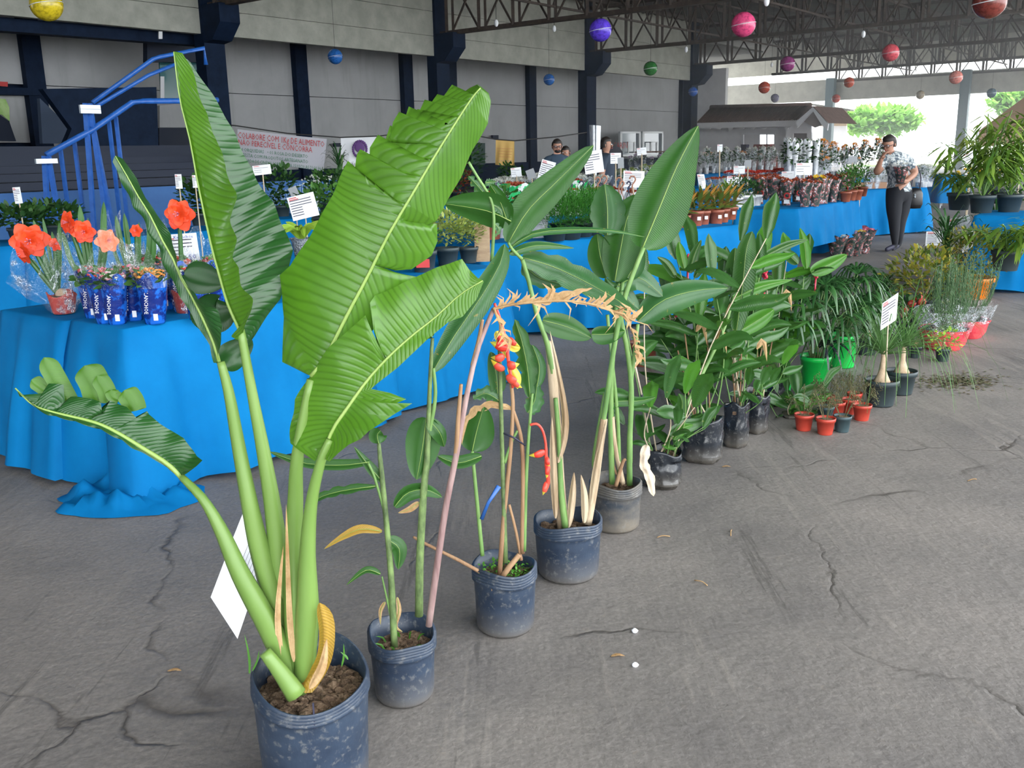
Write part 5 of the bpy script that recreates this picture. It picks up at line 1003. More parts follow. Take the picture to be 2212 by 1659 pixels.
for a in ((222, 702, 'blue-wrapped kalanchoe with mixed pink and red flowers, front left', [m_fpnk, m_fred], 66, 108, 3), (247, 704, 'blue-wrapped kalanchoe just right of the pink front one', [m_fpnk, m_fwht], 56, 106, 5), (195, 690, 'blue-wrapped kalanchoe with red flowers at the far left behind the pink one', [m_fred, m_fred], 50, 100, 4),
  (328, 703, 'blue-wrapped kalanchoe with orange flowers, front centre', [m_fora, m_fora], 66, 108, 7), (284, 696, 'blue-wrapped kalanchoe with red flowers left of the orange one', [m_fred, m_fpnk], 54, 108, 8), (306, 672, 'back-row kalanchoe with rust-red flowers and yellow tips', [m_fred, m_fyel], 54, 104, 9), (352, 672, 'back-row kalanchoe with dark red flowers', [m_fred, m_fred], 54, 106, 10),
  (422, 694, 'blue-wrapped kalanchoe at the right, half behind the narrow banana leaf', [m_fwht, m_fred], 56, 108, 11), (388, 676, 'kalanchoe with dark wrapper left of the narrow banana leaf', [m_frust, m_fred], 54, 106, 12), (462, 668, 'blue-wrapped kalanchoe between the two narrow banana leaves', [m_fred, m_frust], 54, 100, 13)):
    kalanchoe(*a)
card('price_card', 388, 541, 82, 70, 3, 4.55, 'large white price card with blue handwriting among the amaryllis', text='Kalanchoe', price='7,50', toz=ZT)
card('price_card', 655, 446, 58, 50, -12+24, 8.0, 'white price card tilted to the left beyond the tall banana leaf', toz=toz_at(Y(655, 446, 8.0)))
for a in ((38, 422, 16, 34, 3, 8.4, 'narrow white price card with a black hook at the far left', .0), (386, 392, 14, 30, 0, 9.0, 'small white card on a stick above the red amaryllis', 0), (421, 392, 10, 26, 0, 9.0, 'slim white card partly behind the tallest banana leaf', 0), (566, 367, 38, 20, 5, 9.5, 'small white price card just below the lettered banner', 0),
  (634, 413, 18, 18, 20, 9.2, 'grey back of a card before the shopping cart', 0), (1181, 368, 30, 40, -16, 11.5, 'white price card in front of the bearded man', 0), (1282, 350, 40, 46, 8, 11.0, 'white price card tilted before the man in profile', 0), (1369, 387, 44, 34, -3, 10.5, 'white price card above the flower hooks', 0), (1115, 372, 22, 19, 5, 12.5, 'small white card left of the bearded man', 0), (1147, 376, 18, 20, 20, 12.3, 'grey back of a card beside the small white one', 0),
  (1386, 327, 20, 15, 6, 16, 'small white card before the ticket windows', 0), (1330, 342, 22, 22, 0, 13, 'white card behind the shoulder of the man in profile', 0), (1341, 352, 13, 22, 3, 12, 'dark grey card back under the shoulder of the man in profile', 0), (1516, 392, 15, 30, 0, 12, 'white card behind the tip of the bright heliconia leaf', -.2), (1586, 392, 32, 20, -4, 13, 'white card above the potted herbs', 0), (1597, 367, 24, 16, 0, 15, 'pale card among the red azaleas', 0),
  (1702, 379, 26, 17, 2, 13.5, 'white card left of the large framed one', 0), (1737, 365, 35, 25, 0, 13, 'framed white price card over the red-printed sleeves', 0), (1555, 320, 11, 15, 0, 18, 'tiny white card before the kiosk wall', 0), (1616, 354, 14, 16, 0, 16, 'grey card between orchid sleeves', 0), (1842, 346, 19, 16, 0, 17, 'grey card on a stand left of the woman', 0), (1860, 369, 22, 16, 0, 15, 'pale card left of the waist of the woman', 0), (1770, 382, 20, 11, 22, 13.5, 'folded grey card right of the framed one', 0), (2098, 338, 38, 24, 25, 12, 'bright tilted card near the bamboo-like plants', .2), (2094, 368, 20, 14, 25, 12, 'small card under the bright tilted one', .3), (2205, 355, 16, 10, 0, 13, 'pale card at the right edge among yellow flowers', 0)):
    card('price_card', a[0], a[1], a[2], a[3], a[4], a[5], a[6], skew=a[7], mat=m_whited if 'grey' in a[6] else None, toz=toz_at(Y(a[0], a[1], a[5])))

# ================= prototypes for market plants =================
def sleeve(name, lab, cat, r, h, wm, fm, pot, seed, group=None, top=.0, label_print=None, nf=60, fr=.02, folm=None, rim=1.0, loc=None):
    """cone sleeve of wrapped flowers, built at loc"""
    c = loc; t = thing(name, c, lab, cat, group); rnd = random.Random(seed)
    def fn(v, k, q): g = v.z/h; s = 1+.12*g*noise.noise(Vector((cos(q)*2.5, sin(q)*2.5, seed+g*3))); return Vector((v.x*s, v.y*s, v.z+(.05*h*sin(q*5+seed)*(g > .9))))
    b = MB(); b.lathe(c, [(0, .002), (r*.5, .002), (r*.55, h*.25)], 14); b.build('pot', pot, t)
    b = MB(); b.lathe(c, [(r*.56, h*.01), (r*.62, h*.3), (r*.82, h*.62), (r*rim, h)], 22, fn=fn); b.build('sleeve', wm, t)
    foliage(t, c+Vector((0, 0, h*.72)), (r*.75, r*.75, h*.25), 60, h*.18, h*.07, folm or m_fold, seed=seed+1, hollow=0)
    b = MB()
    for k in range(nf):
        a = rnd.uniform(0, 6.28); rr = r*.85*sqrt(rnd.random()); q = c+Vector((cos(a)*rr, sin(a)*rr, h*(1.0-.1*rr/r+rnd.uniform(-.06, .08))))
        for m in range(3): b.leafq(q, Vector((rnd.uniform(-1, 1), rnd.uniform(-1, 1), .7)), fr*1.4, fr, Vector((rnd.uniform(-.4, .4), -.3, 1)))
    b.build('flowers', fm, t, kind='stuff'); return t
ORD = 'leftmost second third fourth fifth sixth seventh eighth ninth tenth eleventh twelfth thirteenth fourteenth fifteenth'.split()
def row(proto, pts, z, lab, group, js=.12, extra=None, dy=0):
    base = lab; seg = []; cur = []
    for q in pts:
        if cur and q[0] < cur[-1][0]-8: seg.append(cur); cur = []
        cur.append(q)
    seg.append(cur); names = [''] if len(seg) == 1 else ['front-row ', 'back-row ', 'rear '] if len(seg) <= 3 else ['']*9
    info = [(q, names[k]+('leftmost ' if j == 0 else 'rightmost ' if j == len(sg)-1 else ''), j) for k, sg in enumerate(seg) for j, q in enumerate(sg)]
    for i, ((px, py), pre, j) in enumerate(info):
        lab = (pre+base)[0:] + ('' if j == 0 or 'rightmost' in pre else ', '+ORD[j]+' from the left')
        p = G(px, py, z)+Vector((0, dy, 0)); s = random.uniform(1-js, 1+js)
        if i == 0: proto.location = p; proto.scale = (s, s, s); proto['label'] = lab; proto['group'] = group
        else: copy_tree(proto, p, random.uniform(0, 6.28), lab, group, s)
def ringprint(t, r, h):
    "printed red flower emblem with lettering band on the sleeve front"
    c = Vector(t.location); b = MB()
    for a in range(12): q = 2*pi*a/12; b.ball(c+Vector((cos(q)*r*.33, -r*.76, h*.42+sin(q)*r*.33)), r*.12, 5, 3, sc=(1, .3, 1))
    b.build('printed_flower', m_inkr, t); b = MB(); b.box(c+Vector((0, -r*.66, h*.17)), (r*.7, .003, h*.16)); b.build('white_band', m_white, t, False)
O_ = Vector((0, 0, 0))
ger = sleeve('gerbera_sleeve', 'x', 'flowers', .095, .3, m_print, [m_frust], m_dpot, 3, loc=O_, nf=40, fr=.025); ringprint(ger, .095, .3)
row(ger, [(1638, 441), (1672, 443), (1698, 444), (1738, 447), (1760, 446), (1778, 440), (1798, 437), (1650, 432), (1690, 434), (1720, 436), (1752, 434), (1785, 430), (1812, 433), (1830, 428)], ZT, 'gerbera sleeve printed with red flowers', 'red-printed gerbera sleeves', .08)
gy = sleeve('gerbera_sleeve', 'tall clear sleeve with yellow blooms among the red-printed ones', 'flowers', .095, .32, m_print, [m_fyel], m_dpot, 5, loc=O_, nf=30, fr=.03); gy.location = G(1768, 441, ZT)
fb = sleeve('floor_bouquet', 'x', 'flowers', .12, .32, m_print, [m_fwht], m_dpot, 6, loc=O_, nf=70, fr=.025, rim=1.25)
for i, (px, py, l, fm) in enumerate(((1806, 556, 'wrapped bouquet of white blooms standing on the floor, nearest', m_fwht), (1832, 548, 'wrapped bouquet of lilac blooms on the floor, second', m_flil), (1850, 545, 'wrapped bouquet with yellow blooms on the floor', m_fyel), (1868, 540, 'wrapped pink bouquet at the right end of the floor row', m_fpnk), (1822, 538, 'back bouquet of pale blooms behind the floor row', m_fwht), (1848, 532, 'smaller back bouquet nearest the table cloth', m_fpnk))):
    o = fb if i == 0 else copy_tree(fb, (0, 0, 0), i)
    o.location = G(px, py+8, 0)+Vector((0, .02, 0)); o['label'] = l
    if i:
        for ch in o.children:
            if ch.name.startswith('flowers'): ch.data = ch.data.copy(); ch.data.materials[0] = fm
# mum rows behind the middle table
def rowline(x0, y0, x1, y1, n, jit=3): return [(x0+(x1-x0)*i/(n-1)+random.uniform(-jit, jit), y0+(y1-y0)*i/(n-1)+random.uniform(-1, 1)) for i in range(n)]
mum = sleeve('mum_bouquet', 'x', 'flowers', .12, .26, m_pwrap, [m_frust], m_wpot, 11, loc=O_, nf=90, fr=.022, rim=1.2)
row(mum, rowline(1062, 468, 1230, 464, 6) + rowline(1250, 464, 1400, 458, 5), ZT, 'rust-coloured flowers in a white sleeve', 'rust flowers in white sleeves', .1)
wht = sleeve('white_bouquet', 'x', 'flowers', .13, .32, m_clear2, [m_fwht], m_wpot, 13, loc=O_, nf=100, fr=.022, rim=1.3)
row(wht, rowline(1075, 436, 1300, 428, 11) + rowline(1090, 424, 1280, 418, 8), ZT, 'white blooms in clear wrap before the men', 'white blooms in clear wrap', .1)
grn = sleeve('green_stem_bouquet', 'x', 'flowers', .1, .38, m_clear2, [m_folv], m_wpot, 14, loc=O_, nf=30, fr=.02, folm=m_fol)
row(grn, rowline(1310, 420, 1470, 410, 9) + rowline(1320, 408, 1480, 402, 8), ZT, 'leafy stems in clear sleeve beyond the ferns', 'leafy sleeves of the middle rows', .1)
orc = sleeve('orchid_sleeve', 'x', 'flowers', .09, .5, m_clear2, [m_flil], m_wpot, 15, loc=O_, nf=40, fr=.03)
row(orc, rowline(1345, 372, 1470, 366, 9), ZT, 'lilac orchids in sleeve before the ticket windows', 'lilac orchid sleeves', .15)
orw = sleeve('orchid_sleeve', 'x', 'flowers', .09, .6, m_clear2, [m_fwht, ], m_wpot, 16, loc=O_, nf=40, fr=.03)
row(orw, rowline(1515, 376, 1680, 368, 14) + rowline(1530, 366, 1685, 360, 12), ZT, 'pale orchids in sleeve before the kiosk', 'pale orchid sleeves', .15)
oro = sleeve('orange_bouquet', 'x', 'flowers', .1, .5, m_clear2, [m_fora], m_dpot, 17, loc=O_, nf=30, fr=.03)
row(oro, [(1522, 372), (1535, 368), (1550, 370), (1600, 366), (1612, 368), (1640, 366), (1770, 392), (1782, 392), (1822, 384), (1850, 384)], ZT, 'orange blooms in clear wrap', 'orange wrapped blooms', .15)
aza = sleeve('azalea_pot', 'x', 'flowers', .16, .22, m_clear2, [m_fred], m_dpot, 18, loc=O_, nf=130, fr=.028, rim=1.2)
row(aza, rowline(1578, 398, 1682, 392, 7), ZT, 'clump of bright red azaleas on the far table', 'red azaleas', .1)
azp = sleeve('azalea_pot', 'x', 'flowers', .17, .2, m_clear2, [m_frust], m_dpot, 19, loc=O_, nf=60, fr=.024, folm=m_fold)
row(azp, rowline(1545, 412, 1670, 404, 7), ZT, 'dark azalea in front of the red ones', 'dark leafy azaleas', .1)
tal = sleeve('tall_white_sleeve', 'x', 'flowers', .075, .8, m_pwrap, [m_fwht], m_dpot, 20, loc=O_, nf=12, fr=.03)
row(tal, rowline(1698, 394, 1765, 392, 13, 1), ZT, 'tall white sleeve before the kiosk door', 'tall white sleeves', .06)
tl2 = sleeve('tall_clear_sleeve', 'x', 'flowers', .09, .7, m_clear2, [m_fora], m_dpot, 21, loc=O_, nf=30, fr=.03)
row(tl2, rowline(1775, 392, 1795, 390, 4, 1) + rowline(1808, 386, 1900, 380, 9), ZT, 'tall clear sleeve left of the woman', 'tall clear sleeves by the woman', .15)
row(copy_tree(wht, O_), rowline(1872, 408, 1905, 406, 3) + rowline(1985, 404, 2002, 404, 3), ZT, 'pale bouquet on the cloth behind the woman', 'pale bouquets behind the woman', .1)
# pots on the middle tables
def smallpot(name, lab, cat, r, h, pm, fm, n, ll, lw, rad, fz, seed, up=.5):
    t = thing(name, O_, lab, cat); terracotta(t, O_, r, h, pm); foliage(t, Vector((0, 0, fz)), rad, n, ll, lw, fm, seed=seed, up=up, hollow=0); return t
crp = smallpot('potted_croton', 'x', 'plant', .075, .13, m_terra, m_croo, 40, .16, .035, (.07, .07, .08), .2, 3, .7); b = MB(); b.box(Vector((.02, -.075, .07)), (.03, .004, .03)); b.build('price_sticker', m_white, crp, False)
row(crp, [(1476, 493), (1501, 489), (1517, 486), (1546, 484), (1560, 480), (1577, 474), (1530, 478)], ZT, 'croton in a brown pot with price sticker', 'crotons in brown pots')
for o in [o for o in bpy.data.objects if o.name.startswith('potted_croton')]: o.rotation_euler = (0, 0, 0)
dracaena(1575, 470, 'green drooping potted plant at the right end of the croton pots', 8, .12, 50, .22, m_terra, mat=m_bamb, name='drooping_potted_plant', cat='plant', z0=ZT)
fe = thing('asparagus_fern', O_, 'x', 'fern'); b = MB(); b.lathe(O_, [(0, .002), (.09, .002), (.11, .09), (.12, .09)], 18); b.build('pot', m_dpot, fe); foliage(fe, Vector((0, 0, .23)), (.15, .15, .15), 1100, .05, .006, m_fern, seed=4, hollow=.1, up=.6)
row(fe, [(1198, 520), (1228, 517), (1255, 512), (1275, 508), (1300, 500), (1212, 502), (1240, 498), (1268, 494), (1290, 488)], ZT, 'feathery green asparagus fern', 'asparagus ferns')
herb = smallpot('potted_herb', 'x', 'plant', .08, .13, m_wpot, m_fold, 120, .04, .02, (.12, .12, .09), .22, 6)
row(herb, [(1592, 448), (1606, 447), (1619, 446), (1632, 444), (1597, 440), (1612, 438)], ZT, 'dark green herb in a white pot', 'herbs in white pots')
hb2 = smallpot('potted_herb', 'x', 'plant', .07, .12, m_terra, m_fol, 160, .05, .02, (.13, .13, .14), .26, 7)
row(hb2, [(1826, 436), (1838, 433), (1850, 432), (1836, 424), (1848, 422), (1862, 424)], ZT, 'bushy green plant in brown pot beyond the gerberas', 'green plants in brown pots')
for px, py, m, l in ((1160, 516, m_wpot, 'white wrapped pot left of the asparagus ferns'), (1058, 520, m_terra, 'brown pot with white wrap at the left corner of the middle table'), (1090, 516, m_wpot, 'white pot half hidden by heliconia leaves')):
    t = thing('wrapped_pot', G(px, py, ZT)+Vector((0, .12, 0)), l, 'pot'); c = Vector(t.location); terracotta(t, c, .11, .2, m); foliage(t, c+Vector((0, 0, .3)), (.13, .12, .12), 120, .06, .03, m_fol, seed=px)
# green printed sleeves with lettering
for k, (px, py) in enumerate(((1112, 470), (1200, 462), (1235, 460))):
    p = G(px, py, ZT)+Vector((0, -.05, .0)); t = sleeve('printed_sleeve', ('green and white printed sleeve of rust flowers at the left of the middle table', 'green and white sleeve behind the asparagus ferns', 'green and white sleeve right of its twin behind the ferns')[k], 'flowers', .17, .36, m_gwrap, [m_frust], m_wpot, 50+k, loc=p, nf=120, fr=.022, rim=1.1)
    b = MB(); b.add([p+Vector(q) for q in ((-.09, -.16, .12), (.09, -.16, .12), (.06, -.17, .24), (0, -.175, .3), (-.06, -.17, .24))], [(0, 1, 2, 3, 4)]); b.build('green_emblem', M('green_print', (.01, .45, .12), rough=.4), t, False)
    b = MB(); b.box(p+Vector((0, -.18, .22)), (.05, .003, .02)); b.build('red_mark', m_inkr, t, False)
    if k == 0: text_mesh('ITSVIVA', .045, m_ink, 'lettering', Vector((1, 0, 0)), Vector((0, 0, 1)), p+Vector((0, -.185, .165)), t, width=.14)
# hooks of hanging baskets
def hook(px, py, h, y, mat, lab, group=None):
    c = Y(px, py, y); s = y/F; t = thing('basket_hook', c, lab, 'hook', group); P_ = [c+Vector((0, 0, -h*s*.9)), c+Vector((0, 0, -h*s*.2)), c+Vector((h*s*.14, 0, 0)), c+Vector((h*s*.3, 0, h*s*.3)), c+Vector((h*s*.15, 0, h*s*.6)), c+Vector((-h*s*.15, 0, h*s*.6)), c+Vector((-h*s*.28, 0, h*s*.35))]
    b = MB(); b.tube(spl(P_, 18), .008, 7); b.build('hook', mat, t); b = MB()
    zt = toz_at(c)
    for a in (-1, 1): b.tube([c+Vector((0, 0, -h*s*.8)), Vector((c.x+a*.1, c.y+.03, zt+.01)) if zt else c+Vector((a*.1, .03, -h*s*1.6))], .0035, 5)
    b.build('wires', mat, t)
    if px == 1393: g = Vector((c.x, c.y, 0)); terracotta(t, g, .1, .16, m_terra); b = MB(); b.bar(g+Vector((0, 0, .14)), c+Vector((0, 0, -h*s*.8)), .005); b.build('wire', mat, t)
    return t
m_hk = M('brown_plastic_hook', (.35, .16, .1), rough=.4)
for px, py, h, m in ((1231, 405, 16, m_ink), (1256, 402, 16, m_ink), (1291, 395, 18, m_hk), (1305, 393, 20, m_hk), (1337, 397, 20, m_hk), (1343, 402, 16, m_hk), (1358, 402, 14, m_ink), (1366, 395, 22, m_hk), (1399, 395, 22, m_hk)):
    hook(px, py, h, 9.6 if px > 1280 else 9.2, m, 'dark plastic basket hook sticking up from the hanging pots' if m == m_ink else 'brown plastic basket hook sticking up from the hanging pots', 'dark basket hooks' if m == m_ink else 'brown basket hooks')
hook(1393, 576, 24, 6.3, m_hk, 'brown hanging-basket hook standing alone before the blue cloth')
# variegated plants and lime plant on the end of the long table
vg = smallpot('variegated_plant', 'x', 'plant', .075, .12, m_dpot, m_folv, 420, .045, .02, (.13, .12, .1), .24, 9)
vg.location = G(966, 578, ZT)+Vector((0, .07, 0)); vg['label'] = 'yellow-green variegated plant in a dark pot beside the torn leaf'; v2 = copy_tree(vg, G(1012, 570, ZT)+Vector((0, .07, 0)), 2, 'smaller variegated plant in a dark pot, right of its twin', sc=.85)
t = thing('red_printed_pot', G(915, 590, ZT)+Vector((0, .06, 0)), 'dark pot with a red print half hidden behind the torn leaf', 'pot'); terracotta(t, Vector(t.location), .08, .13, m_dpot); b = MB(); b.box(Vector(t.location)+Vector((0, -.08, .06)), (.08, .004, .05)); b.build('red_print', m_inkr, t, False); foliage(t, Vector(t.location)+Vector((0, 0, .2)), (.1, .1, .07), 90, .05, .025, m_fol, seed=14)
t = thing('lime_potted_plant', G(648, 560, ZT)+Vector((0, .08, 0)), 'lime-green leafy plant with foil-wrapped pot between the two tallest leaves', 'plant'); c = Vector(t.location)
b = MB(); b.lathe(c, [(0, .002), (.05, .002), (.07, .12), (.085, .14)], 16); b.build('foil', m_foil, t)
for k in range(11):
    a = k*2.4; d = Vector((cos(a), sin(a)-.3, 0)); wleaf(t, spl([c+Vector((0, 0, .13)), c+d*.07+Vector((0, 0, .22)), c+d*.15+Vector((0, 0, .26-.01*k))], 6), .05, m_foll, 0, .3, 'oval', False, view=Vector((0, .8, -.5)))
t = thing('white_box', G(1020, 575, ZT)+Vector((.06, .25, 0)), 'pale wooden board standing behind the variegated plants', 'board'); b = MB(); b.box(Vector(t.location)+Vector((0, 0, .12)), (.1, .02, .24)); b.build('board', m_wood, t, False)
# greenery on the second-row tables
for k, (px, py, rx, rz_, fm, n, l) in enumerate(((20, 528, .28, .09, m_fold, 300, 'tray of dark seedlings at the far left'), (95, 520, .3, .1, m_fold, 300, 'second tray of dark seedlings behind the first amaryllis'), (420, 490, .2, .2, m_fold, 300, 'dark bushy plant behind the red amaryllis bloom'), (452, 488, .2, .22, m_fold, 260, 'dark trailing plant left of the tallest leaf'), (602, 470, .2, .25, m_fold, 260, 'dark leafy pot right of the tallest leaf'), (700, 462, .25, .2, m_fol, 300, 'green plant with small white blooms behind the tilted card'), (735, 468, .22, .22, m_fold, 240, 'leafy plant beside the white-bloomed one'), (690, 500, .25, .15, m_fol, 200, 'broad-leaved plant in front of the tilted card'), (900, 452, .2, .2, m_fold, 200, 'dark plant behind the tall torn leaf'),
   (1005, 440, .3, .45, m_fold, 420, 'tall dark bush right of the tall torn leaf'), (985, 434, .25, .2, m_frust, 150, 'reddish bush behind the variegated plants'), (1105, 415, .25, .2, m_fold, 260, 'grey-green bush below the small white card'))):
    p = G(px, py, ZT)+Vector((0, .2, 0)); t = thing('leafy_plant', p, l, 'plant'); terracotta(t, p, .1, .13, m_dpot); foliage(t, p+Vector((0, 0, .15+rz_*.8)), (rx, rx*.8, rz_), n, .09, .045, fm, seed=k+60)
    if k == 5:
        b = MB(); rr_ = random.Random(3)
        for _ in range(50): b.ball(p+Vector((rr_.uniform(-.25, .25), rr_.uniform(-.25, .1), .35+rr_.uniform(-.05, .12))), .014, 5, 3)
        b.build('white_blooms', m_fwht, t, kind='stuff')
dracaena(735, 455, 'spiky dark palm standing before the white emblem banner', 21, .55, 60, .3, m_dpot, z0=ZT)
# shopping cart
ct = thing('shopping_cart', onT(645, 420, 12.2).xy.to_3d(), 'wire shopping cart with a white push handle against the blue wall', 'cart'); c = Vector(ct.location); b = MB()
for k in range(22): x = -.5+k*.045; b.bar(c+LD*x+Vector((0, 0, .5)), c+LD*x*1.05+Vector((0, 0, .86+.012*k)), .006)
for z in (.5, .62, .75, .86): b.bar(c-LD*.52+Vector((0, 0, z)), c+LD*.5+Vector((0, 0, z+(z-.5)*.6)), .008)
b.build('basket', M('steel_wire', (.35, .45, .5), rough=.3, metal=.7), ct, False); b = MB(); b.tube([c+LD*.3+Vector((0, 0, .25)), c+LD*.45+Vector((0, 0, 1.05)), c+LD*1.1+Vector((0, 0, 1.05)), c+LD*1.0+Vector((0, 0, .3))], .017, 8); b.build('handle', m_plast, ct)
for x in (-.4, .4):
    b = MB(); b.bar(c+LD*x+Vector((0, 0, .08)), c+LD*x+Vector((0, 0, .5)), .02); b.build('leg', m_plast, ct, False); b = MB(); b.tube([c+LD*x+TD*-.02+Vector((0, 0, .06)), c+LD*x+TD*.02+Vector((0, 0, .06))], .06, 12); b.build('wheel', m_ink, ct)

# ================= banners and line =================
def banner(name, lab, corners, y, mat, sag=.03):
    v = [Y(px, py, y) for px, py in corners]; b = MB(); N_ = 24; M_ = 10
    for j in range(M_+1):
        for i in range(N_+1):
            f, g = i/N_, j/M_; p = v[0].lerp(v[1], f).lerp(v[3].lerp(v[2], f), g); p = p + Vector((0, .03*sin(f*14+g*2)*g, -sag*sin(pi*f)*.2)); b.v.append(p); b.uv.append((f, g))
    b.f = [[j*(N_+1)+i, j*(N_+1)+i+1, (j+1)*(N_+1)+i+1, (j+1)*(N_+1)+i] for j in range(M_) for i in range(N_)]; b.mi = [0]*len(b.f)
    t = thing(name, (v[0]+v[1])/2, lab, 'banner'); b.build('cloth', mat, t)
    X = (v[1]-v[0]).normalized(); U = (v[0]-v[3]).normalized(); return t, v, X, U
yb = 19.0
t, v, X, U = banner('banner', 'long white banner with red and green hand-painted lettering', [(513, 279), (706, 300), (699, 370), (513, 341)], yb, M('banner_cloth', (.62, .62, .68), rough=.8, trans=.2))
fy = Vector((0, -.06, 0)); s = yb/F
for txt, size, m, x0, x1, yy in (('COLABORE COM 1Kg DE ALIMENTO', 17, m_inkr, 519, 699, 303-1), ('NÃO PERECÍVEL E CONCORRA', 16, m_inkr, 519, 673, 318-1), ('• 4 ORQUIDIAS   • 01 ROSA DO DESERTO', 10, m_inkg, 520, 664, 332), ('1 CESTA COM PRODUTOS ARTESANATO', 10, m_inkg, 521, 664, 343.5), ('1 ENTRADA DE CINEMA SORTEIO DIA 15/03/20 AS 21:00 Hs.', 10, m_inkg, 517, 694, 355)):
    cx = (x0+x1)/2; sl = (300-279)/193; yc = yy+(cx-606)*sl*1.0; text_mesh(txt, size*s, m, 'lettering', X, U, Y(cx, yc, yb)+fy, t, width=(x1-x0)*s)
t, v, X, U = banner('banner', 'white banner with a purple round emblem of a head', [(736, 298), (817, 294), (800, 372), (738, 378)], yb, m_white)
b = MB(); o = Y(778, 322, yb)+fy
for k in range(24): a = 2*pi*k/24; b.ball(o+X*cos(a)*.13+U*sin(a)*.15, .028, 5, 3, sc=(1, .2, 1))
b.build('emblem_ring', M('purple_print', (.12, .05, .2), rough=.7), t); b = MB(); b.ball(o+U*.03, .1, 12, 8, sc=(1, .1, 1)); b.box(o-U*.1+X*.02, (.1, .01, .14)); b.build('emblem_head', bpy.data.materials['purple_print'], t)
text_mesh('Associação', .09, m_ink, 'lettering', X, U, Y(778, 354, yb)+fy, t, width=.34); text_mesh('A CASA', .09, m_ink, 'lettering', X, U, Y(778, 366, yb)+fy, t, width=.3)
t, v, X, U = banner('banner', 'small yellow banner with faint printed lines and a row of icons', [(1071, 302), (1111, 304), (1111, 358), (1070, 356)], yb, M('yellow_banner_cloth', (.62, .4, .12), rough=.7, trans=.15))
b = MB()
for k in range(4): b.box(Y(1091, 321+k*6, yb)+fy, ((34-k*3)*s, .004, 1.6*s), X, U)
b.build('printed_lines', M('brick_ink', (.5, .14, .08), rough=.7), t, False); b = MB()
for k in range(6): b.box(Y(1078+k*5.2, 347, yb)+fy, (3*s, .004, 3.4*s), X, U)
b.build('icons', m_inkb, t, False)
ln = thing('banner_line', Y(800, 290, yb), 'thin cord on which the three banners hang', 'cord'); b = MB(); b.tube([Y(x, y, yb) for x, y in ((475, 268), (513, 272), (620, 288), (735, 297), (817, 294), (900, 285), (1000, 288), (1071, 301), (1111, 304), (1200, 296), (1268, 286))], .012, 5); b.build('cord', m_cable, ln)
# ================= hanging balls =================
BALLS = [(100, 10, 34, (.65, .5, .02), 'yellow'), (724, 122, 16, (.03, .18, .6), 'sky-blue, nearest the left wall'), (1297, 65, 24, (.12, .06, .65), 'violet-blue'), (1606, 53, 26, (.75, .08, .22), 'bright pink'), (2138, 4, 35, (.2, .04, .03), 'dark maroon'), (1186, 172, 12, (.03, .18, .6), 'small blue, over the yellow banner'), (1405, 148, 15, (.03, .2, .04), 'dark green'),
  (1497, 198, 10, (.03, .15, .6), 'small blue, beside the last column'), (1701, 138, 16, (.3, .05, .2), 'mauve'), (1924, 114, 18, (.7, .1, .13), 'red-pink'), (1651, 189, 12.5, (.6, .1, .06), 'brick-red over the kiosk'), (1834, 178, 11, (.7, .12, .06), 'orange-red'), (1806, 213, 9, (.8, .12, .08), 'small coral'), (1674, 212, 9, (.35, .35, .5), 'small grey-violet'), (2065, 167, 14, (.85, .3, .25), 'pale coral'), (1988, 205, 9, (.6, .5, .35), 'small beige'), (2142, 201, 10, (.12, .2, .25), 'small slate')]
for px, py, r, colr, nm in BALLS:
    d = .2*F/r; p = CAM+ray(px, py)*d; t = thing('hanging_ball', p, nm+' round ball hanging from the roof trusses', 'ball')
    m = M('ball_'+nm.split(',')[0].replace(' ', '_'), colr, tuple(x*.6 for x in colr), .22, 18, .15, 30, lo=.45, hi=.62); b = MB(); b.ball(p, .2, 28, 18, j=.015); b.build('shell', m, t)
    b = MB(); b.tube([p+Vector((cos(a)*.2015, sin(a)*.2015, .03*cos(a))) for a in [2*pi*k/24 for k in range(25)]], .005, 5, cap=False); b.build('seam', m_plast, t)
    b = MB(); b.tube([p+Vector((0, 0, .19)), p+Vector((0, 0, max(.3, roofz(p.dot(TD))-p.z)))], .004, 4); b.build('string', m_cable, t)
for px, py, d in ((1656, 3, 16), (1865, 74, 22), (1482, 107, 26), (1197, 62, 24), (1667, 140, 34), (1072, 50, 22)):
    p = CAM+ray(px, py)*d; t = thing('hanging_bulb', p, 'small bare bulb on a thin cable under the trusses', 'lamp', 'bare hanging bulbs'); b = MB(); b.ball(p, .05, 10, 8, sc=(1, 1, 1.6)); b.build('bulb', m_white, t); b = MB(); b.tube([p+Vector((0, 0, .07)), p+Vector((0, 0, max(.3, roofz(p.dot(TD))-p.z)))], .006, 4); b.build('cable', m_cable, t)
# ================= kiosk, ticket windows, tent, trees, outside =================
LK = 42.0
k_ = thing('kiosk', onL(1620, 300, LK).xy.to_3d(), 'small white kiosk with a clay tile roof and a gabled porch', 'building')
def lslab(name, pts, L, th, mat, parent):
    b = MB(); v = [onL(x, y, L) for x, y in pts]; k = len(v); b.v = v+[p+LD*th for p in v]; b.uv = [(0, 0)]*(2*k)
    b.f = [list(range(k)), list(range(2*k-1, k-1, -1))]+[[i, i+k, (i+1) % k+k, (i+1) % k] for i in range(k)]; b.mi = [0]*(k+2); return b.build(name, mat, parent, False)
g0 = 388
lslab('wall', [(1512, 262), (1604, 262), (1604, g0), (1512, g0)], LK, .15, m_cwhite, k_); lslab('wall', [(1672, 262), (1745, 262), (1745, g0), (1672, g0)], LK, .15, m_cwhite, k_)
lslab('wall', [(1604, 262), (1672, 262), (1672, 289), (1604, 289)], LK, .15, m_cwhite, k_); lslab('wall', [(1604, 338), (1672, 338), (1672, g0), (1604, g0)], LK, .15, m_cwhite, k_)
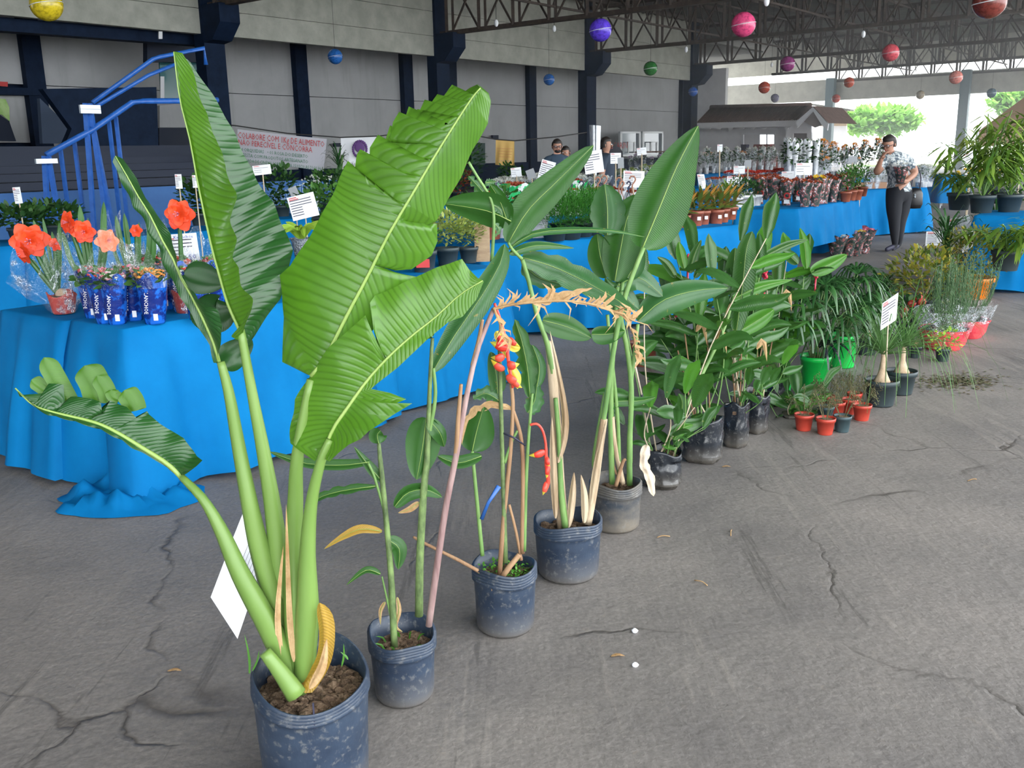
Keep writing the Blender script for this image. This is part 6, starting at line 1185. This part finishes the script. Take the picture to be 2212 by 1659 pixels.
lslab('window_frame', [(1602, 287), (1674, 287), (1674, 291), (1602, 291)], LK-.06, .06, m_white, k_); lslab('window_frame', [(1602, 287), (1606, 287), (1606, 340), (1602, 340)], LK-.06, .06, m_white, k_); lslab('window_frame', [(1638, 289), (1641, 289), (1641, 338), (1638, 338)], LK-.06, .06, m_white, k_)
lslab('back_wall', [(1590, 270), (1638, 270), (1638, g0), (1590, g0)], LK+3, .1, m_cwhite, k_)
lslab('window_mullion', [(1655, 285), (1657, 285), (1657, 340), (1655, 340)], LK+3, .05, m_dark, k_)
lslab('porch_wall', [(1698, 262), (1752, 262), (1752, 288), (1698, 288)], LK-.8, .12, m_cwhite, k_); lslab('porch_wall', [(1698, 286), (1713, 286), (1713, g0), (1698, g0)], LK-.8, .12, m_cwhite, k_); lslab('porch_wall', [(1743, 286), (1753, 286), (1753, g0), (1743, g0)], LK-.8, .12, m_cwhite, k_)
lslab('door', [(1713, 288), (1743, 288), (1743, g0), (1713, g0)], LK-.7, .06, M('grey_door', (.16, .13, .13), rough=.6), k_)
lslab('eaves_board', [(1508, 264), (1722, 258), (1722, 273), (1508, 277)], LK-1.0, .06, m_cwhite, k_)
for i in range(9):
    x = 1530+i*24
    if x < 1705: lslab('scallop', [(x-6, 276), (x-3, 279.5), (x+3, 279.5), (x+6, 276)], LK-1.02, .05, m_cwhite, k_)
for s in (((1720, 262), (1756, 231), (1756, 240), (1722, 276)), ((1756, 231), (1789, 268), (1787, 282), (1775, 270), (1756, 240))): lslab('gable_board', list(s), LK-1.4, .1, m_white, k_)
lslab('gable_fill', [(1735, 262), (1756, 240), (1776, 270), (1760, 276)], LK-1.2, .05, M('gable_grey_board', (.3, .26, .25), rough=.8), k_)  # grey-brown board filling the gable
# tile roof: rows of barrel tiles
b = MB(); a0, a1 = onL(1506, 264, LK-1.05), onL(1722, 258, LK-1.05); r0_, r1_ = onL(1535, 233, LK+1.3), onL(1752, 228, LK+1.3); n = 56
for i in range(n):
    p = a0.lerp(a1, (i+.5)/n); q = r0_.lerp(r1_, (i+.5)/n); rr = (a1-a0).length/n*.5
    b.tube([p, q], [rr, rr*.9], 6)
b.build('roof_tiles', m_tile, k_, True, kind='stuff'); b = MB(); b.add([a0, a1, r1_, r0_], [(0, 1, 2, 3)]); b.add([r0_, r1_, a1+LD*4.6, a0+LD*4.6], [(0, 1, 2, 3)]); b.build('roof_deck', m_tile, k_, False)
b = MB(); b.tube([r0_, r1_], .13, 8); b.build('ridge', m_tile, k_)
b = MB(); b.add([onL(1720, 258, LK-1.4), onL(1756, 229, LK-1.4), onL(1756, 229, LK-1.4)+LD*3.5, onL(1720, 258, LK-1.4)+LD*3.5, onL(1790, 266, LK-1.4), onL(1790, 266, LK-1.4)+LD*3.5], [(0, 1, 2, 3), (1, 4, 5, 2)]); b.build('porch_roof', m_tile, k_, False)
t = thing('red_armchair', onL(1650, 340, LK-2).xy.to_3d(), 'red-brown padded counter seen before the kiosk window', 'counter'); lslab('body', [(1622, 340), (1628, 312), (1662, 311), (1670, 340), (1670, g0), (1622, g0)], LK-2, .5, M('red_brown_vinyl', (.2, .035, .02), rough=.5), t)
t = thing('black_speaker', onL(1607, 325, LK-3).xy.to_3d(), 'black box on a stand left of the red-brown counter', 'speaker'); lslab('cabinet', [(1600, 312), (1612, 312), (1612, 326), (1600, 326)], LK-3, .3, m_ink, t); lslab('stand', [(1605, 326), (1607, 326), (1607, g0+4), (1605, g0+4)], LK-2.9, .04, m_ink, t)
# ticket booth against the long wall
tb = thing('ticket_booth', onT(1385, 330, 25.5).xy.to_3d(), 'white-framed ticket windows against the long wall', 'booth')
for x0, x1 in ((1340, 1384), (1388, 1433)):
    for q in ([(x0, 284), (x1, 284), (x1, 288), (x0, 288)], [(x0, 284), (x0+4, 284), (x0+4, 338), (x0, 338)], [(x1-3, 284), (x1, 284), (x1, 338), (x1-3, 338)], [(x0, 334), (x1, 334), (x1, 338), (x0, 338)]): slab('frame', q, 25.3, .1, m_plast, tb)
    slab('pane', [(x0+4, 288), (x1-3, 288), (x1-3, 334), (x0+4, 334)], 25.4, .03, m_glass, tb)
    xc = (x0+x1)/2+3; 
    for q in ([(xc-8, 306), (xc+7, 306), (xc+7, 308), (xc-8, 308)], [(xc-8, 306), (xc-6, 306), (xc-6, 330), (xc-8, 330)], [(xc+5, 306), (xc+7, 306), (xc+7, 330), (xc+5, 330)]): slab('hatch_frame', q, 25.2, .06, m_plast, tb)
slab('shelf', [(1380, 327), (1440, 326), (1440, 329), (1380, 330)], 25.0, .3, m_tile, tb)
text_mesh('GARIN', .42, m_inkr, 'lettering', LD, Vector((0, 0, 1)), onT(1340, 315, 25.25), tb, width=1.3)
t = thing('arched_awning', onT(1335, 320, 24.5).xy.to_3d(), 'dark curved awning left of the ticket windows', 'awning'); slab('fabric', [(1315, 340), (1316, 320), (1325, 313), (1338, 318), (1345, 328), (1346, 340)], 24.5, .5, m_ink, t)
t = thing('green_board', onT(1032, 330, 26).xy.to_3d(), 'dark green board standing against the long wall', 'board'); slab('board', [(1018, 309), (1048, 309), (1048, 356), (1018, 356)], 26.2, .12, M('dark_green_paint', (.01, .05, .04), rough=.5), t)
for x, y in ((730, 313), (1071, 296)): t = thing('wall_box', onT(x, y, 26.2), 'small dark box fixed to the long wall, '+('left' if x < 900 else 'right')+' one', 'box'); slab('box', [(x-6, y-4), (x+6, y-4), (x+6, y+4), (x-6, y+4)], 26.3, .12, m_dark, t)
t = thing('silver_foil_roll', Y(1286, 320, 15.0).xy.to_3d(), 'tall silver plastic sleeve standing between the two men', 'sleeve'); quadv = [Y(1273, 270, 14.5), Y(1298, 272, 14.5), Y(1296, 330, 14.5), Y(1275, 332, 14.5)]
b = MB(); 
for i in range(9):
    for j in range(7): p = quadv[0].lerp(quadv[1], i/8).lerp(quadv[3].lerp(quadv[2], i/8), j/6); b.v.append(p+Vector((0, .02*sin(i*2.3)+.1*sin(pi*i/8)*-1, 0))); b.uv.append((0, 0))
b.f = [[i*7+j, (i+1)*7+j, (i+1)*7+j+1, i*7+j+1] for i in range(8) for j in range(6)]; b.mi = [0]*48; b.build('foil', M('silver_sleeve', (.6, .62, .65), (.35, .37, .4), .25, 10, .4, 12, metal=.4), t); q = Y(1286, 330, 14.5); b = MB(); b.tube([q, Vector((q.x, q.y, 0))], .02, 6); b.build('stand', m_plast, t)
# tent at the right
tn = thing('market_tent', Y(2240, 400, 24).xy.to_3d(), 'brown peaked market tent at the right edge', 'tent'); m_tent = M('brown_canvas', (.28, .19, .13), rough=.8, trans=.15)
A_ = [Y(2112, 284, 22), Y(2420, 276, 22), Y(2440, 285, 27), Y(2150, 292, 27)]; ap = Y(2240, 190, 24.5); b = MB()
tr_ = [p.lerp(ap, .62) for p in A_]; b.add(A_+tr_+[ap], [(0, 1, 5, 4), (1, 2, 6, 5), (2, 3, 7, 6), (3, 0, 4, 7), (4, 5, 8), (5, 6, 8), (6, 7, 8), (7, 4, 8)]); b.build('canopy', m_tent, tn, False)
b = MB(); dn = Vector((0, 0, -.3)); b.add([A_[0], A_[1], A_[1]+dn, A_[0]+dn, A_[3], A_[3]+dn], [(0, 1, 2, 3), (0, 3, 5, 4)]); b.build('valance', m_tent, tn, False)
for p in A_: b = MB(); b.tube([p, Vector((p.x, p.y, 0))], .03, 8); b.build('pole', m_plast, tn)
# outside
m_crown = MI('sunlit_tree_leaves', [(.12, .3, .04), (.25, .5, .1), (.35, .6, .15)], .6, .45)
def tree(px, py, rx, rz_, L, lab, n=1500, seed=1, ll=.45):
    c = onL(px, py, L); g = Vector((c.x, c.y, 0)); t = thing('tree', g, lab, 'tree'); w = (onL(px+1, py, L)-c).length; rnd = random.Random(seed)
    b = MB(); b.tube(spl([g, g+Vector((.2, 0, c.z*.5)), c], 6), [.22, .2, .17, .15, .12, .1, .06], 8); b.build('trunk', m_stemb, t)
    for k in range(5):
        a = k*1.3; b = MB(); b.tube([c-Vector((0, 0, rz_*w*.6)), c+Vector((cos(a)*rx*w*.6, sin(a)*rx*w*.5, 0))], .05, 5); b.build('branch', m_stemb, t)
    b = MB()
    for i in range(n):
        while True:
            v = Vector((rnd.uniform(-1, 1), rnd.uniform(-1, 1), rnd.uniform(-1, 1)))
            if v.length < 1 and noise.noise(v*2.2+Vector((seed, 0, 0))) > -.15: break
        p = c+Vector((v.x*rx*w, v.y*rx*w*.8, v.z*rz_*w)); b.leafq(p, Vector((rnd.uniform(-1, 1), rnd.uniform(-1, 1), rnd.uniform(-.5, .8))), ll, ll*.5, Vector((0, 0, 1)))
    b.build('crown', m_crown, t, True, kind='stuff')
tree(1905, 262, 85, 30, 82, 'broad sunlit tree outside the far end of the hall', 3000, 2, .7); tree(2190, 222, 60, 26, 84, 'bright tree outside, above the brown tent', 1800, 3, .7); tree(1560, 225, 30, 10, 90, 'low tree glimpsed over the kiosk roof', 300, 5)
fe_ = thing('metal_fence', onL(1950, 330, 76).xy.to_3d(), 'white bar fence beyond the lawn outside', 'fence')
for i in range(60):
    t_ = -2+i*.5; b = MB(); b.box(LT(76, t_, 1.0), (.05, .06, 2.0), LD, TD); b.build('bar', m_plast, fe_, False)
for z in (.3, 1.8): b = MB(); b.box(LT(76, 13, z), (.06, 31, .08), LD, TD); b.build('rail', m_plast, fe_, False)
b = MB(); b.box(LT(70, 8, .02), (4, 34, .04), LD, TD); tag(b.build('grass_strip', MI('lawn', [(.12, .3, .04), (.2, .4, .06)], .9, 0), None, False), 'strip of sunlit lawn outside', kind='structure')
cb = thing('wooden_shed', onL(1815, 300, 66).xy.to_3d(), 'weathered wooden shed just outside behind the end post', 'building'); b = MB()
for i in range(16): x = 1772+i*3.6; lslab('plank', [(x, 226+i*.8), (x+3.3, 226.5+i*.8), (x+3.3, 272), (x, 272)], 66, .08, m_wood, cb)
lslab('wall', [(1770, 272), (1828, 272), (1828, 366), (1770, 366)], 66.1, .2, m_cwhite, cb); lslab('roof_edge', [(1740, 222), (1836, 236), (1836, 240), (1740, 226)], 65.8, .8, m_roof, cb)
# ================= bamboo-like plants at the right =================
def bamboo(px, py, lab, seed, hh, n, z0, w=.035, L=.3, sp=.45, mat=None, cat='plant'):
    c = G(px, py, z0)+Vector((0, .15, 0)); rnd = random.Random(seed); t = thing('leafy_cane_plant', c, lab, cat); terracotta(t, c, .13, .18, m_dpot)
    for s in range(9):
        a = rnd.uniform(0, 6.28); top = c+Vector((cos(a)*sp*rnd.uniform(.3, 1), sin(a)*sp*.6, hh*rnd.uniform(.6, 1))); P_ = spl([c+Vector((0, 0, .15)), (c+top)/2+Vector((0, 0, .15)), top], 10); b = MB(); b.tube(P_, .006, 5); b.build('cane', m_stemg, t); b = MB()
        for i in range(n):
            p = P_[rnd.randint(3, 10)]+Vector((rnd.uniform(-.05, .05), rnd.uniform(-.05, .05), 0)); q = rnd.uniform(0, 6.28); b.leafq(p, Vector((cos(q), sin(q), rnd.uniform(-.6, .5))), L*rnd.uniform(.6, 1.1), w, Vector((0, 0, 1)), 0, .35)
        b.build('leaves', mat or m_bamb, t, True, kind='stuff')
bamboo(2135, 462, 'tall yellow-green leafy canes on the right-hand blue table', 3, 1.0, 34, ZT); bamboo(2195, 460, 'dense leafy canes with orange tips at the right edge', 4, 1.0, 36, ZT); bamboo(2190, 588, 'low leafy canes hanging before the right-hand cloth', 6, .5, 26, .32, .03, .3, .6); bamboo(2085, 455, 'shorter leafy canes at the left end of the right-hand table', 8, .55, 20, ZT, .03, .22, .35)
bamboo(2150, 420, 'yellowish feathery canes behind the tall ones', 12, .9, 26, ZT, .03, .3, .5, m_folv)
t = thing('marigold_tray', Y(2170, 372, 11.3), 'patch of yellow-orange blooms at the right edge', 'flowers'); b = MB(); rr_ = random.Random(5)
for _ in range(70): b.ball(Vector(t.location)+Vector((rr_.uniform(-.5, .5), rr_.uniform(-.2, .2), rr_.uniform(-.03, .05))), .022, 6, 4, sc=(1, 1, .6))
b.build('blooms', m_fyel, t, kind='stuff'); foliage(t, Vector(t.location)+Vector((0, 0, -.18)), (.55, .3, .18), 260, .09, .04, m_fold, seed=31); terracotta(t, Vector((t.location.x, t.location.y, ZT)), .14, .16, m_dpot)
dracaena(2105, 398, 'dark palm silhouette beside the small far cloth', 33, .5, 60, .4, z0=0.0)
# cardboard boxes on the cloth behind the woman
t = thing('cardboard_box', G(1885, 408, ZT)+Vector((0, .2, 0)), 'long brown cardboard tray on the cloth behind the woman', 'box'); b = MB(); b.box(Vector(t.location)+Vector((0, 0, .05)), (.5, .3, .1)); b.build('tray', m_card, t, False)

# ================= people =================
m_skin = M('skin', (.42, .22, .15), rough=.55, trans=.02); m_hair = M('dark_hair', (.012, .01, .01), (.03, .022, .018), .6, 40); m_lip = M('lips', (.35, .09, .08), rough=.5); m_eyew = M('eye_white', (.6, .6, .6), rough=.3)
def person(name, lab, J, edges, mats, headc, face, hr, loc, hair='short', glasses=False, beard=False, extra=None):
    """J: name -> (point, radius); edges: (a, b, material index). One skinned continuous body."""
    t = thing(name, loc, lab, 'person'); names = list(J); me = bpy.data.meshes.new('body'); me.from_pydata([J[n][0]-loc for n in names], [(names.index(a), names.index(b)) for a, b, _ in edges], [])
    o = bpy.data.objects.new('body', me); COL.objects.link(o); md = o.modifiers.new('s', 'SKIN'); md.use_smooth_shade = True; sl = o.data.skin_vertices[0].data
    for i, n in enumerate(names): sl[i].radius = (J[n][1], J[n][1]*(J[n][2] if len(J[n]) > 2 else 1)); sl[i].use_root = (n == 'pelvis')
    sb = o.modifiers.new('b', 'SUBSURF'); sb.levels = 2; sb.render_levels = 2
    bpy.context.view_layer.update(); m2 = bpy.data.meshes.new_from_object(o.evaluated_get(bpy.context.evaluated_depsgraph_get())); o.modifiers.clear(); o.data = m2; m2.name = 'body'
    for m in mats: m2.materials.append(m)
    segs = [(J[a][0]-loc, J[b_][0]-loc, mi, J[a][1]) for a, b_, mi in edges]
    for f in m2.polygons:
        c = f.center; best = 1e9
        for a, b_, mi, r in segs:
            d = b_-a; k = max(0, min(1, (c-a).dot(d)/max(1e-9, d.length_squared))); q = (c-a-d*k).length-r*.5
            if q < best: best = q; f.material_index = mi
        f.use_smooth = True
    o.parent = t; ORG[o.name] = loc
    face = face.normalized(); up = Vector((0, 0, 1)); side = face.cross(up).normalized(); up = side.cross(face)
    def at(s, f, u): return headc+side*(s*hr)+face*(f*hr)+up*(u*hr)
    b = MB(); b.ball(at(0, .92, -.12), hr*.16, 8, 6, sc=(.8, 1, 1.3)); b.build('nose', m_skin, t)
    for s in (-1, 1):
        b = MB(); b.ball(at(s*.36, .82, .1), hr*.12, 8, 6); e = b.build('eye', m_eyew, t); b = MB(); b.ball(at(s*.36, .92, .1), hr*.06, 6, 4); b.build('pupil', m_ink, e)
        b = MB(); b.ball(at(s*.86, -.05, -.02), hr*.2, 8, 6, sc=(.5, .8, 1.2)); b.build('ear', m_skin, t)
    b = MB(); b.ball(at(0, .84, -.5), hr*.2, 8, 6, sc=(1, .5, .35)); b.build('mouth', m_lip, t)
    # hair cap
    b = MB(); N1, N2 = 20, 12; vs = []
    for i in range(N2+1):
        for j in range(N1):
            th = pi*.62*i/N2; ph_ = 2*pi*j/N1; d = side*(sin(th)*cos(ph_))+face*(sin(th)*sin(ph_))+up*cos(th); ff = d.dot(face); R_ = hr*(1.13+.05*noise.noise(d*5)); 
            q = headc+side*(d.dot(side)*R_*.86)+face*(d.dot(face)*R_*.95-.12*hr)+up*(d.dot(up)*R_*1.12+.12*hr)
            if ff > .25 and i > N2*.55: q = headc+(q-headc)*.72
            vs.append(q)
    b.add(vs, [(i*N1+j, i*N1+(j+1) % N1, (i+1)*N1+(j+1) % N1, (i+1)*N1+j) for i in range(N2) for j in range(N1)])
    if hair == 'bun': b.ball(at(0, -1.15, .35), hr*.5, 10, 8)
    if hair == 'long':
        for s in (-1, 0, 1): b.tube([at(s*.7, -.5, .3), at(s*.85, -.55, -.6), at(s*.8, -.5, -1.4)], [hr*.4, hr*.42, hr*.2], 8)
    b.build('hair', m_hair, t)
    if glasses:
        b = MB()
        for s in (-1, 1): ctr = at(s*.38, .98, .08); b.tube([ctr+side*(cos(a)*hr*.27)+up*(sin(a)*hr*.2) for a in [2*pi*k/14 for k in range(15)]], hr*.035, 5, cap=False); b.bar(at(s*.64, .92, .1), at(s*.9, 0, .08), hr*.05)
        b.bar(at(-.1, 1, .1), at(.1, 1, .1), hr*.06); b.build('glasses', m_ink, t)
    if beard: b = MB(); b.ball(at(0, .42, -.72), hr*.62, 14, 8, sc=(.98, .8, .55)); b.build('beard', m_hair, t)
    return t
def hand(J, E, pre, wr, d, side, palmn, s=1., curl=.4, mi=0, th=1):
    """palm and five unequal bent fingers growing from the wrist joint wr"""
    d = d.normalized(); side = side.normalized(); n = d.cross(side).normalized()*palmn; w = J[wr][0]; k = pre+'palm'; J[k] = (w+d*.045*s, .026*s, .55); E.append((wr, k, mi))
    for i, (o, L) in enumerate(((-.03, .062), (-.011, .075), (.009, .07), (.028, .055))):
        a = w+d*.085*s+side*(o*s); J[f'{pre}k{i}'] = (a, .0105*s); E.append((k, f'{pre}k{i}', mi)); m = a+d*(L*.5*cos(curl)*s)+n*(L*.5*sin(curl)*s); J[f'{pre}m{i}'] = (m, .0085*s); E.append((f'{pre}k{i}', f'{pre}m{i}', mi)); J[f'{pre}t{i}'] = (m+d*(L*.5*cos(curl*2.2)*s)+n*(L*.5*sin(curl*2.2)*s), .0065*s); E.append((f'{pre}m{i}', f'{pre}t{i}', mi))
    q = w+d*.03*s-side*(.035*s*th); J[pre+'h1'] = (q, .012*s); E.append((k, pre+'h1', mi)); J[pre+'h2'] = (q+d*.03*s-side*(.02*s*th)+n*.015*s, .009*s); E.append((pre+'h1', pre+'h2', mi))
def base_body(P_, stance, sk=0, sh=1, tr=2, build=1., shoes=3):
    """P_: dict of joint positions"""
    b_ = build; J = {'pelvis': (P_['pelvis'], .15*b_, .75), 'waist': (P_['waist'], .135*b_, .75), 'chest': (P_['chest'], .16*b_, .7), 'collar': (P_['collar'], .1*b_, .7), 'neck': (P_['neck'], .052), 'head0': (P_['head']-Vector((0, 0, .055)), .066), 'head1': (P_['head']+Vector((0, 0, .035)), .084, 1.05), 'head2': (P_['head']+Vector((0, 0, .085)), .055)}
    E = [('pelvis', 'waist', sh), ('waist', 'chest', sh), ('chest', 'collar', sh), ('collar', 'neck', sk), ('neck', 'head0', sk), ('head0', 'head1', sk), ('head1', 'head2', sk)]
    for s in 'LR':
        J['sh'+s] = (P_['sh'+s], .07*b_); J['el'+s] = (P_['el'+s], .043*b_); J['wr'+s] = (P_['wr'+s], .027); mid = (P_['sh'+s]+P_['el'+s])/2; J['ua'+s] = (mid, .055*b_)
        E += [('collar', 'sh'+s, sh), ('sh'+s, 'ua'+s, sh), ('ua'+s, 'el'+s, sk), ('el'+s, 'wr'+s, sk)]
        J['hp'+s] = (P_['hp'+s], .1*b_); J['kn'+s] = (P_['kn'+s], .066*b_); J['an'+s] = (P_['an'+s], .038); tm = (P_['hp'+s]+P_['kn'+s])/2; J['tm'+s] = (tm, .095*b_); cm = P_['kn'+s].lerp(P_['an'+s], .35); J['cf'+s] = (cm, .06*b_); J['toe'+s] = (P_['toe'+s], .026, 1.2)
        E += [('pelvis', 'hp'+s, tr), ('hp'+s, 'tm'+s, tr), ('tm'+s, 'kn'+s, tr), ('kn'+s, 'cf'+s, tr), ('cf'+s, 'an'+s, tr), ('an'+s, 'toe'+s, shoes)]
    return J, E
def floral():
    m, nt, bs = newmat('grey_floral_blouse'); bs.inputs['Roughness'].default_value = .8; lnk(nt, ramp(nt, nz(nt, 28, 4), [(.44, (.08, .11, .14)), (.5, (.35, .4, .42)), (.58, (.6, .62, .62))]), bs.inputs['Base Color']); return m
yw = 13.05
def W_(px, py, dy=0): return Y(px, py, yw+dy)
gz = G(1935, 545); 
P_ = dict(pelvis=W_(1942, 418), waist=W_(1941, 392), chest=W_(1938, 362), collar=W_(1932, 340), neck=W_(1925, 330), head=W_(1920, 313), shL=W_(1912, 345, -.02), elL=W_(1893, 374, -.12), wrL=W_(1903, 346, -.26), shR=W_(1962, 346, .02), elR=W_(1978, 374, -.05), wrR=W_(1958, 392, -.22),
  hpL=W_(1931, 425, -.04), hpR=W_(1953, 426, .04), knL=W_(1932, 476, -.03), knR=W_(1944, 478, .03), anL=W_(1933, 535, .0), anR=W_(1941, 539, .08), toeL=W_(1912, 545, -.08), toeR=W_(1926, 549, -.0))
for k in ('toeL', 'toeR'): P_[k].z = .03
for k in ('anL', 'anR'): P_[k].z = .08
J, E = base_body(P_, 0, build=1.22); J['head1'] = (P_['head']+Vector((0, 0, .03)), .092, 1.05)
hand(J, E, 'l', 'wrL', Vector((.35, -.2, 1)), Vector((0, 1, .1)), -1, 1, .5); hand(J, E, 'r', 'wrR', Vector((-1, -.4, .1)), Vector((0, -.3, 1)), 1, 1, .5)
m_trou = M('black_trousers', (.012, .014, .02), rough=.8)
wm_ = person('person', 'woman in grey floral blouse and black trousers raising a hand to her face', J, E, [m_skin, floral(), m_trou, m_ink], P_['head'], Vector((-.75, -.6, -.25)), .098, P_['pelvis'].xy.to_3d(), 'short', True)
t = thing('held_bouquet', W_(1946, 380, -.3), 'small wrapped flowering pot held by the woman', 'flowers'); c = Vector(t.location); b = MB(); b.lathe(c+Vector((0, 0, -.1)), [(0, 0), (.045, 0), (.075, .14), (.11, .22)], 18); b.build('sleeve', m_print, t); foliage(t, c+Vector((0, 0, .13)), (.1, .1, .06), 60, .04, .02, m_fwht, 'flowers', seed=4)
t = thing('handbag', W_(1976, 425, .02), 'black handbag hanging at the hip of the woman', 'bag'); c = Vector(t.location); b = MB(); b.lathe(c+Vector((0, 0, -.16)), [(0, 0), (.11, .005), (.14, .06), (.13, .2), (.09, .27), (0, .28)], 20, sx=.8, sy=.45); b.build('body', M('black_leather', (.01, .01, .012), rough=.35), t)
b = MB(); b.tube(spl([c+Vector((-.06, 0, .08)), c+Vector((-.05, 0, .3)), W_(1968, 350, .05)+Vector((0, 0, .04)), c+Vector((.06, .02, .3)), c+Vector((.06, 0, .08))], 20), .008, 6); b.build('strap', m_ink, t); b = MB(); b.ball(c+Vector((-.03, -.07, .03)), .016, 8, 6); b.ball(c+Vector((-.03, -.07, .0)), .016, 8, 6); b.build('charm', m_foil, t)
def standing(px, ytop, y, lab, face, shirt, hair='short', glasses=False, beard=False, hgt=1.74, build=1.0, trm=None, turn=0):
    h0 = Y(px, ytop, y); g = Vector((h0.x, h0.y, 0)); fx = face.xy.to_3d().normalized(); sx_ = fx.cross(Vector((0, 0, 1))); k = h0.z/1.74
    def q(s, f, z): return g+sx_*(s*k)+fx*(f*k)+Vector((0, 0, z*k))
    P_ = dict(pelvis=q(0, 0, .94), waist=q(0, 0, 1.08), chest=q(0, 0, 1.28), collar=q(0, -.01, 1.42), neck=q(0, .0, 1.5), head=q(0, .02, 1.62), shL=q(-.19, 0, 1.4), shR=q(.19, 0, 1.4), elL=q(-.25, -.02, 1.12), elR=q(.25, -.02, 1.12), wrL=q(-.24, .1, .9), wrR=q(.24, .1, .9),
      hpL=q(-.09, 0, .88), hpR=q(.09, 0, .88), knL=q(-.1, .02, .5), knR=q(.1, .02, .5), anL=q(-.1, 0, .09), anR=q(.1, 0, .09), toeL=q(-.11, .16, .04), toeR=q(.11, .16, .04))
    J, E = base_body(P_, 0, build=build); hand(J, E, 'l', 'wrL', Vector((0, 0, -1))+fx*.4, fx, 1, 1, .3, 0, -1); hand(J, E, 'r', 'wrR', Vector((0, 0, -1))+fx*.4, fx, -1, 1, .3, 0, -1)
    return person('person', lab, J, E, [m_skin, shirt, trm or m_trou, m_ink], P_['head'], face, .095, g, hair, glasses, beard)
m_navs = M('dark_blue_tshirt', (.04, .07, .11), rough=.85)
standing(1203, 302, 16.3, 'bearded man with glasses in a blue-grey t-shirt facing the camera', Vector((.1, -1, -.1)), m_navs, glasses=True, beard=True)
standing(1308, 298, 15.3, 'dark-haired man in a dark t-shirt seen in profile', Vector((.9, -.25, 0)), M('black_blue_tshirt', (.03, .045, .07), rough=.85), build=1.1)
standing(1222, 318, 18.5, 'person in a dark red top partly behind the bearded man', Vector((-.3, -1, -.1)), M('dark_red_top', (.25, .03, .04), rough=.8), 'bun')
standing(1768, 314, 36, 'distant person silhouetted in the bright doorway right of the kiosk', Vector((-.5, -1, 0)), M('brown_top', (.1, .05, .04), rough=.8))
# small litter on the floor: pale stones, twigs, leaf scraps
for k, (px, py, kind) in enumerate(((1371, 1366, 0), (1372, 1440, 0), (362, 1452, 1), (1447, 1160, 2), (1580, 1146, 2), (1500, 1255, 2), (2090, 1040, 2), (1320, 1420, 1), (1560, 1010, 1))):
    p = G(px, py); w_ = ('nearer right' if px > 1500 else 'nearer left' if px < 1000 else 'middle')
    if kind == 0: t = thing('pebble', p, 'white pebble on the open floor, the '+('upper' if k == 0 else 'lower')+' one', 'stone'); b = MB(); b.ball(p+Vector((0, 0, .006)), .01, 8, 6, sc=(1, .8, .8), j=.3); b.build('stone', m_white, t)
    elif kind == 2: t = thing('twig', p, 'thin dry twig on the open floor, '+{3: 'right of the fourth black pot', 4: 'the rightmost of the group past the fourth pot', 5: 'lowest of the group right of the pots', 6: 'farthest right near the floor cracks'}[k], 'twig', 'twigs on the floor'); a = k*1.1; b = MB(); b.tube(spl([p+Vector((0, 0, .003)), p+Vector((cos(a)*.03, sin(a)*.03, .008)), p+Vector((cos(a)*.05, sin(a)*.06, .003))], 5), .002, 5); b.build('stick', m_dry, t)
    else: t = thing('leaf_scrap', p, 'scrap of dry leaf on the floor, '+{2: 'left of the largest plant', 7: 'between the two white pebbles', 8: 'beside the last black bag'}[k], 'leaf', 'leaf scraps on the floor'); wleaf(t, spl([p+Vector((0, 0, .004)), p+Vector((.02, .005, .008)), p+Vector((.04, 0, .004))], 5), .015, m_dry, 0, .2, 'oval', False, 'scrap', view=Vector((0, 0, -1)))
b = MB(); rr_ = random.Random(9)
for _ in range(500):
    p = G(2070+rr_.gauss(0, 45), 825+rr_.gauss(0, 9)); b.leafq(p+Vector((0, 0, .004)), Vector((rr_.uniform(-1, 1), rr_.uniform(-1, 1), 0)), .03, .014, Vector((0, 0, 1)))
tag(b.build('leaf_litter', m_dead, None, True, kind='stuff', loc=G(2070, 825)), 'scattered leaf litter and crumbs right of the ponytail palms', 'litter')
# added scattering volume, standing in for lens glare and lifted blacks
hm = bpy.data.materials.new('glare_scatter'); hm.use_nodes = True; _nt = hm.node_tree; _nt.nodes.clear()
_o = _nt.nodes.new('ShaderNodeOutputMaterial'); _v = _nt.nodes.new('ShaderNodeVolumeScatter'); _v.inputs['Density'].default_value = .010; _v.inputs['Anisotropy'].default_value = .55; _v.inputs['Color'].default_value = (.92, .97, 1, 1)
_nt.links.new(_v.outputs[0], _o.inputs['Volume'])
b = MB(); b.box(LT(38.5, 3.5, 3.5), (43, 33, 6.9), LD, TD); hz = b.build('glare_volume', hm, None, False); tag(hz, 'added scatter volume standing in for lens glare', 'glare_volume', kind='structure')
